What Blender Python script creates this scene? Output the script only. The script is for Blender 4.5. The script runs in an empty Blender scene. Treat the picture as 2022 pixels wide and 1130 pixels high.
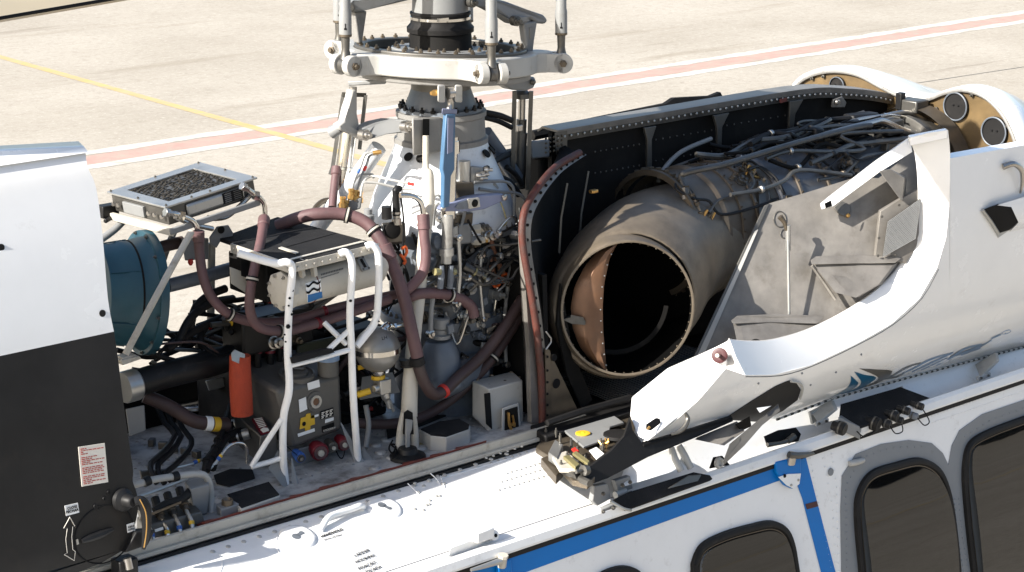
import bpy, bmesh, math, random
from mathutils import Vector, Matrix
random.seed(7)
SC = bpy.context.scene; COL = SC.collection
# ---------------------------------------------------------------- camera
FOC = 4300.0; IW = 2022.0; IH = 1130.0
PIT = math.radians(14.66); AFT = math.radians(47.7)
CAM = Vector((-4.670, -5.485, 4.5))                       # eye, metres; x aft, y starboard, z up, mast at 0,0
VH = Vector((math.cos(AFT), math.sin(AFT), 0))
FWD = Vector((VH.x*math.cos(PIT), VH.y*math.cos(PIT), -math.sin(PIT)))
RGT = Vector((VH.y, -VH.x, 0)); UPV = RGT.cross(FWD)
cd = bpy.data.cameras.new('camera'); co = bpy.data.objects.new('camera', cd); COL.objects.link(co)
co.matrix_world = Matrix.Translation(CAM) @ Matrix((RGT, UPV, -FWD)).transposed().to_4x4()
cd.sensor_width = 36; cd.lens = FOC/IW*36; cd.clip_start = .05; cd.clip_end = 2000
SC.camera = co
# ---------------------------------------------------------------- sky and sun
SUN_EL = math.radians(31); SUN_AZ = math.radians(-5)       # from the nose, a little to starboard
S2 = Vector((-math.cos(SUN_EL)*math.cos(SUN_AZ), -math.cos(SUN_EL)*math.sin(SUN_AZ), math.sin(SUN_EL)))
w = bpy.data.worlds.new('World'); SC.world = w; w.use_nodes = True
nt = w.node_tree; sky = nt.nodes.new('ShaderNodeTexSky'); sky.sky_type = 'NISHITA'; sky.sun_disc = False
sky.sun_elevation = SUN_EL; sky.sun_rotation = math.atan2(S2.x, S2.y); sky.dust_density = 2.0
nt.links.new(sky.outputs[0], nt.nodes['Background'].inputs[0]); nt.nodes['Background'].inputs[1].default_value = .1
sl = bpy.data.lights.new('sun', 'SUN'); sl.energy = 5; sl.angle = math.radians(.5); sl.color = (1, .95, .87)
so = bpy.data.objects.new('sun', sl); COL.objects.link(so); so.location = (-8, -2, 12)
so.rotation_euler = S2.to_track_quat('Z', 'Y').to_euler()
SC.view_settings.view_transform = 'Standard'; SC.view_settings.look = 'None'; SC.view_settings.gamma = 1
SC.view_settings.exposure = 1.25
SC.cycles.use_denoising = True; SC.cycles.max_bounces = 6; SC.cycles.diffuse_bounces = 3; SC.cycles.glossy_bounces = 3
# ---------------------------------------------------------------- helpers: points
V = Vector
def ray(x, y): return FWD*FOC + RGT*(x-IW/2) - UPV*(y-IH/2)
def U(x, y, Y=None, X=None, Z=None):
    r = ray(x, y)
    t = (Y-CAM.y)/r.y if Y is not None else (X-CAM.x)/r.x if X is not None else (Z-CAM.z)/r.z
    return CAM + r*t
def UP(x, y, p0, n):
    r = ray(x, y); return CAM + r*((V(p0)-CAM).dot(n)/r.dot(n))
def UF(x, y, f, lo=-1.6, hi=.4):                           # meets the surface Y = f(z)
    for i in range(40):
        m = (lo+hi)/2; p = U(x, y, Y=m)
        if m < f(p.z): lo = m
        else: hi = m
    return U(x, y, Y=(lo+hi)/2)
def L(s, k='Y'):                                           # 'x,y,d x,y x,y,d' traced on planes at depth d
    o = []; d = 0
    for q in s.split():
        a = [float(e) for e in q.split(',')]
        if len(a) > 2: d = a[2]
        o.append(U(a[0], a[1], **{k: d}))
    return o
def PX(s): return [tuple(float(e) for e in q.split(',')) for q in s.split()]
def lerp(tab):
    def f(z):
        if z <= tab[0][0]: return tab[0][1]
        for (a, b), (c, d) in zip(tab, tab[1:]):
            if z <= c: return b+(d-b)*(z-a)/(c-a)
        return tab[-1][1]
    return f
def spline(p, k=5, closed=False):
    if len(p) < 3: return list(p)
    o = []; n = len(p)
    for i in range(n if closed else n-1):
        if closed: a, b, c, d = p[i-1], p[i], p[(i+1) % n], p[(i+2) % n]
        else: a, b, c, d = p[max(i-1, 0)], p[i], p[i+1], p[min(i+2, n-1)]
        for j in range(k):
            t = j/k
            o.append(.5*((2*b)+(c-a)*t+(2*a-5*b+4*c-d)*t*t+(3*b-a-3*c+d)*t**3))
    if not closed: o.append(p[-1])
    return o
def offset2(poly, d):                                      # 2-d polygon inset
    o = []; n = len(poly); A = sum(poly[i][0]*poly[(i+1) % n][1]-poly[(i+1) % n][0]*poly[i][1] for i in range(n))
    s = 1 if A > 0 else -1
    for i in range(n):
        a, b, c = V(poly[i-1]), V(poly[i]), V(poly[(i+1) % n])
        t = (c-a).normalized(); o.append(b+V((-t.y, t.x))*d*s)
    return o
def basis(d):
    d = V(d).normalized(); a = V((0, 0, 1)) if abs(d.z) < .9 else V((1, 0, 0))
    u = d.cross(a).normalized(); return u, d.cross(u).normalized(), d
# ---------------------------------------------------------------- helpers: shapes into a bmesh
def B(): return bmesh.new()
def tube(b, p, r, n=8, k=5, caps=True):
    rs = r if isinstance(r, (list, tuple)) else None
    m = len(p); q = spline(p, k) if k > 1 else list(p)
    if rs: R = [rs[min(int(i/k), m-1)]*(1-(i/k) % 1)+rs[min(int(i/k)+1, m-1)]*((i/k) % 1) for i in range(len(q))] if k > 1 and m > 2 else rs
    else: R = [r]*len(q)
    u = None; rings = []
    for i, c in enumerate(q):
        t = (q[min(i+1, len(q)-1)]-q[max(i-1, 0)])
        if t.length < 1e-9: t = V((0, 0, 1))
        t.normalize()
        if u is None: u = basis(t)[0]
        u = (u-t*u.dot(t)); u = u.normalized() if u.length > 1e-6 else basis(t)[0]; w_ = t.cross(u)
        rings.append([b.verts.new(c+(u*math.cos(6.28319*j/n)+w_*math.sin(6.28319*j/n))*R[i]) for j in range(n)])
    for a, c in zip(rings, rings[1:]):
        for j in range(n): b.faces.new((a[j], a[(j+1) % n], c[(j+1) % n], c[j]))
    if caps: b.faces.new(rings[0][::-1]); b.faces.new(rings[-1])
    return b
def lathe(b, o, d, prof, n=24, a0=0, a1=6.28319, caps=True):
    u, w_, d = basis(d); o = V(o); full = a1-a0 > 6.28; rings = []
    for h, r in prof:
        rings.append([b.verts.new(o+d*h+(u*math.cos(a0+(a1-a0)*j/n)+w_*math.sin(a0+(a1-a0)*j/n))*max(r, 1e-5)) for j in range(n if full else n+1)])
    for a, c in zip(rings, rings[1:]):
        for j in range(n):
            k = (j+1) % n if full else j+1
            b.faces.new((a[j], a[k], c[k], c[j]))
    if caps and full: b.faces.new(rings[0][::-1]); b.faces.new(rings[-1])
    return b
def box(b, c, s, rot=None):
    M = rot.to_3x3() if rot is not None else Matrix.Identity(3); c = V(c)
    v = [b.verts.new(c+M @ V((x*s[0]/2, y*s[1]/2, z*s[2]/2))) for x in (-1, 1) for y in (-1, 1) for z in (-1, 1)]
    for f in ((0, 1, 3, 2), (4, 6, 7, 5), (0, 4, 5, 1), (2, 3, 7, 6), (0, 2, 6, 4), (1, 5, 7, 3)): b.faces.new([v[i] for i in f])
    return b
def hexa(b, p):                                            # eight corners: bottom four, top four
    v = [b.verts.new(q) for q in p]
    for f in ((3, 2, 1, 0), (4, 5, 6, 7), (0, 1, 5, 4), (1, 2, 6, 5), (2, 3, 7, 6), (3, 0, 4, 7)): b.faces.new([v[i] for i in f])
    return b
def slab(b, pts, t):                                       # polygon thickened by vector t
    t = V(t); a = [b.verts.new(q) for q in pts]; c = [b.verts.new(q+t) for q in pts]; n = len(pts)
    b.faces.new(a); b.faces.new(c[::-1])
    for i in range(n): b.faces.new((a[(i+1) % n], a[i], c[i], c[(i+1) % n]))
    return b
def ringslab(b, out, inn, t):                              # flat ring between two loops of equal length
    t = V(t); n = len(out); g = [[b.verts.new(q) for q in out], [b.verts.new(q) for q in inn], [b.verts.new(q+t) for q in inn], [b.verts.new(q+t) for q in out]]
    for k in range(4):
        for i in range(n): b.faces.new((g[k][i], g[k][(i+1) % n], g[(k+1) % 4][(i+1) % n], g[(k+1) % 4][i]))
    return b
def patch(b, rows, t=None):                                # grid of points, optionally thickened by t
    def sheet(off):
        g = [[b.verts.new(q+off) for q in r] for r in rows]
        for a, c in zip(g, g[1:]):
            for j in range(len(a)-1): b.faces.new((a[j], a[j+1], c[j+1], c[j]))
        return g
    a = sheet(V((0, 0, 0)))
    if t is not None:
        c = sheet(V(t)); m = len(rows); n = len(rows[0])
        bd = [(0, j) for j in range(n)]+[(i, n-1) for i in range(1, m)]+[(m-1, j) for j in range(n-2, -1, -1)]+[(i, 0) for i in range(m-2, 0, -1)]
        for (i, j), (k, l) in zip(bd, bd[1:]+bd[:1]): b.faces.new((a[i][j], c[i][j], c[k][l], a[k][l]))
    return b
def resample(p, n):
    p = [V(q) for q in p]; d = [0]
    for a, c in zip(p, p[1:]): d.append(d[-1]+(c-a).length)
    o = []
    for i in range(n):
        s = d[-1]*i/(n-1); k = 0
        while k < len(p)-2 and d[k+1] < s: k += 1
        t = (s-d[k])/max(d[k+1]-d[k], 1e-9); o.append(p[k].lerp(p[k+1], min(max(t, 0), 1)))
    return o
def bolt(b, p, d, r=.006, h=.006, n=6): return lathe(b, p, d, [(0, r), (h, r), (h*1.1, r*.55), (h*1.9, r*.5)], n)
def dome(b, p, d, r=.004, n=6): return lathe(b, p, d, [(0, r), (r*.45, r*.8), (r*.7, r*.3)], n)
# ---------------------------------------------------------------- helpers: objects
def tag(o, label=None, cat=None, group=None, kind=None):
    for k, v in (('label', label), ('category', cat), ('group', group), ('kind', kind)):
        if v: o[k] = v
    return o
def O(name, b, m, par=None, label=None, cat=None, group=None, kind=None, bev=0, sharp=38, smooth=True):
    me = bpy.data.meshes.new(name); bmesh.ops.recalc_face_normals(b, faces=b.faces); b.to_mesh(me); b.free()
    if smooth:
        me.polygons.foreach_set('use_smooth', [True]*len(me.polygons)); me.set_sharp_from_angle(angle=math.radians(sharp))
    for mm in (m if isinstance(m, (list, tuple)) else [m]): me.materials.append(MT(mm))
    return link(name, me, par, label, cat, group, kind, bev)
def link(name, me, par=None, label=None, cat=None, group=None, kind=None, bev=0):
    o = bpy.data.objects.new(name, me); COL.objects.link(o)
    if par is not None:
        o.parent = par                                     # only top-level empties are moved; parts sit at the origin
        if par.parent is None: o.matrix_parent_inverse = Matrix.Translation(-par.location)
    if bev:
        md = o.modifiers.new('bevel', 'BEVEL'); md.width = bev; md.segments = 2; md.limit_method = 'ANGLE'; md.angle_limit = math.radians(40)
    return tag(o, label, cat, group, kind)
def T(name, label, cat, loc=(0, 0, 0), group=None):
    o = bpy.data.objects.new(name, None); COL.objects.link(o); o.location = loc; o.empty_display_size = .05
    return tag(o, label, cat, group)
def ST(name, b, m, **k): return O(name, b, m, kind='structure', **k)
def text(name, s, par, mat, org, ux, uy, size, off=.0015, align='LEFT', bold=0, shear=0):
    cu = bpy.data.curves.new(name, 'FONT'); cu.body = s; cu.size = size; cu.align_x = align; cu.extrude = .0004; cu.offset = bold; cu.shear = shear
    cu.space_line = .95
    to = bpy.data.objects.new(name, cu); COL.objects.link(to); dg = bpy.context.evaluated_depsgraph_get()
    me = bpy.data.meshes.new_from_object(to.evaluated_get(dg)); bpy.data.objects.remove(to)
    ux = V(ux).normalized(); uz = ux.cross(V(uy)).normalized(); uy = uz.cross(ux)
    me.transform(Matrix.Translation(V(org)+uz*off) @ Matrix((ux, uy, uz)).transposed().to_4x4())
    me.materials.clear(); me.materials.append(MT(mat)); return link(name, me, par)
# ---------------------------------------------------------------- materials
MATS = {}
def make(name, col, rough=.5, metal=0, var=.12, scale=6, dirt=0, dcol=(.05, .042, .035), dscale=9, bump=0, bscale=60, spec=.5, coat=0, streak=None):
    m = bpy.data.materials.new(name); m.use_nodes = True; n = m.node_tree.nodes; l = m.node_tree.links
    p = n['Principled BSDF']; p.inputs['Roughness'].default_value = rough; p.inputs['Metallic'].default_value = metal
    p.inputs['Specular IOR Level'].default_value = spec; p.inputs['Coat Weight'].default_value = coat; p.inputs['Coat Roughness'].default_value = .08
    tc = n.new('ShaderNodeTexCoord'); src = tc.outputs['Object']
    if streak:
        mp = n.new('ShaderNodeMapping'); mp.inputs['Scale'].default_value = streak; l.new(src, mp.inputs[0]); src = mp.outputs[0]
    nz = n.new('ShaderNodeTexNoise'); nz.inputs['Scale'].default_value = scale; nz.inputs['Detail'].default_value = 7; nz.inputs['Roughness'].default_value = .62
    l.new(src, nz.inputs['Vector'])
    mx = n.new('ShaderNodeMix'); mx.data_type = 'RGBA'
    mx.inputs[6].default_value = tuple(c*(1-var) for c in col)+(1,); mx.inputs[7].default_value = tuple(min(c*(1+var), 1) for c in col)+(1,)
    cr = n.new('ShaderNodeMapRange'); cr.inputs[1].default_value = .3; cr.inputs[2].default_value = .7
    l.new(nz.outputs[0], cr.inputs[0]); l.new(cr.outputs[0], mx.inputs[0]); out = mx.outputs[2]
    if dirt:
        n2 = n.new('ShaderNodeTexNoise'); n2.inputs['Scale'].default_value = dscale; n2.inputs['Detail'].default_value = 9; n2.inputs['Roughness'].default_value = .7
        l.new(src, n2.inputs['Vector'])
        c2 = n.new('ShaderNodeMapRange'); c2.inputs[1].default_value = .66-.3*dirt; c2.inputs[2].default_value = .8-.12*dirt; c2.inputs[4].default_value = min(.95, .55+.5*dirt)
        l.new(n2.outputs[0], c2.inputs[0])
        m2 = n.new('ShaderNodeMix'); m2.data_type = 'RGBA'; m2.inputs[7].default_value = dcol+(1,)
        l.new(c2.outputs[0], m2.inputs[0]); l.new(out, m2.inputs[6]); out = m2.outputs[2]
    l.new(out, p.inputs['Base Color'])
    rr = n.new('ShaderNodeMapRange'); rr.inputs[3].default_value = max(rough-.1, .02); rr.inputs[4].default_value = min(rough+.12, 1)
    l.new(nz.outputs[0], rr.inputs[0]); l.new(rr.outputs[0], p.inputs['Roughness'])
    if bump:
        n3 = n.new('ShaderNodeTexNoise'); n3.inputs['Scale'].default_value = bscale; n3.inputs['Detail'].default_value = 5
        l.new(src, n3.inputs['Vector'])
        bp = n.new('ShaderNodeBump'); bp.inputs['Strength'].default_value = bump; bp.inputs['Distance'].default_value = .004
        l.new(n3.outputs[0], bp.inputs['Height']); l.new(bp.outputs[0], p.inputs['Normal'])
    MATS[name] = m; return m
SPEC = dict(
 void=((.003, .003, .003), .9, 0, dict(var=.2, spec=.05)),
 fin=((.03, .026, .02), .6, .2, dict(var=.6, scale=60, dirt=.4, dcol=(.10, .085, .06), dscale=40, spec=.2)),
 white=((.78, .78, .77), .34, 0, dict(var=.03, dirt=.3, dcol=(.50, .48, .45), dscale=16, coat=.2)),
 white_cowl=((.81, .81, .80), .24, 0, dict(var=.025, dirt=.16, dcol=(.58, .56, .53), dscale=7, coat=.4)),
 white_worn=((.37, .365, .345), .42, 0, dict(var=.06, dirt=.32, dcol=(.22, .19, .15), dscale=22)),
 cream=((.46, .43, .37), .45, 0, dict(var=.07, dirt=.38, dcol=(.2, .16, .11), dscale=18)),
 deck=((.38, .38, .375), .5, 0, dict(var=.25, dirt=.72, dcol=(.055, .048, .042), dscale=15, bump=.15, bscale=40)),
 ltgrey=((.20, .204, .204), .42, 0, dict(var=.08, dirt=.34, dcol=(.16, .15, .14), dscale=16)),
 castgrey=((.20, .195, .185), .5, 0, dict(var=.14, dirt=.4, dcol=(.07, .06, .05), dscale=15, bump=.2, bscale=90)),
 gearwhite=((.60, .62, .64), .38, 0, dict(var=.08, dirt=.3, dcol=(.2, .19, .18), dscale=14)),
 gearblue=((.125, .142, .165), .42, 0, dict(var=.2, dirt=.45, dcol=(.05, .05, .05), dscale=10)),
 linkblue=((.16, .18, .27), .4, 0, dict(var=.12, dirt=.3)),
 rodblue=((.055, .125, .22), .4, 0, dict(var=.14, dirt=.3)),
 fanblue=((.015, .062, .088), .42, 0, dict(var=.22, dirt=.35, dcol=(.02, .05, .07))),
 stripe_blue=((.0, .15, .47), .4, 0, dict(var=.04, spec=.25)),
 logo_blue=((.01, .10, .20), .3, 0, dict(var=.04)), logo_grey=((.11, .105, .095), .3, 0, dict(var=.04)),
 logo_script=((.16, .24, .36), .3, 0, dict(var=.04)),
 maroon=((.045, .003, .005), .5, 0, dict(var=.1)), sealant=((.15, .028, .018), .55, 0, dict(var=.3, dirt=.4)),
 redcap=((.13, .006, .014), .4, .1, dict(var=.15)), red=((.5, .03, .02), .5, 0, dict(var=.1)),
 hose=((.105, .055, .057), .6, 0, dict(var=.3, dirt=.5, dcol=(.06, .045, .045), dscale=13, bump=.12, bscale=120)),
 hosedark=((.045, .026, .025), .6, 0, dict(var=.2, dirt=.4, bump=.12)),
 hosebrown=((.22, .10, .06), .55, 0, dict(var=.2, dirt=.3)),
 orange=((.36, .042, .013), .7, 0, dict(var=.2, dirt=.3, dcol=(.15, .03, .015), bump=.6, bscale=160)),
 sealhose=((.075, .016, .009), .65, 0, dict(var=.4, dirt=.8, dcol=(.05, .03, .025), dscale=30, bump=.4, bscale=200)),
 yellow=((.62, .38, .02), .5, 0, dict(var=.12, dirt=.25)), brass=((.55, .32, .10), .35, .8, dict(var=.15, dirt=.2)),
 zincyellow=((.26, .23, .11), .4, .3, dict(var=.2, dirt=.3)),
 black=((.009, .009, .0095), .45, 0, dict(spec=.28, var=.25, dirt=.3, dcol=(.05, .047, .042))),
 rubber=((.011, .0105, .0105), .6, 0, dict(spec=.22, var=.25, dirt=.28, dcol=(.035, .032, .03))),
 black_cowl=((.019, .018, .017), .5, 0, dict(var=.3, scale=4, dirt=.4, dcol=(.034, .029, .024), dscale=5, spec=.25)),
 tread=((.016, .016, .017), .85, 0, dict(spec=.15, var=.35, dirt=.35, dcol=(.055, .052, .05), dscale=8, bump=.5, bscale=300)),
 alu=((.42, .42, .405), .36, .75, dict(var=.12, dirt=.3, dcol=(.14, .12, .1))),
 steel=((.45, .43, .40), .28, .95, dict(var=.15, dirt=.25)), chrome=((.62, .60, .56), .16, 1, dict(var=.1, dirt=.12)),
 darksteel=((.12, .115, .105), .42, .7, dict(var=.25, dirt=.35)),
 brownsteel=((.12, .098, .072), .42, .6, dict(var=.3, dirt=.4)),
 soot=((.010, .0095, .009), .7, 0, dict(var=.4, dirt=.4, dcol=(.024, .022, .019), dscale=7, spec=.12)),
 engine=((.15, .125, .098), .42, .45, dict(var=.28, scale=5, dirt=.5, dcol=(.10, .075, .05), dscale=7)),
 engineblue=((.145, .145, .15), .4, .6, dict(var=.2, dirt=.45, dcol=(.10, .08, .06))),
 exhaust=((.165, .135, .10), .46, .4, dict(var=.3, scale=7, dirt=.5, dcol=(.08, .065, .05), dscale=6)),
 bronze=((.15, .078, .043), .46, .35, dict(var=.3, scale=7, dirt=.5, dcol=(.12, .075, .05), dscale=9)),
 panelgrey=((.185, .172, .155), .45, .3, dict(var=.25, scale=10, dirt=.42, dcol=(.11, .098, .082), dscale=11)),
 tan=((.115, .075, .03), .5, .05, dict(var=.35, scale=7, dirt=.8, dcol=(.075, .05, .025), dscale=6)),  # stains, plus a darker tone standing in for shade on the near hump
 surround=((.17, .185, .20), .4, 0, dict(var=.05, dirt=.12)),
 placard=((.72, .68, .6), .5, 0, dict(var=.05, dirt=.2, dcol=(.45, .4, .33))), sticker=((.8, .8, .78), .5, 0, dict(var=.03, dirt=.15, dcol=(.4, .4, .38))),
 ink=((.009, .009, .0095), .7, 0, dict(var=.1, spec=.12)), inkgrey=((.12, .12, .12), .6, 0, dict(var=.1)), redink=((.45, .06, .04), .6, 0, dict(var=.1)),
 blade=((.36, .30, .20), .5, 0, dict(var=.06, dirt=.2)), tanklabel=((.0, .11, .32), .5, 0, dict(var=.1)),
 greybox=((.10, .097, .09), .48, .25, dict(var=.16, scale=8, dirt=.4, dcol=(.07, .065, .06), dscale=12)),
 sphere=((.27, .26, .24), .38, .45, dict(var=.12, dirt=.25, dcol=(.12, .11, .1))),
 olive=((.022, .026, .012), .5, 0, dict(var=.5, dirt=.4, dcol=(.06, .06, .02))),
 orangeloop=((.62, .10, .015), .5, 0, dict(var=.15)), bluesleeve=((.03, .10, .35), .45, 0, dict(var=.1)),
)
def MT(k):
    if not isinstance(k, str): return k
    if k not in MATS:
        s = SPEC[k]; make(k, s[0], s[1], s[2], **s[3])
    return MATS[k]
def glass_mat():
    m = bpy.data.materials.new('dark_glass'); m.use_nodes = True; p = m.node_tree.nodes['Principled BSDF']
    p.inputs['Base Color'].default_value = (.004, .004, .004, 1); p.inputs['Roughness'].default_value = .02; p.inputs['IOR'].default_value = 1.5
    n = m.node_tree.nodes; l = m.node_tree.links; nz = n.new('ShaderNodeTexNoise'); nz.inputs['Scale'].default_value = 3
    bp = n.new('ShaderNodeBump'); bp.inputs['Strength'].default_value = .06; bp.inputs['Distance'].default_value = .01
    tc = n.new('ShaderNodeTexCoord'); l.new(tc.outputs['Object'], nz.inputs['Vector']); l.new(nz.outputs[0], bp.inputs['Height']); l.new(bp.outputs[0], p.inputs['Normal'])
    MATS['glass'] = m
glass_mat()
def tarmac_mat():
    m = bpy.data.materials.new('tarmac'); m.use_nodes = True; n = m.node_tree.nodes; l = m.node_tree.links; p = n['Principled BSDF']
    p.inputs['Roughness'].default_value = .9; p.inputs['Specular IOR Level'].default_value = .2
    tc = n.new('ShaderNodeTexCoord')
    def noise(s, d=5, r=.6, st=None):
        z = n.new('ShaderNodeTexNoise'); z.inputs['Scale'].default_value = s; z.inputs['Detail'].default_value = d; z.inputs['Roughness'].default_value = r
        v = tc.outputs['Object']
        if st:
            mp = n.new('ShaderNodeMapping'); mp.inputs['Scale'].default_value = st; mp.inputs['Rotation'].default_value = (0, 0, .12); l.new(v, mp.inputs[0]); v = mp.outputs[0]
        l.new(v, z.inputs['Vector']); return z.outputs[0]
    def mix(f, a, b, lo, hi, amt=1):
        mr = n.new('ShaderNodeMapRange'); mr.inputs[1].default_value = lo; mr.inputs[2].default_value = hi; mr.inputs[4].default_value = amt; l.new(f, mr.inputs[0])
        mx = n.new('ShaderNodeMix'); mx.data_type = 'RGBA'; l.new(mr.outputs[0], mx.inputs[0])
        for i, q in ((6, a), (7, b)):
            if isinstance(q, tuple): mx.inputs[i].default_value = q+(1,)
            else: l.new(q, mx.inputs[i])
        return mx.outputs[2]
    c = mix(noise(.35, 4), (.33, .297, .246), (.395, .36, .305), .35, .65)
    c = mix(noise(7, 4, .85), c, (.215, .188, .15), .50, .72, .55)
    c = mix(noise(23, 3, .8), c, (.19, .168, .135), .54, .74, .5)
    c = mix(noise(13, 3, .85), c, (.54, .50, .43), .54, .74, .6)
    c = mix(noise(1.1, 6, .6, (.16, 1.3, 1)), c, (.20, .165, .115), .58, .74, .6)
    c = mix(noise(.6, 6, .65, (.2, 2.2, 1)), c, (.17, .14, .105), .64, .74, .7)
    l.new(c, p.inputs['Base Color'])
    bp = n.new('ShaderNodeBump'); bp.inputs['Strength'].default_value = .4; bp.inputs['Distance'].default_value = .01; l.new(noise(45, 3, .7), bp.inputs['Height']); l.new(bp.outputs[0], p.inputs['Normal'])
    MATS['tarmac'] = m
tarmac_mat()
def paint_mat(name, col, wear):
    m = make(name, col, .75, 0, .08, 3); n = m.node_tree.nodes; l = m.node_tree.links; p = n['Principled BSDF']
    src = p.inputs['Base Color'].links[0].from_socket; tc = n.new('ShaderNodeTexCoord')
    z = n.new('ShaderNodeTexNoise'); z.inputs['Scale'].default_value = 5; z.inputs['Detail'].default_value = 12; z.inputs['Roughness'].default_value = .75; l.new(tc.outputs['Object'], z.inputs['Vector'])
    mr = n.new('ShaderNodeMapRange'); mr.inputs[1].default_value = .40; mr.inputs[2].default_value = .62; mr.inputs[4].default_value = wear; l.new(z.outputs[0], mr.inputs[0])
    mx = n.new('ShaderNodeMix'); mx.data_type = 'RGBA'; mx.inputs[7].default_value = (.35, .31, .25, 1); l.new(mr.outputs[0], mx.inputs[0]); l.new(src, mx.inputs[6]); l.new(mx.outputs[2], p.inputs['Base Color'])
paint_mat('line_white', (.56, .54, .49), .8); paint_mat('line_red', (.40, .245, .205), .8); paint_mat('line_yellow', (.47, .35, .13), .7)
# ================================================================ ground
b = B(); box(b, (0, 0, -.25), (900, 900, .5)); ST('tarmac_apron', b, 'tarmac')
def gline(name, y0, y1, x0, x1, z, m, jit=.03):
    b = B(); n = 240; r0 = []; r1 = []
    for i in range(n+1):
        x = x0+(x1-x0)*i/n; r0.append(V((x, y0+random.uniform(-jit, jit), z))); r1.append(V((x, y1+random.uniform(-jit, jit), z)))
    patch(b, [r0, r1]); return ST(name, b, m)
gline('painted_red_line', 13.87, 14.31, -12, 60, .0015, 'line_red')
gline('painted_white_line', 13.66, 13.875, -12, 60, .003, 'line_white'); gline('painted_white_line', 14.305, 14.52, -12, 60, .003, 'line_white')
ya, yb = U(0, 113, Z=0), U(655, 296, Z=0); d = (yb-ya).normalized(); nn = V((-d.y, d.x, 0))*.07
b = B(); r0 = []; r1 = []
for i in range(41):
    c = ya-d*12+d*(34*i/40)+V((0, 0, .0045)); r0.append(c-nn*random.uniform(.9, 1.1)); r1.append(c+nn*random.uniform(.9, 1.1))
patch(b, [r0, r1]); ST('painted_yellow_line', b, 'line_yellow')
gline('painted_yellow_line', -12.1, -11.9, -12, 60, .0045, 'line_yellow')
# thin joint in the paving behind the tail fairing
b = B(); p0 = U(1640, 190, Z=.003); p1 = U(2022, 132, Z=.003); dd = (p1-p0).normalized()*6; t_ = V((-dd.y, dd.x, 0)).normalized()*.009
patch(b, [[p0-dd-t_, p1+dd*2-t_], [p0-dd+t_, p1+dd*2+t_]]); ST('paving_joint', b, 'brownsteel')
# ================================================================ fuselage
ZD = 2.2; YE = -.46
FU = T('helicopter_fuselage', 'white helicopter fuselage with blue stripe, dark cabin windows and open roof deck', 'helicopter', (0, -.3, 0))
TILT = .12
nS = V((0, -math.cos(TILT), math.sin(TILT))); pS = V((0, -.86, 1.97))
def S(x, y, off=0): return UP(x, y, pS+nS*off, nS)
SLOPE = V((0, -math.sin(TILT), -math.cos(TILT)))
def side(Xv, dn, off=0): return V((Xv, pS.y, pS.z))+SLOPE*dn+nS*off
b = B(); box(b, (-.77, 0, ZD-.02), (1.86, .92, .04)); DECK = O('deck_floor', b, 'deck', FU)
b = B(); box(b, (1.36, .02, ZD-.02), (2.4, 1.0, .04)); O('engine_bay_floor', b, 'soot', FU)
b = B(); box(b, (.9, 0, 1.55), (5.6, 1.2, 1.16)); O('inner_body', b, 'black', FU)
b = B(); box(b, (-.95, .452, 2.29), (1.5, .02, .18)); O('deck_coaming', b, 'soot', FU, bev=.004)
# deck rivets
b = B()
for i in range(44):
    for yy in (-.30, -.27, -.12, -.09, .1, .13):
        dome(b, (-1.62+i*.041, yy+random.uniform(-.003, .003), ZD), (0, 0, 1), .0055, 6)
for j in range(18):
    for xx in (-1.36, -1.33, -1.13, -1.02, -.99, -.31, -.28, -.05, -.02):
        dome(b, (xx, -.43+j*.046, ZD), (0, 0, 1), .0055, 6)
O('rivet_field', b, 'ltgrey', DECK, kind='stuff')
# shoulder skin, port and starboard
def shoulder(sg, x0, x1, name):
    prof = [(-.485, 2.165), (-.52, 2.17), (-.60, 2.158), (-.68, 2.13), (-.75, 2.09), (-.80, 2.06), (-.83, 2.05), (-.842, 2.03)]
    b = B(); rows = []
    for i in range(13):
        x = x0+(x1-x0)*i/12; rows.append([V((x, y*sg, z)) for y, z in prof])
    patch(b, rows, (0, 0, -.03)); return O(name, b, 'white', FU)
SH = shoulder(1, -2.6, .19, 'shoulder_skin'); shoulder(-1, -2.6, 3.8, 'shoulder_skin')
SHF = lerp([(2.05, -.83), (2.06, -.80), (2.09, -.75), (2.13, -.68), (2.158, -.60), (2.17, -.52)])
def UH(x, y, off=0):
    p = UF(x, y, lambda z: SHF(z)); return p+V((0, -.25, .95))*off
# recessed shoulder behind: vertical face under the cowl hinge
b = B(); rows = []
for i in range(7):
    x = .19+3.6*i/6; rows.append([V((x, -.50, 2.16)), V((x, -.64, 2.135)), V((x, -.655, 2.12)), V((x, -.70, 2.03)), V((x, -.74, 2.0)), V((x, -.842, 1.99))])
patch(b, rows, (0, 0, -.03)); O('hinge_recess_panel', b, 'white', FU)
# deck edge rails
b = B(); box(b, (-1.1, -.468, 2.196), (2.66, .012, .045)); box(b, (-1.1, -.482, 2.185), (2.66, .012, .012)); O('deck_rail', b, 'cream', FU, bev=.002)
b = B(); box(b, (-1.1, -.492, 2.168), (2.66, .016, .014)); O('rail_seal', b, 'black', FU)
b = B(); top = []; bot = []
for i in range(70):
    x = -1.31+1.1*i/69; wv = .017+.006*math.sin(i*.9)+random.uniform(-.003, .003)
    top.append(V((x, -.455+wv*2.3, 2.203))); bot.append(V((x, -.460, 2.224)))
patch(b, [top, bot], (0, 0, -.01)); O('red_sealant_strip', b, 'sealant', FU)
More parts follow.
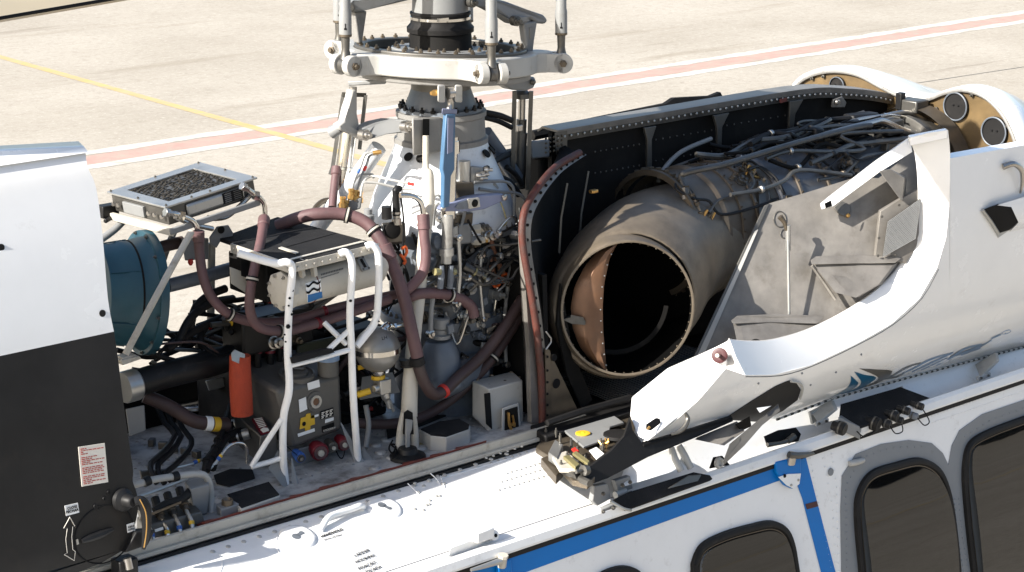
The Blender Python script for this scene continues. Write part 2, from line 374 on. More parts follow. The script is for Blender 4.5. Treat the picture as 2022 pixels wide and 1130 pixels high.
# sill rail, gasket, side skin
b = B(); rows = []
for i in range(2):
    x = (-2.6, 3.9)[i]; rows.append([V((x, y, z)) for y, z in ((-.835, 2.058), (-.848, 2.062), (-.862, 2.052), (-.868, 2.03), (-.866, 2.022), (-.845, 2.018))])
patch(b, rows); O('sill_rail', b, 'white', FU, sharp=20)
b = B(); box(b, (.65, -.852, 2.011), (6.5, .022, .014)); O('sill_gasket', b, 'rubber', FU)
b = B(); patch(b, [[side(x, d_) for d_ in (-.035, .3, .7, 1.2)] for x in (-2.6, -1, .5, 2, 3.9)], (0, .02, 0)); O('side_skin', b, 'white', FU)
b = B(); patch(b, [[V((x, .86, 2.03)), V((x, .95, 1.5)), V((x, .95, .6))] for x in (-2.6, 3.9)]); O('side_skin', b, 'white', FU)
b = B(); hexa(b, [V((-2.6, -.8, .6)), V((3.9, -.8, .6)), V((3.9, .8, .6)), V((-2.6, .8, .6)), V((-2.6, -.8, .62)), V((3.9, -.8, .62)), V((3.9, .8, .62)), V((-2.6, .8, .62))]); O('belly', b, 'white', FU)
st = PX('850,1160 1017,1098 1339,984 1555,911 1590,898 1612,985 1650,1130 1690,1280 1660,1280 1622,1130 1585,985 1568,940 1548,946 1339,1021 1039,1130 880,1190')
sq_ = [S(x, y, .003) for x, y in st]; lx = -2.5; sq_[0] = V((lx, sq_[1].y, sq_[1].z)); sq_[-1] = V((lx, sq_[-2].y, sq_[-2].z))
b = B(); slab(b, sq_, nS*-.002); O('blue_stripe', b, 'stripe_blue', FU)
b = B(); slab(b, [S(x, y, .005) for x, y in PX('1591,996 1613,990 1616,1000 1594,1006')], nS*-.002); O('red_bar', b, 'maroon', FU)
# window surround (grey) and windows
sr = PX('1668,1350 1662,1130 1660,1010 1663,940 1690,897 1740,877 1795,869 1840,875 1862,895 1873,918 1880,880 1895,850 1940,818 2022,790 2250,706 2250,1350')
b = B(); slab(b, [S(x, y, .003) for x, y in sr], nS*-.002); SUR = O('window_surround', b, 'surround', FU)
def side2(p): return V((p.x, (p-pS).dot(SLOPE)))
def from2(q, off): return V((q.x, pS.y, pS.z))+SLOPE*q.y+nS*off
def window(s, k=5, label=None):
    p2 = [side2(S(x, y)) for x, y in PX(s)]; p2 = [V((q.x, q.y)) for q in spline([V((q.x, q.y, 0)) for q in p2], k, True)]
    W_ = bpy.data.objects.new('window', None); COL.objects.link(W_); W_.parent = FU; W_.matrix_parent_inverse = Matrix.Translation(-FU.location)
    n = len(p2); levels = [(0, .002), (.002, .016), (.012, .021), (.022, .019), (.026, .013), (.034, .012), (.039, .009), (.042, .002)]
    b = B(); g = []
    for d_, h in levels: g.append([b.verts.new(from2(q, h)) for q in offset2(p2, d_)])
    for a, c in zip(g, g[1:]):
        for i in range(n): b.faces.new((a[i], a[(i+1) % n], c[(i+1) % n], c[i]))
    def sub(nm, b, m): return O(nm, b, m, W_)
    sub('rubber_seal', b, 'rubber')
    lp = offset2(p2, .036); cx = sum((q for q in lp), V((0, 0)))/n; hh = max(q.y for q in lp)-min(q.y for q in lp)
    def pane_pt(q):                                        # panes bulge a little, most at the top
        v_ = (q.y-cx.y)/hh; return from2(q, .006+.17*hh*max(.25-v_*v_, 0))
    b = B(); g = [[b.verts.new(pane_pt(cx.lerp(q, k/8))) for q in lp] for k in range(1, 9)]; c0_ = b.verts.new(pane_pt(cx))
    for i in range(n):
        b.faces.new((c0_, g[0][i], g[0][(i+1) % n]))
        for k in range(7): b.faces.new((g[k][i], g[k+1][i], g[k+1][(i+1) % n], g[k][(i+1) % n]))
    sub('pane', b, 'glass')
    b = B(); ringslab(b, [from2(q, .0145) for q in offset2(p2, .0285)], [from2(q, .0145) for q in offset2(p2, .0315)], nS*-.003); sub('edge_bead', b, 'brownsteel')
    return W_
window('1362,1140 1364,1108 1382,1073 1425,1050 1480,1034 1520,1027 1548,1040 1564,1072 1576,1140 1605,1300 1490,1345 1390,1375 1355,1330')
window('1694,1140 1684,1020 1690,968 1716,930 1766,912 1812,903 1846,918 1866,950 1880,1010 1893,1130 1898,1250 1860,1290 1790,1315 1720,1330 1703,1270')
window('1915,1130 1899,980 1898,915 1910,873 1948,848 2022,820 2100,792 2140,800 2165,850 2180,960 2195,1130 2170,1190 2080,1225 1990,1255 1935,1250')
window('1150,1200 1164,1150 1190,1126 1230,1116 1262,1130 1282,1180 1312,1330 1295,1385 1225,1410 1165,1425 1140,1390 1140,1290')
# rivets round the windows and on the side
b = B()
def rivline(b, s, n, f, r=.0035):
    for q in resample([V((x, y, 0)) for x, y in PX(s)], n):
        p = f(q.x, q.y); dome(b, p, nS, r, 6)
rivline(b, '1672,1120 1670,960 1700,905 1760,884 1820,882', 26, lambda x, y: S(x, y, .003))
rivline(b, '1884,985 1892,1060 1902,1128', 14, lambda x, y: S(x, y, .003)); rivline(b, '1893,985 1900,1060 1912,1128', 14, lambda x, y: S(x, y, .003))
rivline(b, '1905,862 1950,833 2020,806', 10, lambda x, y: S(x, y, .003))

O('rivet_field', b, 'surround', FU, kind='stuff')
b = B(); rivline(b, '1640,880 1652,960 1656,1128', 16, lambda x, y: S(x, y, .001)); rivline(b, '1625,905 1644,1000 1650,1128', 14, lambda x, y: S(x, y, .001)); rivline(b, '1830,838 1900,815 2020,772', 34, lambda x, y: S(x, y, .001), .003); rivline(b, '1600,905 1640,1120', 18, lambda x, y: S(x, y, .001), .003); rivline(b, '1840,822 1930,790 2020,757', 30, lambda x, y: S(x, y, .001), .0028)
O('rivet_field', b, 'white', FU, kind='stuff')

# far hangars on the port side, seen only as reflections in the panes
for i, (x, y, w_, h) in enumerate(((10, -72, 90, 13), (100, -78, 88, 16), (190, -84, 90, 14))):
    t = T('hangar', ('low dark hangar mirrored in the cabin windows', 'tall dark hangar mirrored farther aft in the windows', 'small dark hangar beyond the nose')[i], 'hangar', (x, y, 0), 'far hangars')
    b = B(); box(b, (x, y, h/2), (w_, 20, h)); O('wall', b, 'soot', t)
    b = B(); slab(b, [V((x-w_/2-1, y-11, h)), V((x-w_/2-1, y, h+2.5)), V((x-w_/2-1, y+11, h))], (w_+2, 0, 0)); O('roof', b, 'soot', t)
    for k in range(4): b = B(); box(b, (x-w_/2+w_*(k+.5)/4, y+10.05, h*.4), (w_/5, .2, h*.8)); O('door', b, 'black', t)
# ================================================================ forward cowling
FC = lerp([(2.16, -.50), (2.2, -.545), (2.28, -.55), (2.45, -.53), (2.65, -.50), (2.86, -.46), (3.05, -.41), (3.2, -.355), (3.3, -.31), (3.37, -.26)])
def CW(x, y, off=0): return UF(x, y, FC)+V((0, -1, .12))*off
CO = T('forward_cowling', 'white and black sliding roof cowling at the left edge of the picture', 'cowling', (-2, -.5, 2.2))
def cowlskin(name, edge, m):
    e = [CW(x, y) for x, y in edge]; e = spline(e, 3); b = B()
    rows = [[p.lerp(V((-3.4, p.y, p.z)), k/8) for k in range(9)] for p in e]
    patch(b, rows, (0, .022, 0)); return O(name, b, m, CO)
WE = PX('168,291 173,330 190,372 203,470 213,590 225,655'); BE = PX('225,655 234,715 243,790 256,880 263,930 262,950 270,975 272,1010 262,1050 246,1085')
cowlskin('white_skin', WE, 'white_cowl'); BS = cowlskin('black_skin', BE, 'black_cowl')
lo = [CW(x, y) for x, y in PX('246,1085 200,1112 150,1132 60,1165')]
b = B(); rows = [[p, p.lerp(V((-3.4, p.y, 2.2)), .5), V((-3.4, p.y, 2.2))] for p in lo]; patch(b, rows, (0, .02, 0)); O('black_skin', b, 'black_cowl', CO)
e0 = CW(167, 291); b = B()
rows = [[e0, V((-3.4, e0.y, e0.z))], [U(155, 279, Y=e0.y+.07), V((-3.4, e0.y+.12, U(155, 279, Y=e0.y+.07).z+.14))], [V((e0.x-.01, -.1, e0.z-.03)), V((-3.4, .0, e0.z+.09))], [V((e0.x-.01, .1, e0.z-.10)), V((-3.4, .15, e0.z+.02))], [V((e0.x-.01, .3, e0.z-.2)), V((-3.4, .33, e0.z-.1))], [V((e0.x, .46, 2.86)), V((-3.4, .46, 2.86))], [V((e0.x, .54, 2.2)), V((-3.4, .54, 2.2))]]
patch(b, rows, (0, -.02, -.012)); O('roof_skin', b, 'white_cowl', CO, sharp=60)
for x, y in PX('2,489 202,619'): b = B(); lathe(b, CW(x, y), (0, -1, .1), [(-.01, .010), (.002, .010)], 12); O('fastener', b, 'black', CO)
pl = [CW(x, y, .002) for x, y in PX('154,883 206,875 213,952 161,961')]
b = B(); slab(b, pl, (0, .0015, 0)); PLC = O('placard', b, 'placard', CO)
def quadpt(q, u, v): return q[0].lerp(q[1], u).lerp(q[3].lerp(q[2], u), v)
b = B()
for i in range(21):
    if i in (4, 10, 15): continue
    v = .05+i*.044; u = .07
    while u < .86:
        du = random.uniform(.05, .16); u2 = min(u+du, .93)
        slab(b, [quadpt(pl, a, c)+V((0, -.0012, 0)) for a, c in ((u, v), (u2, v), (u2, v+.02), (u, v+.02))], (0, .0008, 0)); u = u2+.03
        if random.random() < .1: break
O('placard_print', b, 'redink', PLC, kind='stuff')
ux = (CW(240, 1000)-CW(140, 1025)).normalized()
q = [CW(x, y, .002) for x, y in PX('127,999 153,993 156,1012 130,1019')]
b = B(); slab(b, q, (0, .0015, 0)); k = O('sticker', b, 'sticker', CO)
text('sticker_lettering', 'CLOSE\nFECHAR', k, 'ink', quadpt(q, .5, .42), ux, (0, 0, 1), .0105, .002, 'CENTER', .0002)
q = [CW(x, y, .003) for x, y in PX('249,1036 264,1031 266,1047 251,1052')]
b = B(); slab(b, q, (0, .0015, 0)); k = O('sticker', b, 'sticker', CO)
text('sticker_lettering', 'ABRIR\nOPEN', k, 'ink', quadpt(q, .04, .45), ux, (0, 0, 1), .0085, .002)
# curved double arrow
ar = PX('137,1021 147,1039 143,1040 141,1060 143,1085 148,1089 146,1107 126,1095 132,1092 129,1065 132,1043 125,1043')
b = B(); tube(b, [CW(x, y, .002) for x, y in ar+ar[:1]], .0011, 4, 1); O('arrow_outline', b, 'placard', CO)
b = B(); tube(b, [CW(205+58*math.cos(a/20*6.283)*1.0, 1055+57*math.sin(a/20*6.283)-(math.cos(a/20*6.283))*12, .001) for a in range(21)], .0022, 5, 2); O('hatch_groove', b, 'ink', CO)
b = B(); tube(b, [CW(x, y, .004) for x, y in PX('160,1069 178,1062 200,1054 221,1045')], [.006, .011, .011, .006], 8, 4); O('hatch_grip', b, 'black', CO)
b = B(); slab(b, [CW(x, y, .003) for x, y in PX('149,1066 153,1064 155,1074 151,1076')], (0, .003, 0)); O('latch_plate', b, 'alu', CO)
c = CW(241, 987); b = B(); lathe(b, c, (.1, -1, .1), [(0, .034), (.012, .032), (.02, .02), (.045, .017), (.05, .012)], 20); HB = O('handle_boss', b, 'black', CO)
b = B(); tube(b, [c+V((.01, -.045, .004)), CW(258, 984, .05), CW(268, 1000, .05), CW(272, 1040, .045), CW(270, 1080, .035)], [.012, .015, .017, .013, .006], 8, 5); HL = O('handle_lever', b, 'black', CO)
b = B(); tube(b, [CW(252, 980, .062), CW(262, 1005, .066), CW(266, 1040, .06), CW(267, 1076, .045)], .0018, 5, 5); O('worn_edge', b, 'brass', HL)
b = B(); hexa(b, [CW(x, y, o) for o in (-.03, .02) for x, y in PX('240,1090 285,1075 300,1045 262,1048')]); box(b, CW(246, 1118), (.06, .05, .05)); O('latch_bracket', b, 'black', CO, bev=.004)
b = B(); tube(b, [CW(243, 1100, .02), CW(244, 1120, .03)], .012, 10, 1); O('latch_pin', b, 'steel', CO)
for x, y in PX('188,1000 206,985 194,1003 215,972'): b = B(); lathe(b, CW(x, y), (0, -1, .1), [(0, .007), (.003, .006), (.003, .003), (.001, .002)], 10); O('fastener', b, 'black', CO)
# ================================================================ rotor blade at the top left corner
MR = T('main_rotor', 'rotor hub with a beige blade reaching into the top left corner', 'rotor', (0, 0, 3.85))
bl0 = U(0, 40, Z=3.98); bl1 = U(232, 0, Z=3.98); dB = (bl1-bl0).normalized(); nB = V((-dB.y, dB.x, 0))
b = B(); rows = []
for i in range(9):
    c = bl0-dB*3.5+dB*(6.6*i/8)
    rows.append([c+nB*a+V((0, 0, h)) for a, h in ((0, 0), (.05, -.014), (.2, -.02), (.34, -.012), (.4, .012), (.34, .03), (.2, .035), (.05, .01), (0, 0))])
patch(b, rows); RB = O('rotor_blade', b, 'blade', MR)
b = B(); tube(b, [bl0-dB*3.5+V((0, 0, .004))-nB*.003, bl0+dB*3.1+V((0, 0, .004))-nB*.003], .0035, 6, 1); O('trailing_edge', b, 'soot', RB)
# ================================================================ oil cooler (radiator)
RQ = [U(210, 379, Y=.35), U(394, 320, Y=.35), U(508, 350, Y=0), U(326, 409, Y=0)]
rn = (RQ[1]-RQ[0]).cross(RQ[3]-RQ[0]).normalized();  rn = rn if rn.z > 0 else -rn
def RP(u, v, h=0): return quadpt(RQ, u, v)+rn*h
RA = T('oil_cooler', 'flat square oil cooler with dark finned core and pale metal frame, above the blue fan', 'radiator', RP(.5, .5, -.1))
b = B(); ringslab(b, [RP(0, 0), RP(1, 0), RP(1, 1), RP(0, 1)], [RP(.13, .14), RP(.85, .14), RP(.86, .87), RP(.12, .87)], -rn*.006); fr = O('top_frame', b, 'alu', RA, bev=.001)
b = B()
for u, v in ((.03, .03), (.5, .03), (.97, .03), (.97, .5), (.97, .97), (.5, .97), (.03, .97), (.03, .5), (.3, .97)): bolt(b, RP(u, v), rn, .004, .003)
O('frame_bolts', b, 'darksteel', fr, kind='stuff')
b = B(); slab(b, [RP(.1, .1, -.02), RP(.9, .1, -.02), RP(.9, .9, -.02), RP(.1, .9, -.02)], -rn*.04); O('core', b, 'soot', RA)
b = B()
for i in range(24):
    v = .15+.715*i/23; rows = []
    for k in range(36):
        u = .13+.72*k/35; z = -.004+random.uniform(-.004, .002); rows.append([RP(u, v-.006, z), RP(u, v+.009, z)])
    patch(b, rows, -rn*.002)
O('core_fins', b, 'fin', RA, kind='stuff')
b = B()
hexa(b, [RP(.03, 0.03, -.062), RP(.97, .03, -.062), RP(.97, .97, -.062), RP(.03, .97, -.062), RP(.03, 0.03, -.0065), RP(.97, .03, -.0065), RP(.97, .97, -.0065), RP(.03, .97, -.0065)]); O('cooler_box', b, 'darksteel', RA)
b = B(); hexa(b, [RP(.22, .972, -.056), RP(.84, .972, -.056), RP(.84, 1.0, -.05), RP(.22, 1.0, -.05), RP(.22, .972, -.012), RP(.84, .972, -.012), RP(.84, 1.0, -.018), RP(.22, 1.0, -.018)]); O('side_tank', b, 'alu', RA, bev=.006)
b = B(); hexa(b, [RP(.0, .25, -.056), RP(.03, .25, -.056), RP(.03, .6, -.056), RP(.0, .6, -.056), RP(.0, .25, -.02), RP(.03, .25, -.02), RP(.03, .6, -.02), RP(.0, .6, -.02)]); O('end_plate', b, 'ltgrey', RA, bev=.002)
b = B(); slab(b, [RP(.60, 1.003, -.016), RP(.82, 1.003, -.016), RP(.82, 1.003, -.05), RP(.60, 1.003, -.05)], (0, .002, 0)); k = O('data_plate', b, 'ink', RA)
b = B()
for i in range(5): slab(b, [RP(.62, 1.006, -.02-.006*i), RP(.69, 1.006, -.02-.006*i), RP(.69, 1.006, -.023-.006*i), RP(.62, 1.006, -.023-.006*i)], (0, .001, 0)); slab(b, [RP(.72, 1.006, -.02-.006*i), RP(.80, 1.006, -.02-.006*i), RP(.80, 1.006, -.0215-.006*i), RP(.72, 1.006, -.0215-.006*i)], (0, .001, 0))
O('plate_print', b, 'inkgrey', k, kind='stuff')
b = B()
for u, v in ((-.005, .1), (-.005, .18), (-.005, .7), (-.005, .8), (-.005, .92)): lathe(b, RP(u, v, -.035), (-1, 0, 0), [(0, .008), (.004, .007)], 8)
O('side_bolts', b, 'steel', RA, kind='stuff')
b = B(); hexa(b, [p for h in (-.088, -.064) for p in (RP(-.04, -.05, h), RP(-.0, -.05, h), RP(.02, 1.06, h), RP(-.03, 1.06, h))]); O('carrier_beam', b, 'cream', RA, bev=.003)
b = B(); hexa(b, [p for h in (-.084, -.064) for p in (RP(-.03, 1.04, h), RP(.95, 1.04, h), RP(.95, 1.07, h), RP(-.03, 1.07, h))]); O('carrier_beam', b, 'ltgrey', RA, bev=.003)
b = B(); box(b, RP(-.02, 0, -.06), (.06, .04, .04)); tube(b, [RP(-.12, .1, -.08), RP(-.02, .05, -.08)], .008, 8, 1); O('mount_lug', b, 'black', RA, bev=.004)
for s, u in (('336,421,-.03 352,424', .1), ('486,372,-.03 497,378', .9)):
    b = B(); p = L(s); d = (p[1]-p[0]).normalized(); lathe(b, p[0]-d*.02, d, [(0, .014), (.016, .014), (.016, .0095), (.03, .0095)], 6); O('outlet_nut', b, 'steel', RA, bev=.001)
b = B(); tube(b, L('336,421,-.03 352,424 362,428 380,436 389,449 392,466'), .0085, 10, 5); lathe(b, L('358,426,-.03')[0], (.5, -.1, -.12), [(-.008, .016), (.008, .016)], 6); O('outlet_pipe', b, 'chrome', RA)
b = B(); tube(b, L('486,372,-.03 500,382 512,390 521,402 523,420 521,438'), .0085, 10, 5); lathe(b, L('505,386,-.03')[0], (.5, -.1, -.12), [(-.008, .016), (.008, .016)], 6); O('outlet_pipe', b, 'chrome', RA)
b = B(); tube(b, L('497,383,0 470,410 448,428 425,432 410,430'), .008, 8, 5); tube(b, L('345,428,0 380,443 420,452'), .008, 8, 4); O('cross_pipe', b, 'steel', RA)
# cooler support: plate and legs
SP = T('cooler_support', 'cream tubular legs and white cut-out bracket holding up the oil cooler', 'support', U(400, 600, Z=2.2))
b = B(); tube(b, L('378,458,-.06 330,545,-.1 290,620,-.12 248,700,-.12'), .0105, 10, 1); O('strut', b, 'cream', SP)
b = B(); tube(b, L('190,480,.3 225,455 248,432'), .012, 10, 3); O('strut', b, 'ltgrey', SP)
b = B(); tube(b, L('345,455,.2 332,485 320,520'), .011, 10, 1); O('strut', b, 'ltgrey', SP)
b = B(); tube(b, L('418,480,.15 417,560 416,640'), .013, 10, 1); O('strut', b, 'cream', SP)
b = B(); slab(b, L('415,470,.05 430,448 452,445 461,460 458,478 446,480 440,470 428,490 417,482'), (0, .008, 0)); O('bracket_plate', b, 'ltgrey', SP, bev=.002)
b = B(); lathe(b, L('436,454,.04')[0], (0, -1, 0), [(0, .012), (.004, .012)], 12); O('bracket_hole', b, 'soot', SP)
b = B(); slab(b, L('238,712,-.04 275,703 280,709 243,722'), (0, .06, 0)); box(b, L('250,705,-.02')[0], (.05, .03, .012)); O('foot_plate', b, 'cream', SP, bev=.002)
b = B(); hexa(b, L('358,470,.1 412,470 412,512 365,515')+L('358,470,.2 412,470 412,512 365,515')); O('drip_box', b, 'ltgrey', SP, bev=.004)
b = B(); lathe(b, L('376,512,.1')[0], (0, 0, -1), [(0, .008), (.012, .009), (.02, .004)], 8); O('drain_plug', b, 'red', SP)
# ================================================================ blue fan
FA = T('blower_fan', 'round blue cooling fan casing with a wide flange, beside the white cowling', 'fan', U(265, 700, Y=.12))
fc = U(283, 578, Y=.12); fd = V((.93, -.22, -.1)).normalized()
b = B(); lathe(b, fc, fd, [(-.16, .10), (-.155, .150), (-.10, .155), (-.09, .162), (-.05, .163), (-.03, .170), (-.012, .180), (-.012, .194), (.014, .196), (.016, .17), (-.02, .15), (-.05, .13), (-.05, .03)], 56); O('casing', b, 'fanblue', FA)
b = B()
for i in range(12):
    a = i/12*6.283+.2; u_, w_, _ = basis(fd); bolt(b, fc-fd*.012+(u_*math.cos(a)+w_*math.sin(a))*.187, -fd, .006, .005)
O('flange_bolts', b, 'darksteel', FA, kind='stuff')
b = B(); lathe(b, fc, fd, [(-.058, .1645), (-.052, .1645)], 56); O('band_seam', b, 'soot', FA)
b = B(); u_, w_, _ = basis(fd)
for i in range(6):
    a = i*1.047+.4; e = u_*math.cos(a)+w_*math.sin(a); tube(b, [fc-fd*.152+e*.152, fc-fd*.06+e*.165], .0022, 4, 1)
O('casing_ribs', b, 'fanblue', FA, kind='stuff')
# ================================================================ rack with black top
RZ = 2.915
RK = T('equipment_rack', 'tubular white rack with a scuffed black top panel in front of the gearbox', 'rack', (-.75, -.3, 2.2))
kq = [U(432, 470, Z=RZ), U(548, 428, Z=RZ), U(745, 481, Z=RZ), U(577, 521, Z=RZ)]
b = B(); slab(b, kq, (0, 0, -.012)); TP = O('top_panel', b, 'tread', RK, bev=.002)
b = B(); pp = [quadpt(kq, a, c)+V((0, 0, .001)) for a, c in ((.55, .28), (.98, .28), (.98, .62), (.30, .62))]; slab(b, pp, (0, 0, .0008)); O('inset_panel', b, 'tread', TP)
b = B(); slab(b, L('550,491,2.917 556,489 590,500 583,502', 'Z'), (0, 0, .003)); slab(b, [quadpt(kq, a, c)+V((0, 0, .002)) for a, c in ((.06, .90), (.94, .90), (.94, .93), (.06, .93))], (0, 0, .002)); O('bare_scratch', b, 'cream', TP)
b = B(); slab(b, [quadpt(kq, -.01, .2), quadpt(kq, .0, 1.02), quadpt(kq, .0, 1.02)+V((0, 0, -.03)), quadpt(kq, -.01, .2)+V((0, 0, -.03))], (-.008, 0, 0))
slab(b, [quadpt(kq, 0, 1.0), quadpt(kq, 1, 1.0), quadpt(kq, 1, 1.0)+V((0, 0, -.028)), quadpt(kq, 0, 1.0)+V((0, 0, -.028))], (0, -.01, .004)); O('edge_angle', b, 'cream', RK, bev=.002)
b = B()
for i in range(11): dome(b, quadpt(kq, .04+.092*i, 1.0)+V((0, -.012, -.012)), (0, -1, .1), .005)
for i in range(9): dome(b, quadpt(kq, -.012, .25+.09*i)+V((-.009, 0, -.012)), (-1, 0, 0), .005)
O('edge_rivets', b, 'cream', RK, kind='stuff')
b = B(); hexa(b, [quadpt(kq, a, c)+V((0, 0, h)) for h in (-.16, -.035) for a, c in ((.03, .1), (.95, .1), (.95, .62), (.03, .62))]); EC = O('electronics_case', b, 'soot', RK, bev=.006)
b = B(); slab(b, L('453,527,-.10 500,545 506,592 456,560'), (0, -.003, 0)); O('case_panel', b, 'cream', EC)
b = B(); slab(b, L('474,512,-.12 490,516 492,550 476,545'), (0, -.003, 0)); O('data_plate', b, 'ink', EC)
TR = .0118
for s in ('470,500,-.3 540,520,-.35 566,518,-.375 577,533 571,600,-.37 568,690,-.36 571,768,-.35 560,823,-.33 559,900,-.31 564,955,-.30',
          '670,502,-.36 682,498,-.37 693,511,-.375 695,540 691,619,-.37 694,687,-.36 697,772,-.34 702,850,-.31 708,914,-.285',
          '722,487,-.36 734,484,-.37 745,496,-.375 748,520 747,587,-.37 741,634,-.365 722,662,-.362 704,684,-.36',
          '572,722,-.36 630,708 693,690', '649,690,-.36 668,672 690,652', '640,637,-.30 660,657,-.33 684,680,-.35', '556,828,-.33 525,875,-.3 497,921,-.28', '497,922,-.28 530,913,-.29 561,903,-.31'):
    b = B(); tube(b, L(s), TR if len(s) > 90 else .0085, 12, 6 if len(s) > 90 else 1); O('tube', b, 'white', RK)
b = B(); slab(b, L('576,706,-.38 655,688 661,696 580,718'), (0, .05, -.01)); O('step_pad', b, 'tread', RK)
b = B()
for x, y, dx, dy in ((575, 575, 5, 5), (568, 605, 3, 9), (567, 646, 7, 6), (574, 622, 4, 4), (562, 676, 3, 10), (570, 590, 4, 6), (560, 662, 3, 5), (690, 595, 5, 4), (746, 636, 3, 4), (577, 616, 3, 4)):
    p = U(x, y, Y=-.372)+V((-.003, -.0105, .004)); lathe(b, p, (-.4, -1, .2), [(-.004, dx*.0011), (.001, dx*.0009)], 6)
O('paint_chips', b, 'ink', RK, kind='stuff')
for s in ('530,925,-.29 548,890,-.29 571,978,-.33', '575,905,-.29 592,975,-.34 576,972,-.32', '672,835,-.25 722,920,-.31 700,912,-.29', '715,880,-.25 735,910,-.31 716,912,-.29'):
    b = B(); slab(b, L(s), (.004, 0, 0)); O('foot_gusset', b, 'ltgrey', RK)
# ================================================================ white cylinder under the rack
CY = T('float_cylinder', 'grubby white cylinder with wave sticker hung under the black rack top', 'cylinder', U(650, 590, Y=-.33))
c0 = U(562, 574, Y=-.30); c1 = U(742, 528, Y=-.26); cdv = (c1-c0).normalized(); ln = (c1-c0).length
b = B(); lathe(b, c0, cdv, [(0, .052), (.004, .056), (ln*.93, .056), (ln, .050), (ln+.03, .028), (ln+.034, 0)], 32); O('shell', b, 'cream', CY)
b = B(); lathe(b, c0-cdv*.018, cdv, [(0, .058), (.003, .063), (.022, .063), (.026, .058)], 8); EN = O('end_flange', b, 'cream', CY, bev=.003)
b = B(); u_, w_, _ = basis(cdv)
for i in range(8):
    a = i*.785+.39; bolt(b, c0-cdv*.018+(u_*math.cos(a)+w_*math.sin(a))*.05, -cdv, .0055, .005)
O('flange_bolts', b, 'steel', EN, kind='stuff')
def cylpt(x, y, off=0):
    r = ray(x, y).normalized(); ax = cdv; w0 = CAM-c0; a = r-ax*r.dot(ax); d_ = w0-ax*w0.dot(ax)
    A_ = a.dot(a); B_ = 2*a.dot(d_); C_ = d_.dot(d_)-(.056+off)**2; q = B_*B_-4*A_*C_
    return CAM+r*((-B_-math.sqrt(max(q, 0)))/2/A_)
def cyldecal(name, s, m, off=.002, par=CY):
    P_ = PX(s); b = B(); rows = [[cylpt(P_[0][0]+(P_[3][0]-P_[0][0])*i/8+(0), P_[0][1]+(P_[3][1]-P_[0][1])*i/8, off), cylpt(P_[1][0]+(P_[2][0]-P_[1][0])*i/8, P_[1][1]+(P_[2][1]-P_[1][1])*i/8, off)] for i in range(9)]
    patch(b, rows); return O(name, b, m, par)
WS = cyldecal('wave_sticker', '603,560 633,551 636,586 607,597', 'sticker', .001)
cyldecal('blue_band', '608,583 636,576 637,588 608,598', 'tanklabel', .0025, WS)
for dy in (0, 13):
    b = B(); rows = []
    for i in range(17):
        t = i/16; x = 605+28*t; y = 564+dy-8*t+2.6*math.sin(t*9.5); rows.append([cylpt(x, y-2.4, .0028), cylpt(x, y+2.4, .0028)])
    patch(b, rows); O('wave_line', b, 'ink', WS)
cp = cylpt(715, 522); un = (cp-c0-cdv*(cp-c0).dot(cdv)).normalized(); vz = un.cross(cdv)
b = B(); box(b, cp+un*.003, (.034, .05, .006), Matrix((cdv, vz, un)).transposed()); GP = O('gauge_plate', b, 'ltgrey', CY, bev=.002)
b = B(); box(b, cp+un*.0065, (.01, .03, .003), Matrix((cdv, vz, un)).transposed()); O('gauge_slot', b, 'ink', GP)
b = B()
for a in (-1, 1):
    for c in (-1, 1): bolt(b, cp+un*.006+cdv*a*.012+vz*c*.02, un, .0035, .002)
O('gauge_bolts', b, 'darksteel', GP, kind='stuff')
b = B()
for i in range(14): slab(b, [cylpt(634+i*3.2+dx_, 541-i*.9+dy_, .001) for dx_, dy_ in ((0, 0), (2.2, -.6), (2.2, 3), (0, 3.6))], (0, .0005, 0)); slab(b, [cylpt(634+i*2.6+dx_, 548-i*.8+dy_, .001) for dx_, dy_ in ((0, 0), (1.6, -.5), (1.6, 2), (0, 2.4))], (0, .0005, 0))
O('stencil_print', b, 'inkgrey', CY, kind='stuff')
b = B()
for s in ('592,520,-.35 600,512,-.35 604,545,-.36 598,550,-.36', '617,513,-.35 624,510,-.35 628,545,-.36 622,548,-.36'): slab(b, L(s), (0, .02, 0))
tube(b, L('606,519,-.34 606,519,-.36'), .01, 10, 1); O('hanger_lug', b, 'cream', CY, bev=.002)
b = B(); lathe(b, c0+cdv*.09, cdv, [(0, .0575), (.003, .0575)], 32); O('tape_band', b, 'sealant', CY)
# ================================================================ grey reservoir with labels
RS = T('hydraulic_reservoir', 'dark grey box reservoir with filler lid and yellow cross between white rack tubes', 'reservoir', U(600, 890, Y=-.12))
f0 = [U(547, 772, Y=-.20), U(674, 737, Y=-.20), U(678, 850, Y=-.20), U(578, 889, Y=-.20)]
b = B(); dY = V((0, .24, 0)); dZ = V((0, 0, .035)); hexa(b, [f0[3], f0[2], f0[2]+dY, f0[3]+dY+V((-.02, 0, .03)), f0[0], f0[1], f0[1]+dY+dZ, f0[0]+dY+dZ]); O('tank_body', b, 'greybox', RS, bev=.016)
def RF(x, y, off=.002): return U(x, y, Y=-.20-off)
tn = (f0[1]-f0[0]).cross(dY+dZ).normalized(); tn = tn if tn.z > 0 else -tn
tc_ = UP(586, 742, f0[0], tn); b = B(); lathe(b, tc_-tn*.004, tn, [(0, .058), (.016, .058), (.018, .052), (.013, .048), (.013, .036), (.022, .034), (.024, 0)], 32); LD = O('filler_lid', b, 'greybox', RS)
b = B(); tube(b, [tc_+V((a*.04, b_*.02, .024+b_*.003)) for a, b_ in ((-1, -1), (-.4, .6), (.4, -.6), (1, 1))], .006, 8, 4); O('lid_handle', b, 'darksteel', LD)
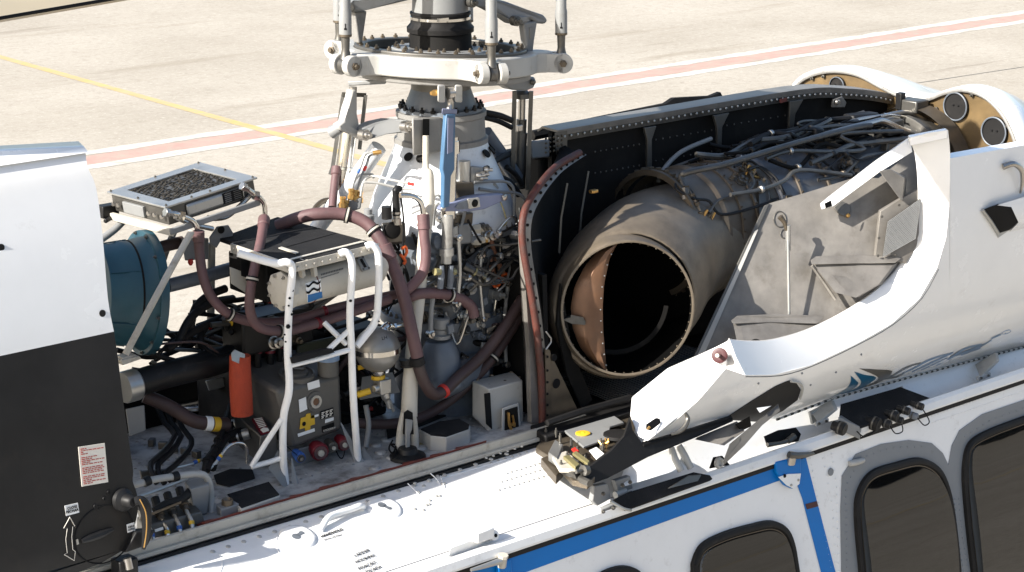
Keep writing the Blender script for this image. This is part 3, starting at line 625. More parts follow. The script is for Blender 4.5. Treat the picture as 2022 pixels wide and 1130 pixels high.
tc2 = UP(648, 728, f0[0]+tn*.02, tn); b = B(); lathe(b, tc2+V((0, 0, -.02)), (0, 0, 1), [(0, .034), (.045, .034), (.047, .036), (.055, .036), (.058, .03)], 24); O('filler_neck', b, 'greybox', RS)
b = B(); lathe(b, tc2+V((0, 0, .03)), (0, 0, 1), [(0, .037), (.01, .037)], 24); O('neck_ring', b, 'logo_script', RS)
cg = RF(622, 793); b = B(); lathe(b, cg, (0, -1, .05), [(0, .034), (.003, .033)], 28); G0 = O('gauge_bezel', b, 'greybox', RS)
b = B(); lathe(b, cg+V((0, -.003, 0)), (0, -1, .05), [(0, .022), (.005, .021), (.005, .013), (.001, .012)], 28); O('gauge_ring', b, 'alu', G0)
b = B(); lathe(b, cg+V((0, -.0035, 0)), (0, -1, .05), [(0, .0115), (.001, .0115)], 20); O('gauge_dial', b, 'bronze', G0)
def decal(s, m, par, nm='label_plate', off=.003):
    b = B(); slab(b, [RF(x, y, off) for x, y in PX(s)], (0, .0012, 0)); return O(nm, b, m, par)
decal('607,757 630,750 632,764 609,771', 'sticker', RS); d1 = decal('590,790 604,784 607,808 592,815', 'sticker', RS)
decal('594,826 604,823 605,818 613,816 614,822 621,820 622,838 613,841 613,849 603,851 602,845 592,848', 'yellow', RS, 'yellow_cross')
b = B(); lathe(b, RF(600, 837, .003), (0, -1, 0), [(0, .007), (.002, .007)], 14); O('cross_hole', b, 'soot', RS)
decal('588,857 621,846 622,852 589,863', 'sticker', RS); decal('614,822 629,818 629,822 614,827', 'sticker', RS)
d2 = decal('633,813 658,805 659,820 634,828', 'ink', RS); decal('642,829 659,824 659,830 642,836', 'sticker', RS); d3 = decal('636,843 660,834 660,846 637,855', 'ink', RS)
b = B()
for i in range(4):
    for j in range(3): slab(b, [RF(635+j*8+dx_, 815+i*3.4-j*2.6+dy_, .0042) for dx_, dy_ in ((0, 0), (6-i % 2*2, -2), (6-i % 2*2, 0), (0, 2))], (0, .0006, 0))
O('label_print', b, 'placard', d2, kind='stuff')
text('label_lettering', 'GOODRICH', d3, 'placard', RF(638, 853, .0035), f0[1]-f0[0], (0, 0, 1), .009, .001)
CAPG = 'dust caps under the grey reservoir'
for (x, y, r, m, lab) in ((631, 892, .030, 'redcap', 'larger dark red dust cap under the grey reservoir'), (678, 876, .023, 'redcap', 'smaller dark red dust cap beside the second rack tube'), (656, 882, .018, 'darksteel', 'small grey coupling between the two red caps'), (592, 903, .017, 'bluesleeve', 'blue rimmed dust cap beside the left rack tube')):
    p = U(x, y, Y=-.23); d = V((-.28, -.95, -.08)).normalized(); h = T('dust_cap', lab, 'cap', p, CAPG)
    b = B(); lathe(b, p+d*-.04, d, [(0, r*.8), (.03, r), (.045, r*1.02), (.05, r*.92)], 10 if m == 'redcap' else 18); O('cap_body', b, m, h, bev=.001)
    b = B(); lathe(b, p+d*.0095, d, [(0, r*.76), (.004, r*.72), (.004, r*.5), (.002, r*.45)], 20); O('cap_rim', b, 'hose' if m == 'redcap' else 'darksteel', h)
    b = B(); lathe(b, p+d*.012, d, [(0, r*.36), (.006, r*.34), (.007, 0)], 16); O('cap_centre', b, 'cream' if m != 'bluesleeve' else 'steel', h)
b = B(); tube(b, L('556,872,-.2 570,885 588,900,-.25'), .0012, 5, 4); O('cap_lanyard', b, 'ink', None, 'thin black cord leading to the blue rimmed cap', 'lanyard')
b = B(); tube(b, L('660,880,-.2 668,900,-.25 676,905 681,890'), .002, 5, 4); O('cap_lanyard', b, 'ink', None, 'black cord loop under the smaller red cap', 'lanyard')
b = B(); hexa(b, L('560,895,-.19 690,858 690,880 580,925')+L('560,895,-.1 690,858 690,880 580,925')); O('reservoir_bracket', b, 'ltgrey', None, 'pale bracket plate below the grey reservoir', 'bracket', bev=.003)
# ================================================================ orange sleeve, control box
SL = T('orange_sleeve', 'orange heat sleeve standing upright at the left of the grey reservoir', 'sleeve', U(475, 815, Y=.02))
b = B(); tube(b, L('474,702,-.11 474,740,-.11 476,780,-.11 478,818,-.11'), [.033, .035, .036, .035], 16, 4); O('sleeve', b, 'orange', SL)
b = B(); slab(b, L('456,697,-.15 462,690,-.14 483,699,-.14 482,707,-.15 472,705 471,718,-.152 457,712'), (0, -.004, 0)); O('clip', b, 'alu', SL, bev=.001)
CB = T('control_box', 'small dark metal box with red label and plugs, left of the rack foot', 'box', U(520, 900, Y=-.1))
cq = L('458,812,-.02 511,818,-.0 546,850,-.16 515,862,-.16'); cn = (cq[2]-cq[0]).cross(cq[3]-cq[0]).normalized(); cn = cn if cn.z > 0 else -cn
b = B(); hexa(b, L('472,882,-.02 509,913,-.16 549,902,-.16 520,862,.0')+[cq[0], cq[3], cq[2], cq[1]]); O('housing', b, 'darksteel', CB, bev=.003)
def CT_(x, y, o): return UP(x, y, cq[0]+cn*o, cn)
b = B(); slab(b, [CT_(x, y, .004) for x, y in PX('497,827 518,824 533,853 516,859')], cn*-.002); RL = O('red_label', b, 'redcap', CB)
b = B(); q = [CT_(x, y, .002) for x, y in PX('497,827 518,824 533,853 516,859')]
for i in range(6): slab(b, [quadpt(q, a, c)+V((0, -.003, .0042)) for a, c in ((.1, .08+.1*i), (.85, .08+.1*i), (.85, .12+.1*i), (.1, .12+.1*i))], (0, 0, -.001))
slab(b, [quadpt(q, a, c)+V((0, -.003, .0042)) for a, c in ((.1, .75), (.5, .68), (.9, .78), (.9, .95), (.2, .95))], (0, 0, -.001)); O('label_print', b, 'placard', RL, kind='stuff')
for s in ('450,868,-.05 470,862,-.07 490,856,-.09', '448,842,-.0 462,838 476,834,-.02'):
    p = L(s); b = B(); tube(b, p, [.014, .016, .017], 12, 3); k = O('plug', b, 'black', CB)
    b = B(); d = (p[2]-p[1]).normalized(); lathe(b, p[2], d, [(-.018, .018), (-.012, .0185), (.004, .0185)], 14); lathe(b, p[1], d, [(-.003, .0175), (.003, .0175)], 14); O('plug_ring', b, 'alu', k)
b = B(); tube(b, L('425,918,-.2 445,888,-.18 462,876 480,877 487,890 488,915'), .0058, 10, 6); O('bent_pipe', b, 'chrome', None, 'thin shiny pipe bent over in front of the control box', 'pipe')
# ================================================================ ducts on the forward deck
DU = T('black_duct', 'fat black air duct with metal collar coming from behind the black cowling', 'duct', U(300, 800, Y=.0))
b = B(); tube(b, L('262,760,.0 320,742 400,722 470,702,.05 560,676,.1 650,655,.15'), .043, 18, 3); O('duct', b, 'black', DU)
b = B(); p = L('243,766,.0 275,757'); lathe(b, p[0], p[1]-p[0], [(0, .048), (.004, .05), (.045, .05), (.05, .046)], 28); O('collar', b, 'alu', DU)
b = B(); hexa(b, L('248,808,-.02 285,800,-.02 288,850,-.02 255,862,-.02')+L('248,808,.1 285,800,.1 288,850,.1 255,862,.1')); O('collar_bracket', b, 'ltgrey', DU, bev=.003)
BD = T('brown_duct', 'brown flexible duct with white and yellow bands lying on the deck', 'duct', U(370, 840, Z=2.22))
b = B(); tube(b, L('285,782,.05 320,796,.02 350,812,0 385,832,-.04 425,838,-.06 448,838,-.06'), .022, 14, 5); O('duct', b, 'hosedark', BD)
for x, m in ((406, 'sticker'), (423, 'yellow')):
    qs = spline(L('285,782,.05 320,796,.02 350,812,0 385,832,-.04 425,838,-.06 448,838,-.06'), 8); i_ = {406: 29, 423: 32}[x]; b = B(); lathe(b, qs[i_], qs[i_+1]-qs[i_], [(-.011, .0226), (-.01, .0236), (.01, .0236), (.011, .0226)], 18); O('label_band', b, m, BD)
AP = T('access_plate', 'shiny riveted metal cover plate behind the brown duct on deck', 'plate', U(395, 800, Z=2.24))
c = U(385, 790, Z=2.245); b = B(); lathe(b, c, (0, 0, 1), [(0, .135), (.012, .13), (.016, .12), (.012, .02)], 10); O('plate', b, 'steel', AP, bev=.004)
b = B()
for i in range(26): a = i/26*6.283; dome(b, c+V((math.cos(a)*.118, math.sin(a)*.118, .015)), (0, 0, 1), .005)
for i in range(8): dome(b, c+V((-.08+i*.02, .02, .013)), (0, 0, 1), .004)
O('plate_rivets', b, 'darksteel', AP, kind='stuff')
b = B(); hexa(b, L('405,752,.16 440,744 446,764 412,772')+L('405,752,.2 440,744 446,764 412,772')); O('bracket', b, 'alu', AP, bev=.004)
b = B(); tube(b, [c+V((.05, -.03, .015)), c+V((.05, -.03, .035))], .012, 8, 1); O('fitting', b, 'steel', AP)
b = B(); tube(b, [c+V((-.03, .05, .015)), c+V((-.03, .05, .03)), c+V((-.05, .05, .034))], .01, 8, 1); O('fitting', b, 'steel', AP)
for i, s in enumerate(('305,790,.1 325,835,.02 345,860,-.05 320,895,-.12 298,915,-.17 300,935,-.22 310,955,-.25', '325,790,.1 338,835,.02 358,862,-.05 334,897,-.12 312,918,-.17 316,940,-.22 325,955,-.25', '345,800,.1 360,845,.0 378,868,-.05 372,890,-.1 345,920,-.17 326,935,-.21 338,950,-.25')):
    b = B(); tube(b, L(s), .009, 8, 2); O('deck_conduit', b, 'black', None, ('black kinked conduit on deck nearest the black cowling', 'middle one of three black kinked conduits on deck', 'black kinked conduit on deck farthest from the cowling')[i], 'conduit', 'kinked conduits on the forward deck')
b = B(); hexa(b, L('276,930,-.2 330,925 335,945 280,955')+L('276,930,-.17 330,925 335,945 280,955')); O('conduit_clamp', b, 'darksteel', None, 'dark clamp block across the three kinked conduits', 'clamp', bev=.004)
for i, s in enumerate(('455,800,.0 448,830,-.05 430,870,-.1 418,905,-.17 410,930,-.22', '450,815,.0 440,850,-.05 425,885,-.13 408,910,-.18 404,938,-.22', '480,850,-.05 450,862,-.08 432,890,-.13 420,925,-.2')):
    b = B(); tube(b, L(s), .0085+.002*i, 8, 5)
    p = L(s)
    for t in range(1, len(p)-1): lathe(b, p[t], p[t+1]-p[t], [(-.004, .014), (.004, .014)], 10)
    O('wire_bundle', b, 'rubber', None, ('black wire bundle running forward from the orange sleeve', 'black wire bundle running down to the grab rail', 'thicker wire bundle leaving the control box plug')[i], 'wire bundle', 'black wire bundles on the forward deck')
for s, lab in (('340,925,-.15 375,917 398,908', 'thin pipe with blue sleeve lying beside the conduits'), ('405,935,-.2 425,915 440,895', 'thin pipe with blue and yellow sleeve beside the wire bundles')):
    h = T('sleeved_pipe', lab, 'pipe', L(s)[0], 'thin sleeved pipes on deck'); p = L(s)
    b = B(); tube(b, p, .0045, 8, 3); O('pipe', b, 'steel', h); b = B(); tube(b, [p[1].lerp(p[2], .3), p[1].lerp(p[2], .6)], .0062, 8, 1); O('sleeve', b, 'bluesleeve', h)
    b = B(); tube(b, [p[1].lerp(p[2], .6), p[1].lerp(p[2], .8)], .0062, 8, 1); O('sleeve', b, 'yellow', h)
# grab rail, bins, treads, valve block
GR = T('grab_rail', 'white bent grab rail with black clamps above the valve block', 'rail', U(416, 1025, Z=2.2))
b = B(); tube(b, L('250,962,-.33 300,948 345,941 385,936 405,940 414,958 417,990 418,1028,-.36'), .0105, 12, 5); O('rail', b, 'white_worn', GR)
b = B(); tube(b, L('262,985,-.3 310,968 370,945'), .006, 8, 1); O('lower_rod', b, 'alu', GR)
for s in ('284,953,-.33 291,950', '340,943,-.33 350,940'):
    p = L(s); b = B(); lathe(b, p[0], p[1]-p[0], [(0, .015), (.02, .015)], 12); O('clamp', b, 'black', GR)
b = B(); box(b, U(418, 1026, Z=2.205), (.06, .05, .012)); O('base_plate', b, 'ltgrey', GR, bev=.003)
b = B(); hexa(b, L('384,1022,-.36 410,1014,-.36 410,1004,-.3 372,1005,-.3')+L('376,966,-.36 414,956,-.36 408,940,-.28 364,951,-.28')); O('drip_bin', b, 'ltgrey', None, 'small open pale metal bin behind the white grab rail', 'bin', bev=.004)
NB = T('anchor_block', 'small pale anchor block with a round nut beside the left tread', 'block', U(455, 1020, Z=2.2))
b = B(); hexa(b, L('437,1030,-.43 476,1018,-.43 470,1005,-.38 428,1014,-.38')+L('436,1007,-.43 473,995,-.43 452,983,-.38 426,996,-.38')); O('block', b, 'ltgrey', NB, bev=.003)
b = B(); lathe(b, U(449, 994, Y=-.41), (0, 0, 1), [(-.004, .018), (.012, .017), (.014, .012), (.006, .008)], 12); O('nut', b, 'brownsteel', NB)
def tread(s, z, h, lab, side_m='white_worn'):
    t = T('tread_step', lab, 'step', U(*PX(s)[0], Z=2.2), 'black topped steps on the deck'); p = L(' '.join(q+(',%g' % z if i == 0 else '') for i, q in enumerate(s.split())), 'Z')
    b = B(); slab(b, [q+V((0, 0, -.004)) for q in p], (0, 0, -h)); O('step_body', b, side_m, t, bev=.003)
    c = sum(p, V((0, 0, 0)))/len(p); b = B(); slab(b, [q.lerp(c, .05) for q in p], (0, 0, -.0035)); O('tread_top', b, 'tread', t)
tread('446,976 532,950 554,976 476,1003', 2.235, .03, 'parallelogram black step with pale edge beside the anchor block')
tread('420,938 455,925 500,926 506,944 452,961 426,955', 2.206, .006, 'flat black tread patch above the parallelogram step', 'ltgrey')
tread('828,847 868,831 908,826 929,838 927,846 881,862 850,859', 2.252, .05, 'six sided raised black step in front of the small white box')
tread('760,846 800,826 868,808 884,820 834,840 762,868', 2.21, .01, 'flat black tread patch left of the raised step', 'ltgrey')
VB = T('valve_block', 'dark hydraulic valve block with four pipe fittings beside the black cowling', 'valve block', U(330, 1060, Z=2.2))
b = B(); hexa(b, L('285,1075,-.42 405,1032,-.42 385,1012,-.33 270,1050,-.33')+L('282,1040,-.41 398,1010,-.41 380,990,-.33 270,1020,-.33')); O('block', b, 'darksteel', VB, bev=.004)
b = B(); slab(b, L('278,1022,-.40 358,990 358,994 278,1027'), (0, .004, 0)); O('divider', b, 'brownsteel', VB)
for i, (x, y) in enumerate(PX('288,1030 318,1024 342,1015 366,1005')):
    p = [U(x-12, y-40, Y=-.33), U(x-4, y-12, Y=-.37), U(x+3, y+6, Y=-.40), U(x+12, y+24, Y=-.43), U(x+14, y+42, Y=-.445)]
    b = B(); tube(b, p[1:], .0065, 8, 4); O('pipe', b, ('steel', 'chrome', 'steel', 'alu')[i], VB)
    b = B(); lathe(b, p[1], p[2]-p[1], [(-.03, .012), (0, .016), (.012, .016), (.014, .011), (.03, .011)], 6); O('fitting', b, 'brownsteel' if i % 2 else 'darksteel', VB)
    b = B(); tube(b, [p[3], p[3].lerp(p[4], .4)], .0082, 8, 1); O('sleeve', b, ('bluesleeve', 'yellow')[i % 2], VB)
    b = B(); tube(b, [p[0], p[0].lerp(p[1], .6), p[1]], .013, 8, 2); O('hose_end', b, 'black', VB)
b = B(); tube(b, L('305,1010,-.38 330,995 360,985 380,965,-.3'), .013, 10, 4); O('convoluted_hose', b, 'rubber', VB)
b = B(); slab(b, L('306,1046,-.43 322,1041 323,1046 307,1051'), (0, .002, 0)); O('tag_plate', b, 'sticker', VB)
# ================================================================ hoses between cooler, gearbox and engine
def hose(lab, s, r, m='hose', k=6, cuffs=(), clamps=(), end=None):
    p = L(s); t = T('hose', lab, 'hose', p[0], 'oil hoses round the gearbox'); b = B(); tube(b, p, r, 14, k); O('hose_body', b, m, t)
    q = spline(p, 8)
    for f, w_, m_ in cuffs:
        i = int(f*(len(q)-1)); j = min(i+1, len(q)-1); i = j-1; d = (q[j]-q[i]).normalized(); b = B(); lathe(b, q[i]-d*w_/2, d, [(0, r*1.02), (.002, r*1.22), (w_-.003, r*1.22), (w_, r*1.02)], 16); O('cuff', b, m_, t)
    for f in clamps:
        i = min(int(f*(len(q)-1)), len(q)-2); d = (q[i+1]-q[i]).normalized(); b = B(); lathe(b, q[i], d, [(-.008, r*1.02), (-.007, r*1.28), (.007, r*1.28), (.008, r*1.02)], 16); c_ = O('clamp', b, 'rubber', t)
        b = B(); lathe(b, q[i], d, [(-.003, r*1.3), (.003, r*1.3)], 16); O('clamp_band', b, 'cream', c_)
    return t
hose('mauve hose dropping from the left outlet of the oil cooler', '392,464,-.04 394,500 402,550,-.06 420,590,-.08 455,622,-.1 510,637,-.12 580,632,-.15 650,612,-.18 720,595,-.2 790,580,-.22', .0155, cuffs=[(.02, .035, 'hose'), (.77, .014, 'redcap')], clamps=(.45,))
hose('mauve hose dropping from the right outlet of the oil cooler', '521,436,-.05 515,475,-.12 505,520,-.18 495,570,-.2 494,615,-.2 512,646,-.2 560,654,-.2 620,640,-.2 700,615,-.22 770,590,-.24', .0155, cuffs=[(.02, .04, 'hose'), (.80, .014, 'redcap')], clamps=(.3, .66))
hose('thick pink mauve hose arching over the rack and down past the cylinder', '548,447,.05 585,432,.0 625,423,-.05 680,424,-.1 722,440,-.15 752,475,-.2 776,525,-.24 797,585,-.28 812,650,-.32 824,705,-.335', .0205, cuffs=[(.62, .05, 'hose')], clamps=(.36, .5))
hose('dark lower elbow of the thick hose above the centre strut foot', '823,708,-.335 830,735,-.335 842,762,-.33 856,778,-.32 876,772,-.31 905,745,-.30 950,705,-.28 990,655,-.28 1032,590,-.26', .0195, 'hosedark', cuffs=[(.04, .03, 'rubber'), (.5, .016, 'red')])
hose('dark brown hose running low from the reservoir to the bulkhead', '700,835,-.2 760,838,-.2 830,825,-.2 890,790,-.22 940,745,-.24 985,690,-.25 1035,610,-.24', .0165, 'hosedark', clamps=(.8,))
hose('mauve hose curving across the gearbox with a drooping end', '800,590,-.25 830,580,-.28 870,580 905,588 930,605 936,625', .018, clamps=(.5,))
hose('mauve hose with steel elbow hanging beside the centre strut', '836,436,-.26 838,470,-.27 841,505,-.28 836,535,-.28 820,558,-.28 800,575,-.27', .0165, cuffs=[(.04, .05, 'hose')])
hose('dusty pink hose hanging from the left servo', '664,338,.1 660,370,.08 656,410,.05', .014, cuffs=[(.05, .03, 'hose')])
hose('braided grey hose looping left of the gearbox', '655,395,.15 637,398,.15 622,412,.14 618,430,.12', .009, 'brownsteel')
hose('dark hose leaving the blue fan towards the rack', '305,492,.15 330,485,.15 360,478,.15', .019, 'hosedark')
hose('grey blue pipe between the blue fan and the rack case', '330,565,.1 390,550,.1 460,530,.12', .022, 'gearblue', k=1)
for i, s in enumerate(('375,655,.05 385,610,.05 410,585,.08 445,570,.1', '350,680,.0 375,630,.02 415,600,.06 460,590,.1', '330,690,.02 365,665,.03 410,640,.06 470,615,.1', '400,690,.05 395,665,.06 405,645,.1')):
    hose(('thin black hose nearest the blue fan', 'black hose bending below the grey blue pipe', 'black hose lying above the black duct', 'short black hose at the far deck edge')[i], s, .013, 'rubber')
hose('thin yellow hose slanting behind the orange sleeve', '455,628,.02 468,655 480,690 487,715,.0', .009, 'yellow')
for i, (x, y) in enumerate(PX('508,690 533,672 533,690 552,680')):
    t = T('red_clamp_joint', ('red banded joint nearest the yellow hose', 'upper red banded joint behind the rack tube', 'lower red banded joint behind the rack tube', 'red banded joint at the rack tube')[i], 'clamp', U(x, y, Y=-.02), 'red banded hose joints')
    p = U(x, y, Y=-.02); b = B(); lathe(b, p, (.1, .2, 1), [(-.014, .014), (-.013, .017), (-.005, .017), (-.004, .015), (.004, .015), (.005, .017), (.013, .017), (.014, .014)], 14); O('red_bands', b, 'redcap', t)
    b = B(); lathe(b, p, (.1, .2, 1), [(-.0045, .0165), (.0045, .0165)], 14); O('band', b, 'alu', t)
    b = B(); tube(b, [p+V((0, 0, -.07)), p+V((0, 0, .015)), p+V((.02, .05, .04))], .0115, 10, 3); O('stub', b, 'rubber', t)
# dark equipment behind the rack
b = B(); hexa(b, L('585,680,0 700,655 700,705 585,730')+L('585,680,.15 700,655 700,705 585,730')); O('oily_case', b, 'olive', None, 'dark oily case with olive streaks behind the rack tubes', 'case', bev=.01)
b = B(); hexa(b, L('385,640,.2 455,615 470,680 405,672')+L('385,640,.32 455,615 470,680 405,672')); O('torn_cover', b, 'olive', None, 'black cover plate above the duct at the far deck edge', 'cover', bev=.005)
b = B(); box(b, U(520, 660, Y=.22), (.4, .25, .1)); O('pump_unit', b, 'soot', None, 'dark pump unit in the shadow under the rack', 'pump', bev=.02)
# ================================================================ fire bottle
FB = T('fire_bottle', 'round dull metal bottle with a bright strap and yellow banded valve behind the rack tubes', 'bottle', U(750, 800, Y=-.22))
fb = U(745, 690, Y=-.24); R_ = .074
b = B(); lathe(b, fb, (0, .05, 1), [(R_*math.sin(a*math.pi/20-math.pi/2), R_*math.cos(a*math.pi/20-math.pi/2)) for a in range(21)], 36, caps=False); O('sphere', b, 'sphere', FB)
b = B(); lathe(b, fb, (0, .05, 1), [(-.010, R_*1.002), (-.010, R_*1.015), (.006, R_*1.015), (.006, R_*1.002)], 36); O('strap', b, 'chrome', FB)
b = B(); q = L('757,652,-.25 766,644 778,645 798,641'); tube(b, q, [.014, .015, .010, .007], 12, 4); lathe(b, q[0], (-.1, -.2, -1), [(-.01, .014), (.002, .019), (.008, .019)], 14); lathe(b, q[2], q[3]-q[2], [(-.006, .013), (.004, .013)], 6); O('fill_fitting', b, 'chrome', FB)
b = B(); lathe(b, fb+V((0, 0, -R_)), (0.05, -.05, -1), [(-.012, .026), (.002, .024), (.012, .02)], 18); NK = O('neck', b, 'steel', FB)
b = B(); lathe(b, fb+V((0, 0, -R_)), (0.05, -.05, -1), [(.012, .023), (.024, .023)], 18); O('yellow_band', b, 'yellow', NK)
b = B(); vb = fb+V((.01, -.01, -R_-.048)); box(b, vb, (.045, .04, .05)); lathe(b, vb, (.3, -.1, -1), [(0, .017), (.045, .015), (.05, .010), (.085, .008)], 12); lathe(b, vb, (-1, -.1, -.05), [(0, .015), (.04, .013)], 12); O('valve', b, 'alu', FB, bev=.004)
b = B(); tube(b, L('705,780,-.22 718,776,-.23 731,772,-.24'), .011, 10, 2); O('orange_pipe', b, 'yellow', FB)
b = B(); slab(b, L('706,722,-.2 718,720 719,728 707,731'), (0, -.003, 0)); O('yellow_tag', b, 'yellow', FB)
text('handwriting', 'LH', FB, 'ink', U(754, 672, Y=-.325), (.9, -.3, .1), (0, .1, 1), .016, 0)
b = B(); hexa(b, L('715,745,-.17 775,735 790,775 710,790')+L('715,745,-.15 775,735 790,775 710,790')); O('mount_plate', b, 'ltgrey', FB)
b = B(); tube(b, L('768,790,-.26 775,805 778,812'), .006, 8, 2); tube(b, L('722,800,-.2 728,840,-.22 722,885,-.26'), .009, 8, 4); O('drain_pipe', b, 'ltgrey', FB)
# ================================================================ main gearbox
GB = T('main_gearbox', 'pale conical main gearbox with grey cast collar under the rotor mast', 'gearbox', (0, 0, 2.2))
b = B(); lathe(b, (0, 0, 0), (0, 0, 1), [(2.84, .255), (2.88, .250), (2.95, .228), (3.03, .192), (3.09, .165), (3.125, .152)], 56); O('cone', b, 'gearwhite', GB)
b = B(); lathe(b, (0, 0, 0), (0, 0, 1), [(3.115, .150), (3.12, .158), (3.135, .158), (3.14, .149), (3.205, .146), (3.21, .152), (3.226, .152), (3.228, .13)], 56); O('collar', b, 'castgrey', GB)
b = B(); lathe(b, (0, 0, 0), (0, 0, 1), [(3.226, .140), (3.238, .138), (3.24, .122), (3.245, .12), (3.30, .10)], 48); O('flange_cone', b, 'gearblue', GB)
b = B()
for i in range(22):
    a = i/22*6.283+.1; bolt(b, (math.cos(a)*.136, math.sin(a)*.136, 3.236), (0, 0, 1), .0085, .010)
O('flange_bolts', b, 'black', GB, kind='stuff')
for a in (-170, -154, -70, -50, -32):
    r = math.radians(a); n_ = V((math.cos(r)*.75, math.sin(r)*.75, .66)).normalized(); p = V((math.cos(r)*.172, math.sin(r)*.172, 3.093)); b = B(); lathe(b, p, n_, [(-.002, .016), (.003, .0155)], 16); O('port_hole', b, 'soot', GB)
b = B(); lathe(b, (0, 0, 0), (0, 0, 1), [(2.2, .17), (2.4, .175), (2.5, .18), (2.51, .215), (2.54, .215), (2.545, .18), (2.7, .185), (2.83, .20)], 40); O('lower_case', b, 'gearblue', GB)
b = B(); lathe(b, (0, 0, 0), (0, 0, 1), [(2.82, .20), (2.825, .258), (2.845, .258), (2.85, .245)], 48); O('case_flange', b, 'gearblue', GB)
b = B()
for i in range(40):
    a = i/40*6.283; bolt(b, (math.cos(a)*.251, math.sin(a)*.251, 2.845), (0, 0, 1), .007, .008); bolt(b, (math.cos(a)*.205, math.sin(a)*.205, 2.54), (0, 0, 1), .007, .008)
O('case_bolts', b, 'darksteel', GB, kind='stuff')
for (x, y, Y, d, prof) in ((868, 690, -.20, (0, .1, 1), [(-.13, .07), (-.02, .065), (.01, .055), (.03, .045)]), (935, 560, -.15, (.2, -1, .1), [(-.12, .13), (-.02, .12), (.0, .10), (.01, .05)]), (985, 700, -.04, (.1, -1, .2), [(-.1, .10), (-.02, .095), (.01, .07), (.02, .02)]), (900, 745, -.2, (1, 0, .1), [(-.1, .055), (.1, .055), (.12, .04)]), (940, 625, -.17, (.3, -.8, .3), [(-.1, .06), (0, .055), (.02, .03)])):
    b = B(); lathe(b, U(x, y, Y=Y), d, prof, 24); O('casting_boss', b, 'gearblue', GB, bev=.004)
b = B(); p = U(868, 665, Y=-.215); lathe(b, p, (0, -.1, 1), [(0, .036), (.012, .036), (.014, .026), (.03, .026)], 20); FN = O('filler_neck', b, 'ltgrey', GB)
b = B(); lathe(b, p+V((0, -.004, .032)), (0, -.1, 1), [(0, .027), (.004, .03), (.034, .029), (.038, .024)], 20); CP = O('filler_cap', b, 'ltgrey', GB)
b = B(); lathe(b, p+V((0, -.008, .071)), (0, -.1, 1), [(0, .015), (.001, .015)], 4); O('cap_mark', b, 'ink', CP)
for x, y, Y, r, d in ((842, 515, -.2, .03, (-.4, -1, 0)), (960, 500, -.2, .022, (0, -1, 0)), (925, 533, -.26, .012, (.4, -.7, -.5)), (1000, 600, -.1, .03, (.2, -1, .2)), (860, 480, -.24, .03, (0, -1, .2)), (1010, 470, -.1, .025, (0, -1, .1)), (975, 590, -.16, .014, (.3, -1, .3))):
    b = B(); p = U(x, y, Y=Y); lathe(b, p, d, [(-.05, r*1.2), (0, r*1.2), (.004, r*.8), (.02, r*.75), (.024, r*.4)], 12); O('case_port', b, 'gearblue', GB)
b = B(); p = U(925, 530, Y=-.27); d = V((.75, -.4, -.5)).normalized(); lathe(b, p, d, [(-.02, .019), (.005, .019), (.006, .014), (.02, .014), (.021, .017), (.028, .017), (.03, .012), (.045, .012), (.047, .015), (.053, .015), (.056, .008), (.066, .008)], 14); SN = O('sensor', b, 'darksteel', GB)
b = B(); lathe(b, p, d, [(.0215, .0175), (.0275, .0175)], 14); lathe(b, p, d, [(.057, .0085), (.067, .0085)], 6); O('sensor_ring', b, 'zincyellow', SN)
# bracket on the collar carrying the centre strut
b = B(); hexa(b, L('813,232,-.17 873,232 872,300 815,308')+L('813,232,-.08 873,232 872,300 815,308')); O('strut_bracket', b, 'castgrey', GB, bev=.008)
b = B(); hexa(b, L('835,235,-.178 848,235 848,275 834,275')+L('835,235,-.16 848,235 848,275 834,275')); O('bracket_slot', b, 'soot', GB)
# gearbox struts
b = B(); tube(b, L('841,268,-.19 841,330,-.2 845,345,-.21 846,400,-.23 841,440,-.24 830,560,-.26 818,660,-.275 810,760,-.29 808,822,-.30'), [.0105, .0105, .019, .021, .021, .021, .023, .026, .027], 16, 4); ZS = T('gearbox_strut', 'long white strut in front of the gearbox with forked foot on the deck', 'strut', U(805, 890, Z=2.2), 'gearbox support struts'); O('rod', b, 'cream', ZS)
for dx in (-1, 1):
    b = B(); tube(b, L('%d,815,-.305 %d,850,-.31 %d,888,-.315' % (806+dx*8, 805+dx*14, 804+dx*16)), [.012, .0125, .014], 10, 3); O('fork_arm', b, 'cream', ZS)
b = B(); slab(b, L('803,828,-.365 816,830 814,848 810,858 810,892 813,904 802,908 799,898 803,884 802,858'), (0, .008, 0)); O('blade_link', b, 'ltgrey', ZS, bev=.002)
b = B(); slab(b, L('799,815,-.337 806,810 815,815 817,858 797,858'), (0, .004, 0)); O('fork_slot', b, 'ink', ZS)
b = B(); lathe(b, U(805, 905, Z=2.2), (0, 0, 1), [(0, .06), (.012, .058), (.02, .035), (.035, .03)], 14); O('foot', b, 'black', ZS)
b = B(); lathe(b, L('806,715,-.29')[0], (0, .08, 1), [(-.014, .029), (-.008, .029), (-.008, .026), (.004, .026), (.004, .029), (.010, .029)], 16); O('black_bands', b, 'black', ZS)
b = B(); tube(b, L('748,290,-.02 705,350,.05 664,400,.12 620,460,.18'), .027, 14, 1); O('gearbox_strut', b, 'gearwhite', None, 'pale strut leaning left from the gearbox cone', 'strut', 'gearbox support struts')
b = B(); tube(b, L('958,262,.0 985,300,.0 1020,352,.0'), .026, 14, 1); O('gearbox_strut', b, 'gearblue', None, 'shaded strut leaning right from the gearbox cone, coloured blue grey', 'strut', 'gearbox support struts')  # the shade on this strut is put into its blue grey colour
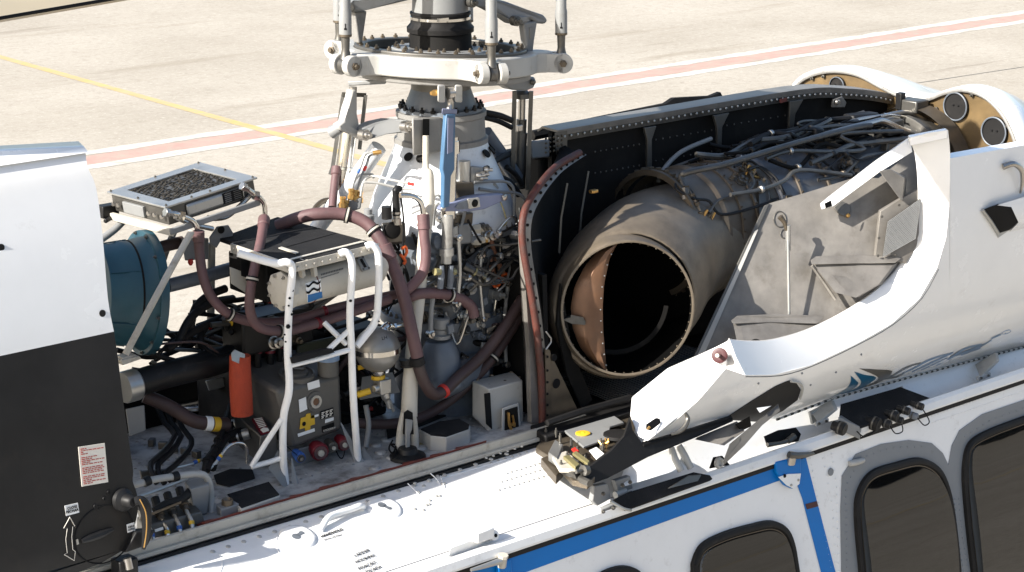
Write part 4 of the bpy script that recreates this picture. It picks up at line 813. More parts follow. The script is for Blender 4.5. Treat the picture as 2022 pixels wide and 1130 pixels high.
# ================================================================ rotor mast
MA = T('rotor_mast', 'upright rotor mast with grey collar, black rubber boot and steel clamp band', 'mast', (0, 0, 3.25))
b = B(); lathe(b, (0, 0, 0), (0, 0, 1), [(3.24, .10), (3.42, .10)], 40); O('lower_sleeve', b, 'darksteel', MA)
b = B(); lathe(b, (0, 0, 0), (0, 0, 1), [(3.43, .108), (3.44, .104), (3.485, .103), (3.49, .101)], 48); O('brown_sleeve', b, 'soot', MA)
b = B(); lathe(b, (0, 0, 0), (0, 0, 1), [(3.487, .102), (3.49, .111), (3.505, .112), (3.518, .100), (3.53, .098), (3.546, .098), (3.549, .101), (3.555, .101), (3.558, .094)], 48); O('rubber_boot', b, 'rubber', MA)
b = B(); lathe(b, (0, 0, 0), (0, 0, 1), [(3.531, .0985), (3.532, .1005), (3.541, .1005), (3.542, .0985)], 48); box(b, U(870, 40, Y=-.1)+V((.01, 0, 0)), (.04, .012, .012)); O('clamp_band', b, 'chrome', MA)
b = B(); lathe(b, (0, 0, 0), (0, 0, 1), [(3.555, .094), (3.62, .092), (3.70, .092), (3.85, .085)], 48); O('grey_collar', b, 'ltgrey', MA)
# rotor head above the frame (casts the shade on mast and swashplate)
RH = MR
b = B(); lathe(b, (0, 0, 0), (0, 0, 1), [(3.85, .12), (3.88, .26), (3.97, .26), (4.0, .14), (4.05, .12)], 30); O('hub', b, 'castgrey', RH)
LUG = [math.radians(a) for a in (-179, -107, -36, 36, 108)]
for a in LUG:
    d = V((math.cos(a+.25), math.sin(a+.25), 0)); b = B(); tube(b, [V((0, 0, 3.93))+d*.2, V((0, 0, 3.93))+d*.75], [.07, .05], 10, 1); O('blade_grip', b, 'castgrey', RH)
# ================================================================ swashplate
SW = T('swashplate', 'white star shaped swashplate ring with a black bolted bearing ring', 'swashplate', (0, 0, 3.34))
def star(r0, r1, w_, n=140):
    o = []
    for i in range(n):
        a = i/n*2*math.pi; k = max(math.exp(-((math.degrees((a-l+math.pi) % (2*math.pi)-math.pi))/w_)**4) for l in LUG); o.append((a, r0+(r1-r0)*k))
    return o
def ringz(b, out, rin, z0, z1):
    ringslab(b, [V((math.cos(a)*r, math.sin(a)*r, z1)) for a, r in out], [V((math.cos(a)*rin, math.sin(a)*rin, z1)) for a, r in out], (0, 0, z0-z1)); return b
b = B(); ringz(b, star(.322, .375, 9), .285, 3.358, 3.425); O('rotating_ring', b, 'white_worn', SW, bev=.005)
b = B(); ringz(b, [(i/80*6.28319, .287) for i in range(80)], .252, 3.40, 3.436); BR = O('bearing_ring', b, 'darksteel', SW, bev=.004)
b = B()
for i in range(30):
    a = i/30*6.283; bolt(b, (math.cos(a)*.271, math.sin(a)*.271, 3.436), (0, 0, 1), .0075, .007)
O('ring_bolts', b, 'brownsteel', BR, kind='stuff')
b = B(); ringz(b, [(i/64*6.28319, .27) for i in range(64)], .15, 3.385, 3.405); O('inner_web', b, 'soot', SW)
b = B(); ringz(b, [(i/64*6.28319, .165) for i in range(64)], .10, 3.40, 3.428); IR = O('inner_ring', b, 'ltgrey', SW, bev=.004)
b = B()
for i in range(20):
    a = i/20*6.283; bolt(b, (math.cos(a)*.15, math.sin(a)*.15, 3.428), (0, 0, 1), .007, .007)
O('inner_bolts', b, 'brownsteel', IR, kind='stuff')
b = B(); ringz(b, [(i/64*6.28319, .30) for i in range(64)], .13, 3.335, 3.355); O('stationary_ring', b, 'castgrey', SW, bev=.004)
for a in LUG:
    d = V((math.cos(a), math.sin(a), 0)); t_ = V((-d.y, d.x, 0)); c = d*.405+V((0, 0, 3.39))
    for s in (-1, 1):
        b = B(); lathe(b, c+t_*s*.033, t_*s, [(-.014, .032), (-.012, .034), (.012, .034), (.014, .032)], 24); box(b, c+t_*s*.033-d*.03, (.06, .028, .062), Matrix((d, t_, V((0, 0, 1)))).transposed()); LG = O('lug', b, 'white_worn', SW, bev=.003)
        b = B(); lathe(b, c+t_*s*.046, t_*s, [(0, .013), (.006, .013), (.007, .008), (.016, .008)], 6); O('lug_bolt', b, 'brownsteel', LG)
TLT = lambda p: V((p.x, p.y, p.z+.007-.0575*p.x-.009*p.y))          # the plate is tilted, high towards the nose
for o_ in SW.children_recursive:
    for v_ in o_.data.vertices: v_.co = TLT(v_.co)
# lower lugs of the stationary plate
b = B(); hexa(b, L('686,160,.1 765,156,.0 762,166,.0 688,170,.1')+L('686,160,.16 765,156,.06 762,166,.06 688,170,.16')); O('stationary_arm', b, 'ltgrey', SW, bev=.005)
b = B(); slab(b, L('990,165,-.06 1005,158 1056,152 1060,162 1054,174 1040,180 1012,178'), (0, .05, 0)); O('stationary_arm', b, 'ltgrey', SW, bev=.005)
b = B(); lathe(b, L('1051,162,-.065')[0], (0, -1, 0), [(0, .011), (.006, .011), (.012, .006)], 12); O('arm_bolt', b, 'darksteel', SW)
for x in (872, 906):
    b = B(); hexa(b, L('%d,167,-.31 %d,168,-.31 %d,203,-.31 %d,202,-.31' % (x-8, x+7, x+7, x-8))+L('%d,167,-.25 %d,168,-.25 %d,203,-.25 %d,202,-.25' % (x-8, x+7, x+7, x-8))); O('clevis_cheek', b, 'white_worn', SW, bev=.006)
b = B(); p = U(856, 184, Y=-.29); lathe(b, p, (1, -.2, 0), [(-.01, .006), (0, .010), (.012, .010), (.013, .006), (.03, .006)], 8); O('clevis_bolt', b, 'brass', SW)
b = B(); hexa(b, L('1015,133,-.2 1068,130 1070,138 1062,146 1018,147')[:4]+[q+V((.0, .06, 0)) for q in L('1015,133,-.2 1068,130 1070,138 1062,146 1018,147')[:4]]); O('scissor_pad', b, 'ltgrey', SW, bev=.005)
# ================================================================ pitch links
for i, a in enumerate(LUG):
    d = V((math.cos(a), math.sin(a), 0)); c = TLT(d*.405+V((0, 0, 3.39))); e = V((d.x*.40, d.y*.40, 3.92)); u = (e-c).normalized()
    t = T('pitch_link', ('leftmost grey pitch link rod above the swashplate', 'front grey pitch link rod with black arrow marks', 'right hand grey pitch link rod above the swashplate', 'grey pitch link rod behind the right scissor', 'grey pitch link rod behind the mast')[i], 'pitch link', c, 'pitch links of the rotor')
    b = B(); tube(b, [c+u*.02, c+u*.05, c+u*.10], [.020, .013, .015], 12, 4); lathe(b, c, V((-d.y, d.x, 0)), [(-.014, .02), (-.012, .026), (.012, .026), (.014, .02)], 18); O('rod_end', b, 'darksteel', t)
    b = B(); tube(b, [c+u*.095, c+u*.17, c+u*.18, c+u*.53], [.0205, .0205, .018, .018], 18, 1); O('tube', b, 'ltgrey', t)
    b = B(); lathe(b, c+u*.09, u, [(0, .017), (.002, .021), (.009, .021), (.010, .018)], 18); O('lock_nut', b, 'brownsteel', t)
    vv = (CAM-c); vv = (vv-u*vv.dot(u)).normalized(); b = B(); s_ = u.cross(vv)
    for h in ((.115, .135),): slab(b, [c+u*k+vv*.0212+s_*w_ for k, w_ in ((h[0], -.004), (h[0], .004), (h[0]+.006, .004), (h[0]+.006, .0015), (h[1], .0015), (h[1], -.0015), (h[0]+.006, -.0015), (h[0]+.006, -.004))], vv*-.004)
    O('ink_mark', b, 'ink', t)
# ================================================================ scissor links
SR = T('scissor_link', 'grey forged scissor link to the right of the mast', 'scissor link', U(1043, 135, Y=-.17), 'scissor links of the rotor')
b = B(); slab(b, L('928,-10,-.10 955,-8,-.11 1000,3,-.14 1045,20,-.17 1075,30,-.18 1083,40 1078,48 1062,47 1048,36 1020,50 1008,42 1000,32 960,15,-.11 935,12,-.10'), (.0, .06, 0)); O('upper_arm', b, 'ltgrey', SR, bev=.008)
b = B(); hexa(b, L('1016,34,-.2 1030,32 1030,44 1016,50')+L('1062,30,-.12 1072,30 1072,44 1062,46')); O('cross_pin', b, 'ltgrey', SR, bev=.004)
b = B(); slab(b, L('1034,45,-.18 1062,42 1056,80 1050,130 1039,130 1040,90'), (.0, .03, 0)); O('lower_arm', b, 'ltgrey', SR, bev=.006)
b = B(); slab(b, L('1046,55,-.183 1054,54 1050,78 1047,78'), (0, .004, 0)); O('arm_slot', b, 'castgrey', SR)
for x, y in PX('1021,42 934,5'):
    b = B(); lathe(b, U(x, y, Y=-.2 if x > 1000 else -.11), (0, -1, 0), [(-.02, .017), (.002, .017), (.003, .012), (.01, .012), (.011, .007), (.02, .007)], 16); O('joint_bolt', b, 'darksteel', SR)
SLk = T('scissor_link', 'grey scissor link behind the leftmost pitch link at the top', 'scissor link', U(712, 85, Y=.1), 'scissor links of the rotor')
b = B(); slab(b, L('688,8,.08 700,3 760,-8,.04 830,-20,.0 830,-4 780,8,.04 720,22,.08 692,24'), (0, .06, 0)); O('upper_arm', b, 'ltgrey', SLk, bev=.008)
b = B(); slab(b, L('700,24,.1 725,22 716,84 709,86'), (0, .03, 0)); O('lower_arm', b, 'castgrey', SLk, bev=.004)
b = B(); lathe(b, U(692, 15, Y=.08), (-.5, -1, 0), [(-.01, .015), (.004, .015), (.005, .009), (.012, .009)], 14); O('joint_bolt', b, 'darksteel', SLk)
SB = T('lower_scissor', 'pale grey lower scissor link joined to the left of the gearbox collar', 'scissor link', U(690, 265, Y=0), 'scissor links of the rotor')
b = B(); slab(b, L('696,178,.0 706,178 706,225 712,256 726,260,-.02 728,274 716,277 700,268 672,258 668,248 680,240 690,215'), (0, .035, 0)); O('triangle_arm', b, 'white_worn', SB, bev=.006)
b = B(); slab(b, L('716,254,-.03 740,243 770,237 806,238,-.1 815,248 808,262 765,266,-.07 730,276,-.03 716,276'), (0, .05, 0)); O('forged_arm', b, 'ltgrey', SB, bev=.012)
b = B(); tube(b, L('655,262,.03 672,252,.0'), [.022, .018], 12, 1); O('arm_eye', b, 'ltgrey', SB)
for x, y, Y in ((722, 267, -.05), (805, 251, -.12)):
    b = B(); lathe(b, U(x, y, Y=Y), (.15, -1, .05), [(-.02, .019), (.003, .019), (.004, .013), (.014, .013), (.015, .007), (.024, .007)], 16); O('joint_bolt', b, 'steel', SB)
# ================================================================ servo actuators
SVG = 'rotor servo actuators'
sv = T('servo_actuator', 'left servo actuator with dark cage bars and shiny cylinder', 'actuator', U(675, 340, Y=.1), SVG)
for s in ('678,186,.13 667,262 657,330 652,345', '722,188,.10 716,240 710,295'):
    b = B(); tube(b, L(s), .0085, 4, 1); O('cage_bar', b, 'darksteel', sv)
b = B(); hexa(b, L('674,182,.10 724,184 722,192 676,192')+L('674,182,.15 724,184 722,192 676,192')); O('cage_top', b, 'darksteel', sv, bev=.003)
b = B(); tube(b, L('697,172,.08 697,186 694,200'), .013, 12, 1); O('rod_end', b, 'steel', sv)
b = B(); tube(b, L('692,200,.1 690,240'), .008, 10, 1); O('piston', b, 'chrome', sv)
b = B(); p = L('689,262,.1 680,330 676,360 674,405'); tube(b, p, [.027, .027, .022, .02], 20, 1); lathe(b, p[1], p[1]-p[0], [(-.004, .024), (0, .029), (.008, .029), (.01, .024)], 20); O('cylinder', b, 'chrome', sv)
sv = T('servo_actuator', 'right servo actuator, dark with twin cage bars beside the engine wall', 'actuator', U(1025, 380, Y=-.03), SVG)
for s in ('1016,180,-.03 1014,260 1013,375', '1049,180,-.03 1046,260 1042,375'):
    b = B(); tube(b, L(s), .0105, 4, 1); O('cage_bar', b, 'darksteel', sv)
b = B(); p = L('1031,178,0 1031,192'); lathe(b, p[0], (0, 0, -1), [(0, .018), (.012, .03), (.028, .031), (.03, .02)], 16); O('cage_top', b, 'darksteel', sv)
b = B(); tube(b, L('1031,190,0 1030,240'), .0125, 12, 1); O('piston', b, 'steel', sv)
b = B(); tube(b, L('1030,236,0 1029,262 1029,262 1027,300 1027,372'), [.018, .018, .022, .022, .018], 16, 1); O('cylinder', b, 'darksteel', sv)
b = B(); box(b, L('1026,253,-.03')[0], (.02, .012, .022)); O('lock_block', b, 'steel', sv, bev=.002)
sv = T('servo_actuator', 'centre servo actuator with long blue channel bar and chrome body', 'actuator', U(885, 560, Y=-.3), SVG)
b = B(); p = U(889, 184, Y=-.29); lathe(b, p, (1, -.2, 0), [(-.012, .014), (-.01, .02), (.01, .02), (.012, .014)], 16); tube(b, L('889,190,-.29 890,205 887,218'), [.012, .010, .013], 12, 3); O('rod_end', b, 'steel', sv)
b = B(); hexa(b, L('873,214,-.31 903,216 902,226 872,226')+L('873,214,-.27 903,216 902,226 872,226')); O('bar_head', b, 'linkblue', sv, bev=.003)
b = B(); slab(b, L('882,226,-.315 900,226 898,335 891,348 888,408 876,412 877,348 874,335'), (0, .018, 0)); BB = O('blue_bar', b, 'rodblue', sv, bev=.003)
b = B(); slab(b, L('885,233,-.318 896,234 894,300 884,304'), (0, .004, 0)); O('bar_recess', b, 'linkblue', BB)
b = B(); tube(b, L('891,270,-.27 887,345 885,430'), .024, 20, 1); lathe(b, L('891,290,-.27')[0], (0, 0, 1), [(-.02, .028), (.02, .028)], 20); O('cylinder', b, 'chrome', sv)
b = B(); tube(b, L('884,425,-.28 883,480 881,520'), [.019, .018, .018], 16, 1); lathe(b, L('882,497,-.28')[0], (0, 0, 1), [(-.012, .024), (.012, .024)], 16); O('lower_barrel', b, 'alu', sv)
b = B(); tube(b, L('881,515,-.28 880,545 878,565'), .014, 10, 1); O('lower_eye', b, 'black', sv)
for dx in (-9, 10):
    b = B(); tube(b, L('%d,525,-.3 %d,545 %d,570' % (881+dx, 880+dx, 878+dx)), [.008, .012, .010], 8, 1); O('clevis_cheek', b, 'gearblue', sv)
b = B(); tube(b, L('858,537,-.3 868,537'), .012, 8, 1); tube(b, L('892,537,-.3 898,537'), .012, 8, 1); O('clevis_bolt', b, 'zincyellow', sv)
# ================================================================ bell crank and valve cluster right of the servo
BC = T('bell_crank', 'slate blue bell crank lever with square bearing plate across the centre servo', 'lever', U(935, 400, Y=-.28), )
b = B(); slab(b, L('872,414,-.30 880,405 925,390 955,385 994,383 1002,390 1000,395 957,414 928,418 876,418'), (0, .03, 0)); LV = O('lever', b, 'linkblue', BC, bev=.004)
b = B(); slab(b, L('899,410,-.303 905,402 925,394 930,400 928,412 905,414'), (0, .004, 0)); O('lever_recess', b, 'gearblue', LV)
b = B(); slab(b, L('926,394,-.31 947,391 949,409 928,413'), (0, .01, 0)); PLt = O('bearing_plate', b, 'cream', BC, bev=.002)
b = B(); lathe(b, U(937.5, 401.5, Y=-.31), (0, -1, 0), [(0, .013), (.003, .012), (.004, .006), (.008, .005)], 16); O('bearing', b, 'soot', PLt)
b = B(); lathe(b, U(996, 390, Y=-.305), (0, -1, 0), [(0, .011), (.004, .01), (.006, .004)], 14); O('lever_pin', b, 'steel', BC)
b = B(); lathe(b, U(875, 412, Y=-.30), (0, -1, 0), [(0, .009), (.004, .008)], 14); O('lever_pin', b, 'steel', BC)
def simple(name, lab, cat, b, m, bev=.003, group=None): return O(name, b, m, None, lab, cat, group, bev=bev)
VA = T('control_valve', 'stack of grey valve bodies behind the bell crank', 'valve', U(915, 480, Y=-.2))
b = B(); tube(b, L('917,318,-.2 917,362'), .020, 16, 1); O('accumulator', b, 'alu', VA)
b = B(); hexa(b, L('929,327,-.22 954,330 954,362 929,362')+L('929,327,-.15 954,330 954,362 929,362')); O('valve_block', b, 'ltgrey', VA, bev=.005)
for s in ('955,336,-.21 962,336', '945,352,-.23 952,352', '940,347,-.23 941,346', '948,345,-.23 949,344'):
    p = L(s); b = B(); lathe(b, p[0], V((.8, -.5, 0)), [(0, .009), (.006, .011), (.014, .011), (.016, .006), (.03, .006)], 10); O('fitting', b, 'steel', VA)
b = B(); slab(b, L('896,366,-.23 903,361 936,361 938,390 908,394'), (0, .03, 0)); O('bracket', b, 'brownsteel', VA, bev=.003)
b = B(); slab(b, L('897,442,-.24 905,425 935,420 933,444'), (0, .03, 0)); O('bracket', b, 'brownsteel', VA, bev=.003)
b = B(); hexa(b, L('904,444,-.25 931,440 931,480 905,483')+L('904,444,-.19 931,440 931,480 905,483')); O('valve_body', b, 'ltgrey', VA, bev=.005)
b = B(); hexa(b, L('892,450,-.26 904,446 904,470 893,468')+L('892,450,-.2 904,446 904,470 893,468')); O('valve_ear', b, 'cream', VA, bev=.004)
for y in (452, 475):
    b = B(); p = U(931, y, Y=-.23); lathe(b, p, (.75, -.6, .05), [(0, .014), (.008, .017), (.03, .017), (.032, .012), (.045, .012), (.046, .009), (.06, .009)], 6); O('white_nut', b, 'cream', VA)
    b = B(); lathe(b, p, (.75, -.6, .05), [(.0465, .0105), (.054, .0105)], 6); O('brass_nut', b, 'brass', VA)
b = B(); p = U(961, 440, Y=-.18); lathe(b, p, (0, -1, .1), [(-.03, .032), (0, .03), (.01, .02)], 18); box(b, p+V((0, 0, .03)), (.05, .04, .03)); O('pump_knob', b, 'gearblue', VA)
for i, (s, r, m) in enumerate((('935,360,-.22 975,358 998,359 1010,366 1015,380 1015,425', .0055, 'ltgrey'), ('946,373,-.22 985,379 1015,381 1030,387 1036,396', .0055, 'ltgrey'), ('982,372,-.2 975,362', .006, 'white_worn'), ('968,456,-.22 971,480,-.22 982,515,-.2 998,548,-.18', .009, 'hosebrown'), ('966,456,-.2 967,490 972,530 976,548', .009, 'hosebrown'), ('988,455,-.17 987,500 983,560 976,615 970,660', .0085, 'chrome'), ('1000,500,-.1 1018,480 1032,475', .004, 'ltgrey'), ('998,512,-.1 1020,510 1035,508', .004, 'ltgrey'), ('1000,530,-.1 1012,505 1030,515 1025,530 1010,535', .0045, 'ltgrey'), ('995,545,-.1 1010,520 1030,530', .004, 'alu'), ('988,398,-.29 996,420 1000,440 990,448', .0025, 'zincyellow'), ('1013,300,-.0 975,320,-.1 955,338,-.2', .011, 'rubber'), ('985,350,-.12 1005,360 1025,385', .012, 'rubber'), ('955,222,-.05 985,228 1010,238', .011, 'rubber'), ('955,232,-.05 985,240 1010,252', .009, 'rubber'), ('1000,330,-.1 1018,345 1030,365', .010, 'rubber'))):
    b = B(); tube(b, L(s), r, 10, 5); O('line_pipe' if m != 'rubber' else 'black_pipe', b, m, None,
      ('grey pipe bending down right of the valve block', 'grey pipe running to the red bulkhead seal', 'short white stub pipe between the grey pipes', 'brown hose crossing in front of the steel rod', 'brown hose hanging straight below the brass nut', 'shiny steel rod standing below the bell crank', 'upper thin pale loop pipe by the bulkhead', 'second thin pale pipe by the bulkhead', 'curled thin pale pipe by the bulkhead', 'thin metal pipe at the orange loop', 'fine yellowish wire hanging from the bell crank pin', 'black hose from the right servo to the valve block', 'black hose behind the grey pipes', 'upper black hose behind the gearbox collar', 'lower black hose behind the gearbox collar', 'short black hose under the right servo')[i], 'pipe')
for i, s in enumerate(('972,560,-.2 976,549 984,551 986,562 978,566 972,560', '990,548,-.19 997,541 1004,545 1004,556 995,558 990,548')):
    b = B(); tube(b, L(s), .005, 8, 4); O('tie_loop', b, 'orangeloop', None, ('orange tie loop at the lower end of the brown hoses', 'orange tie loop on the right of the brown hoses')[i], 'tie', 'orange ties')
b = B(); tube(b, L('986,556,-.2 992,551'), .006, 6, 1); simple('tie_tag', 'pale tag between the two orange tie loops', 'tag', b, 'sticker')
# small servo block on the right wall
b = B(); hexa(b, L('1048,278,-.02 1085,276 1085,310 1050,314')+L('1048,278,.08 1085,276 1085,310 1050,314')); O('junction_block', b, 'ltgrey', None, 'pale grey junction block beside the right servo', 'block', bev=.005)
# left cluster: brass fittings, pipes, solenoids
LB = T('brass_manifold', 'pale manifold block with brass unions left of the gearbox cone', 'manifold', U(690, 420, Y=.0))
b = B(); hexa(b, L('680,400,-.02 715,390,-.05 712,412,-.05 690,420,-.02')+L('680,400,.06 715,390,.03 712,412,.03 690,420,.06')); O('block', b, 'ltgrey', LB, bev=.004)
for i, (x, y) in enumerate(PX('693,388 702,391 711,394 676,404 683,411')):
    b = B(); p = U(x, y, Y=-.03); lathe(b, p, (.15, .1, 1), [(-.012, .009), (-.01, .011), (.004, .011), (.005, .008), (.016, .008), (.017, .010), (.026, .010)], 6); O('union', b, 'brass', LB)
b = B(); lathe(b, U(727, 425, Y=-.1), (0, 0, 1), [(-.04, .02), (0, .02), (.004, .014), (.02, .014), (.022, .009)], 14); O('cap', b, 'ltgrey', LB)
for i, (s, m) in enumerate((('694,382,-.03 700,355 712,330 722,305 742,300,-.08', 'ltgrey'), ('703,385,-.03 712,352 724,325 730,308 745,306,-.08', 'ltgrey'), ('712,388,-.04 718,360 735,348 770,355,-.1 818,365,-.16', 'white_worn'), ('686,400,-.0 698,362 712,345 735,345 738,352', 'ltgrey'), ('720,360,-.08 745,362,-.1 790,372,-.14 818,374,-.17', 'white_worn'))):
    t = T('brake_pipe', ('thin pale pipe with blue sleeve in front of the cone', 'thin pale pipe with red sleeve in front of the cone', 'upper pale pipe running across the cone', 'pale pipe looping left of the cone', 'lower pale pipe running across the cone')[i], 'pipe', L(s)[0], 'thin pipes on the gearbox cone'); p = L(s)
    b = B(); tube(b, p, .0042, 8, 6); O('pipe', b, m, t)
    if i < 3: q = spline(p, 6); j = (9, 9, 22)[i]; b = B(); tube(b, q[j:j+3], .0056, 8, 1); O('sleeve', b, ('bluesleeve', 'red', 'red')[i], t)
b = B(); lathe(b, U(746, 301, Y=-.1), (.6, -.5, .1), [(-.016, .0075), (0, .0075), (.012, .006)], 8); simple('brass_union', 'brass union where the thin pipes meet the cone', 'union', b, 'brass', 0)
SO = T('solenoid', 'black solenoid and steel fitting in front of the gearbox cone', 'solenoid', U(770, 450, Y=-.2))
b = B(); tube(b, L('763,408,-.2 764,432'), .0165, 14, 1); O('coil', b, 'black', SO)
b = B(); p = L('783,425,-.2 782,398 781,376'); tube(b, p, [.014, .011, .011], 12, 2); tube(b, L('781,378,-.2 784,372 790,374'), .011, 10, 2); O('plug', b, 'black', SO)
b = B(); lathe(b, p[0], (0, 0, 1), [(-.03, .016), (-.01, .016), (-.009, .012), (.004, .012), (.005, .015), (.012, .015)], 12); O('fitting', b, 'steel', SO)
b = B(); hexa(b, L('752,440,-.19 800,437 802,480 760,485')+L('752,440,-.1 800,437 802,480 760,485')); O('valve_body', b, 'darksteel', SO, bev=.008)
b = B(); lathe(b, U(775, 455, Y=-.2), (-.2, -1, .2), [(0, .028), (.006, .027), (.008, .022)], 18); O('cover_disc', b, 'soot', SO)
b = B(); tube(b, L('786,378,-.22 793,400 797,440 796,480 797,505'), .003, 6, 5); simple('signal_cable', 'thin black cable dropping from the solenoid plug', 'cable', b, 'ink', 0)
b = B(); tube(b, L('790,386,-.24 812,387,-.25 826,394,-.26 834,410 836,436'), .009, 12, 6); lathe(b, L('836,432,-.26')[0], (0, 0, -1), [(0, .011), (.002, .0135), (.012, .0135), (.013, .011)], 12); simple('steel_elbow', 'steel pipe elbow feeding the mauve hose by the centre strut', 'elbow', b, 'chrome', 0)
b = B(); tube(b, L('793,492,-.22 800,487 803,498 797,508 791,503 800,515 797,522'), .005, 8, 4); simple('orange_coil', 'orange tie wrapped by the thick hose', 'tie', b, 'orangeloop', 0)
CG = T('cable_tangle', 'tangle of thin dark cables among the valves beside the bulkhead', 'cables', U(960, 560, Y=-.1))
for i in range(16):
    x = random.uniform(910, 1015); y = random.uniform(340, 560); pts = [U(x, y, Y=-.1)]
    for k in range(4): x += random.uniform(-18, 26); y += random.uniform(5, 30); pts.append(U(min(x, 1028), y, Y=-.1+random.uniform(-.05, .05)))
    b = B(); tube(b, pts, random.choice((.0022, .003, .0045)), 6, 5); O('cable', b, random.choice(('ink', 'rubber', 'darksteel')), CG)
CG = T('cable_tangle', 'dark cables hanging behind the thick mauve hose', 'cables', U(780, 600, Y=-.12))
for i in range(12):
    x = random.uniform(705, 850); y = random.uniform(430, 600); pts = [U(x, y, Y=-.12)]
    for k in range(4): x += random.uniform(-20, 20); y += random.uniform(5, 35); pts.append(U(x, y, Y=-.14+random.uniform(-.04, .04)))
    b = B(); tube(b, pts, random.choice((.003, .0045, .006)), 6, 5); O('cable', b, random.choice(('ink', 'rubber')), CG)
# small white box on deck
WB = T('relay_box', 'small dirty white box with cut-out front standing by the engine bulkhead', 'box', U(985, 850, Z=2.2))
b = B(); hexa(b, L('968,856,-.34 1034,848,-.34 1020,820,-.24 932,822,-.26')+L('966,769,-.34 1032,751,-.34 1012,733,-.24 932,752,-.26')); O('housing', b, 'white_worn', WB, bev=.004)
b = B(); hexa(b, L('990,862,-.37 1030,852,-.37 1030,850,-.34 990,858,-.34')+L('991,806,-.37 1024,795,-.37 1024,795,-.34 991,806,-.34')); O('front_bracket', b, 'white_worn', WB, bev=.004)
b = B(); slab(b, L('997,858,-.373 1025,850 1022,803 998,811'), (0, .004, 0)); O('opening', b, 'soot', WB)
b = B(); tube(b, L('1004,815,-.378 1006,840 1012,850'), .005, 8, 2); tube(b, L('1012,820,-.378 1016,842'), .004, 8, 1); box(b, U(1012, 838, Y=-.38), (.02, .01, .008)); O('terminals', b, 'brass', WB, kind='stuff')
b = B(); slab(b, L('957,778,-.344 968,776,-.344 972,848,-.344 961,838,-.344'), (0, .004, 0)); O('side_slot', b, 'ink', WB)
b = B()
for x, y in PX('942,754 964,764 996,756 1024,749 1008,739 970,745'): dome(b, U(x, y, Y=-.3)+V((0, -.003, .006)), (0, 0, 1), .007)
O('lid_screws', b, 'brownsteel', WB, kind='stuff')
# ================================================================ engine bay
EB = T('engine_bay_wall', 'dark riveted firewall running aft behind the engine with worn top rail', 'firewall', (1.2, 0, 2.2))
tp = spline(L('1090,262,0 1300,226 1570,181 1660,179 1730,186 1790,202 1840,232 1880,262'), 4)
b = B(); patch(b, [tp, [V((p.x, .0, 2.2)) for p in tp]], (0, .02, 0)); O('wall_panel', b, 'soot', EB)
b = B(); patch(b, [[p+V((0, -.028, 0)) for p in tp], [p+V((0, -.03, .012)) for p in tp], [p+V((0, .05, .016)) for p in tp], [p+V((0, .075, .0)) for p in tp]], (0, 0, -.008)); O('top_rail', b, 'panelgrey', EB)
b = B(); patch(b, [[p+V((0, -.029, -.001)) for p in tp], [p+V((0, -.024, -.03)) for p in tp]], (0, .004, 0)); O('rail_flange', b, 'darksteel', EB)
b = B()
for i, p in enumerate(resample(tp, 75)): dome(b, p+V((0, -.03, -.014)), (0, -1, 0), .0055)
O('rail_rivets', b, 'alu', EB, kind='stuff')
for s in ('1268,252,-.02 1292,248 1283,275 1283,375 1273,375 1274,275', '1405,228,-.02 1436,222 1422,250 1420,300 1412,300 1412,252', '1556,200,-.02 1582,196 1566,225 1562,262 1554,262 1555,225'):
    b = B(); slab(b, L(s), (0, -.012, 0)); O('gusset', b, 'darksteel', EB, bev=.002)
b = B(); slab(b, L('1642,196,-.03 1660,190 1668,202 1665,212 1640,212'), (0, -.01, 0)); GU = O('fitting_plate', b, 'panelgrey', EB, bev=.003)
b = B(); lathe(b, L('1653,202,-.045')[0], (0, -1, 0), [(0, .012), (.008, .011), (.009, .006), (.004, .005)], 16); O('fitting_ring', b, 'steel', GU)
b = B(); slab(b, L('1538,196,-.035 1552,193 1553,200 1540,204'), (0, -.003, 0)); O('red_mark', b, 'sealant', EB)
b = B(); hexa(b, L('1095,262,-.03 1120,258 1120,300 1098,306')+L('1095,262,.05 1120,258 1120,300 1098,306')); O('end_block', b, 'darksteel', EB)
b = B()
for i in range(5):
    for j in range(4): dome(b, U(1078+i*8, 274+j*9-i*1.5, Y=-.032), (-.3, -1, 0), .005)
O('end_rivets', b, 'brownsteel', EB, kind='stuff')
# panel seams and rivet rows on the wall
b = B()
for x0, x1 in ((1175, 1262), (1295, 1405), (1435, 1550)):
    for k in range(9):
        for j in (0, 1): dome(b, U(x0+(x1-x0)*k/8, 300-(x0-1175)*.2-(x1-x0)*k/8*.17+j*42, Y=-.001), (0, -1, 0), .004)
O('wall_rivets', b, 'darksteel', EB, kind='stuff')
b = B(); tube(b, L('1545,262,-.03 1500,275 1462,286'), .012, 10, 1); tube(b, L('1500,272,-.04 1478,282'), .015, 10, 1); O('wall_tube', b, 'darksteel', EB)
# starboard rail beyond
b = B(); tube(b, L('1050,268,.35 1180,240 1312,213 1328,202 1400,198 1420,190'), .02, 6, 1); O('starboard_rail', b, 'soot', None, 'dark cowl edge on the far side of the engine bay', 'rail')
b = B(); tube(b, L('1440,196,.2 1490,184 1530,182 1560,186 1580,190'), .006, 6, 4); O('far_cable', b, 'ink', None, 'short black cable on the far cowl edge by the tail fairing', 'cable'); b = B(); tube(b, L('1370,212,.2 1420,200 1470,190 1500,182'), .008, 6, 4); O('far_cable', b, 'ink', None, 'black cable clipped along the top of the engine wall', 'cable')
b = B(); hexa(b, [V((.5, .04, 2.2)), V((2.4, .04, 2.2)), V((2.4, .45, 2.2)), V((.5, .45, 2.2)), V((.5, .04, 3.0)), V((2.4, .04, 3.0)), V((2.4, .40, 2.95)), V((.5, .40, 2.95))]); O('starboard_cowl', b, 'soot', None, 'dark starboard engine housing behind the firewall', 'cowling', bev=.02)
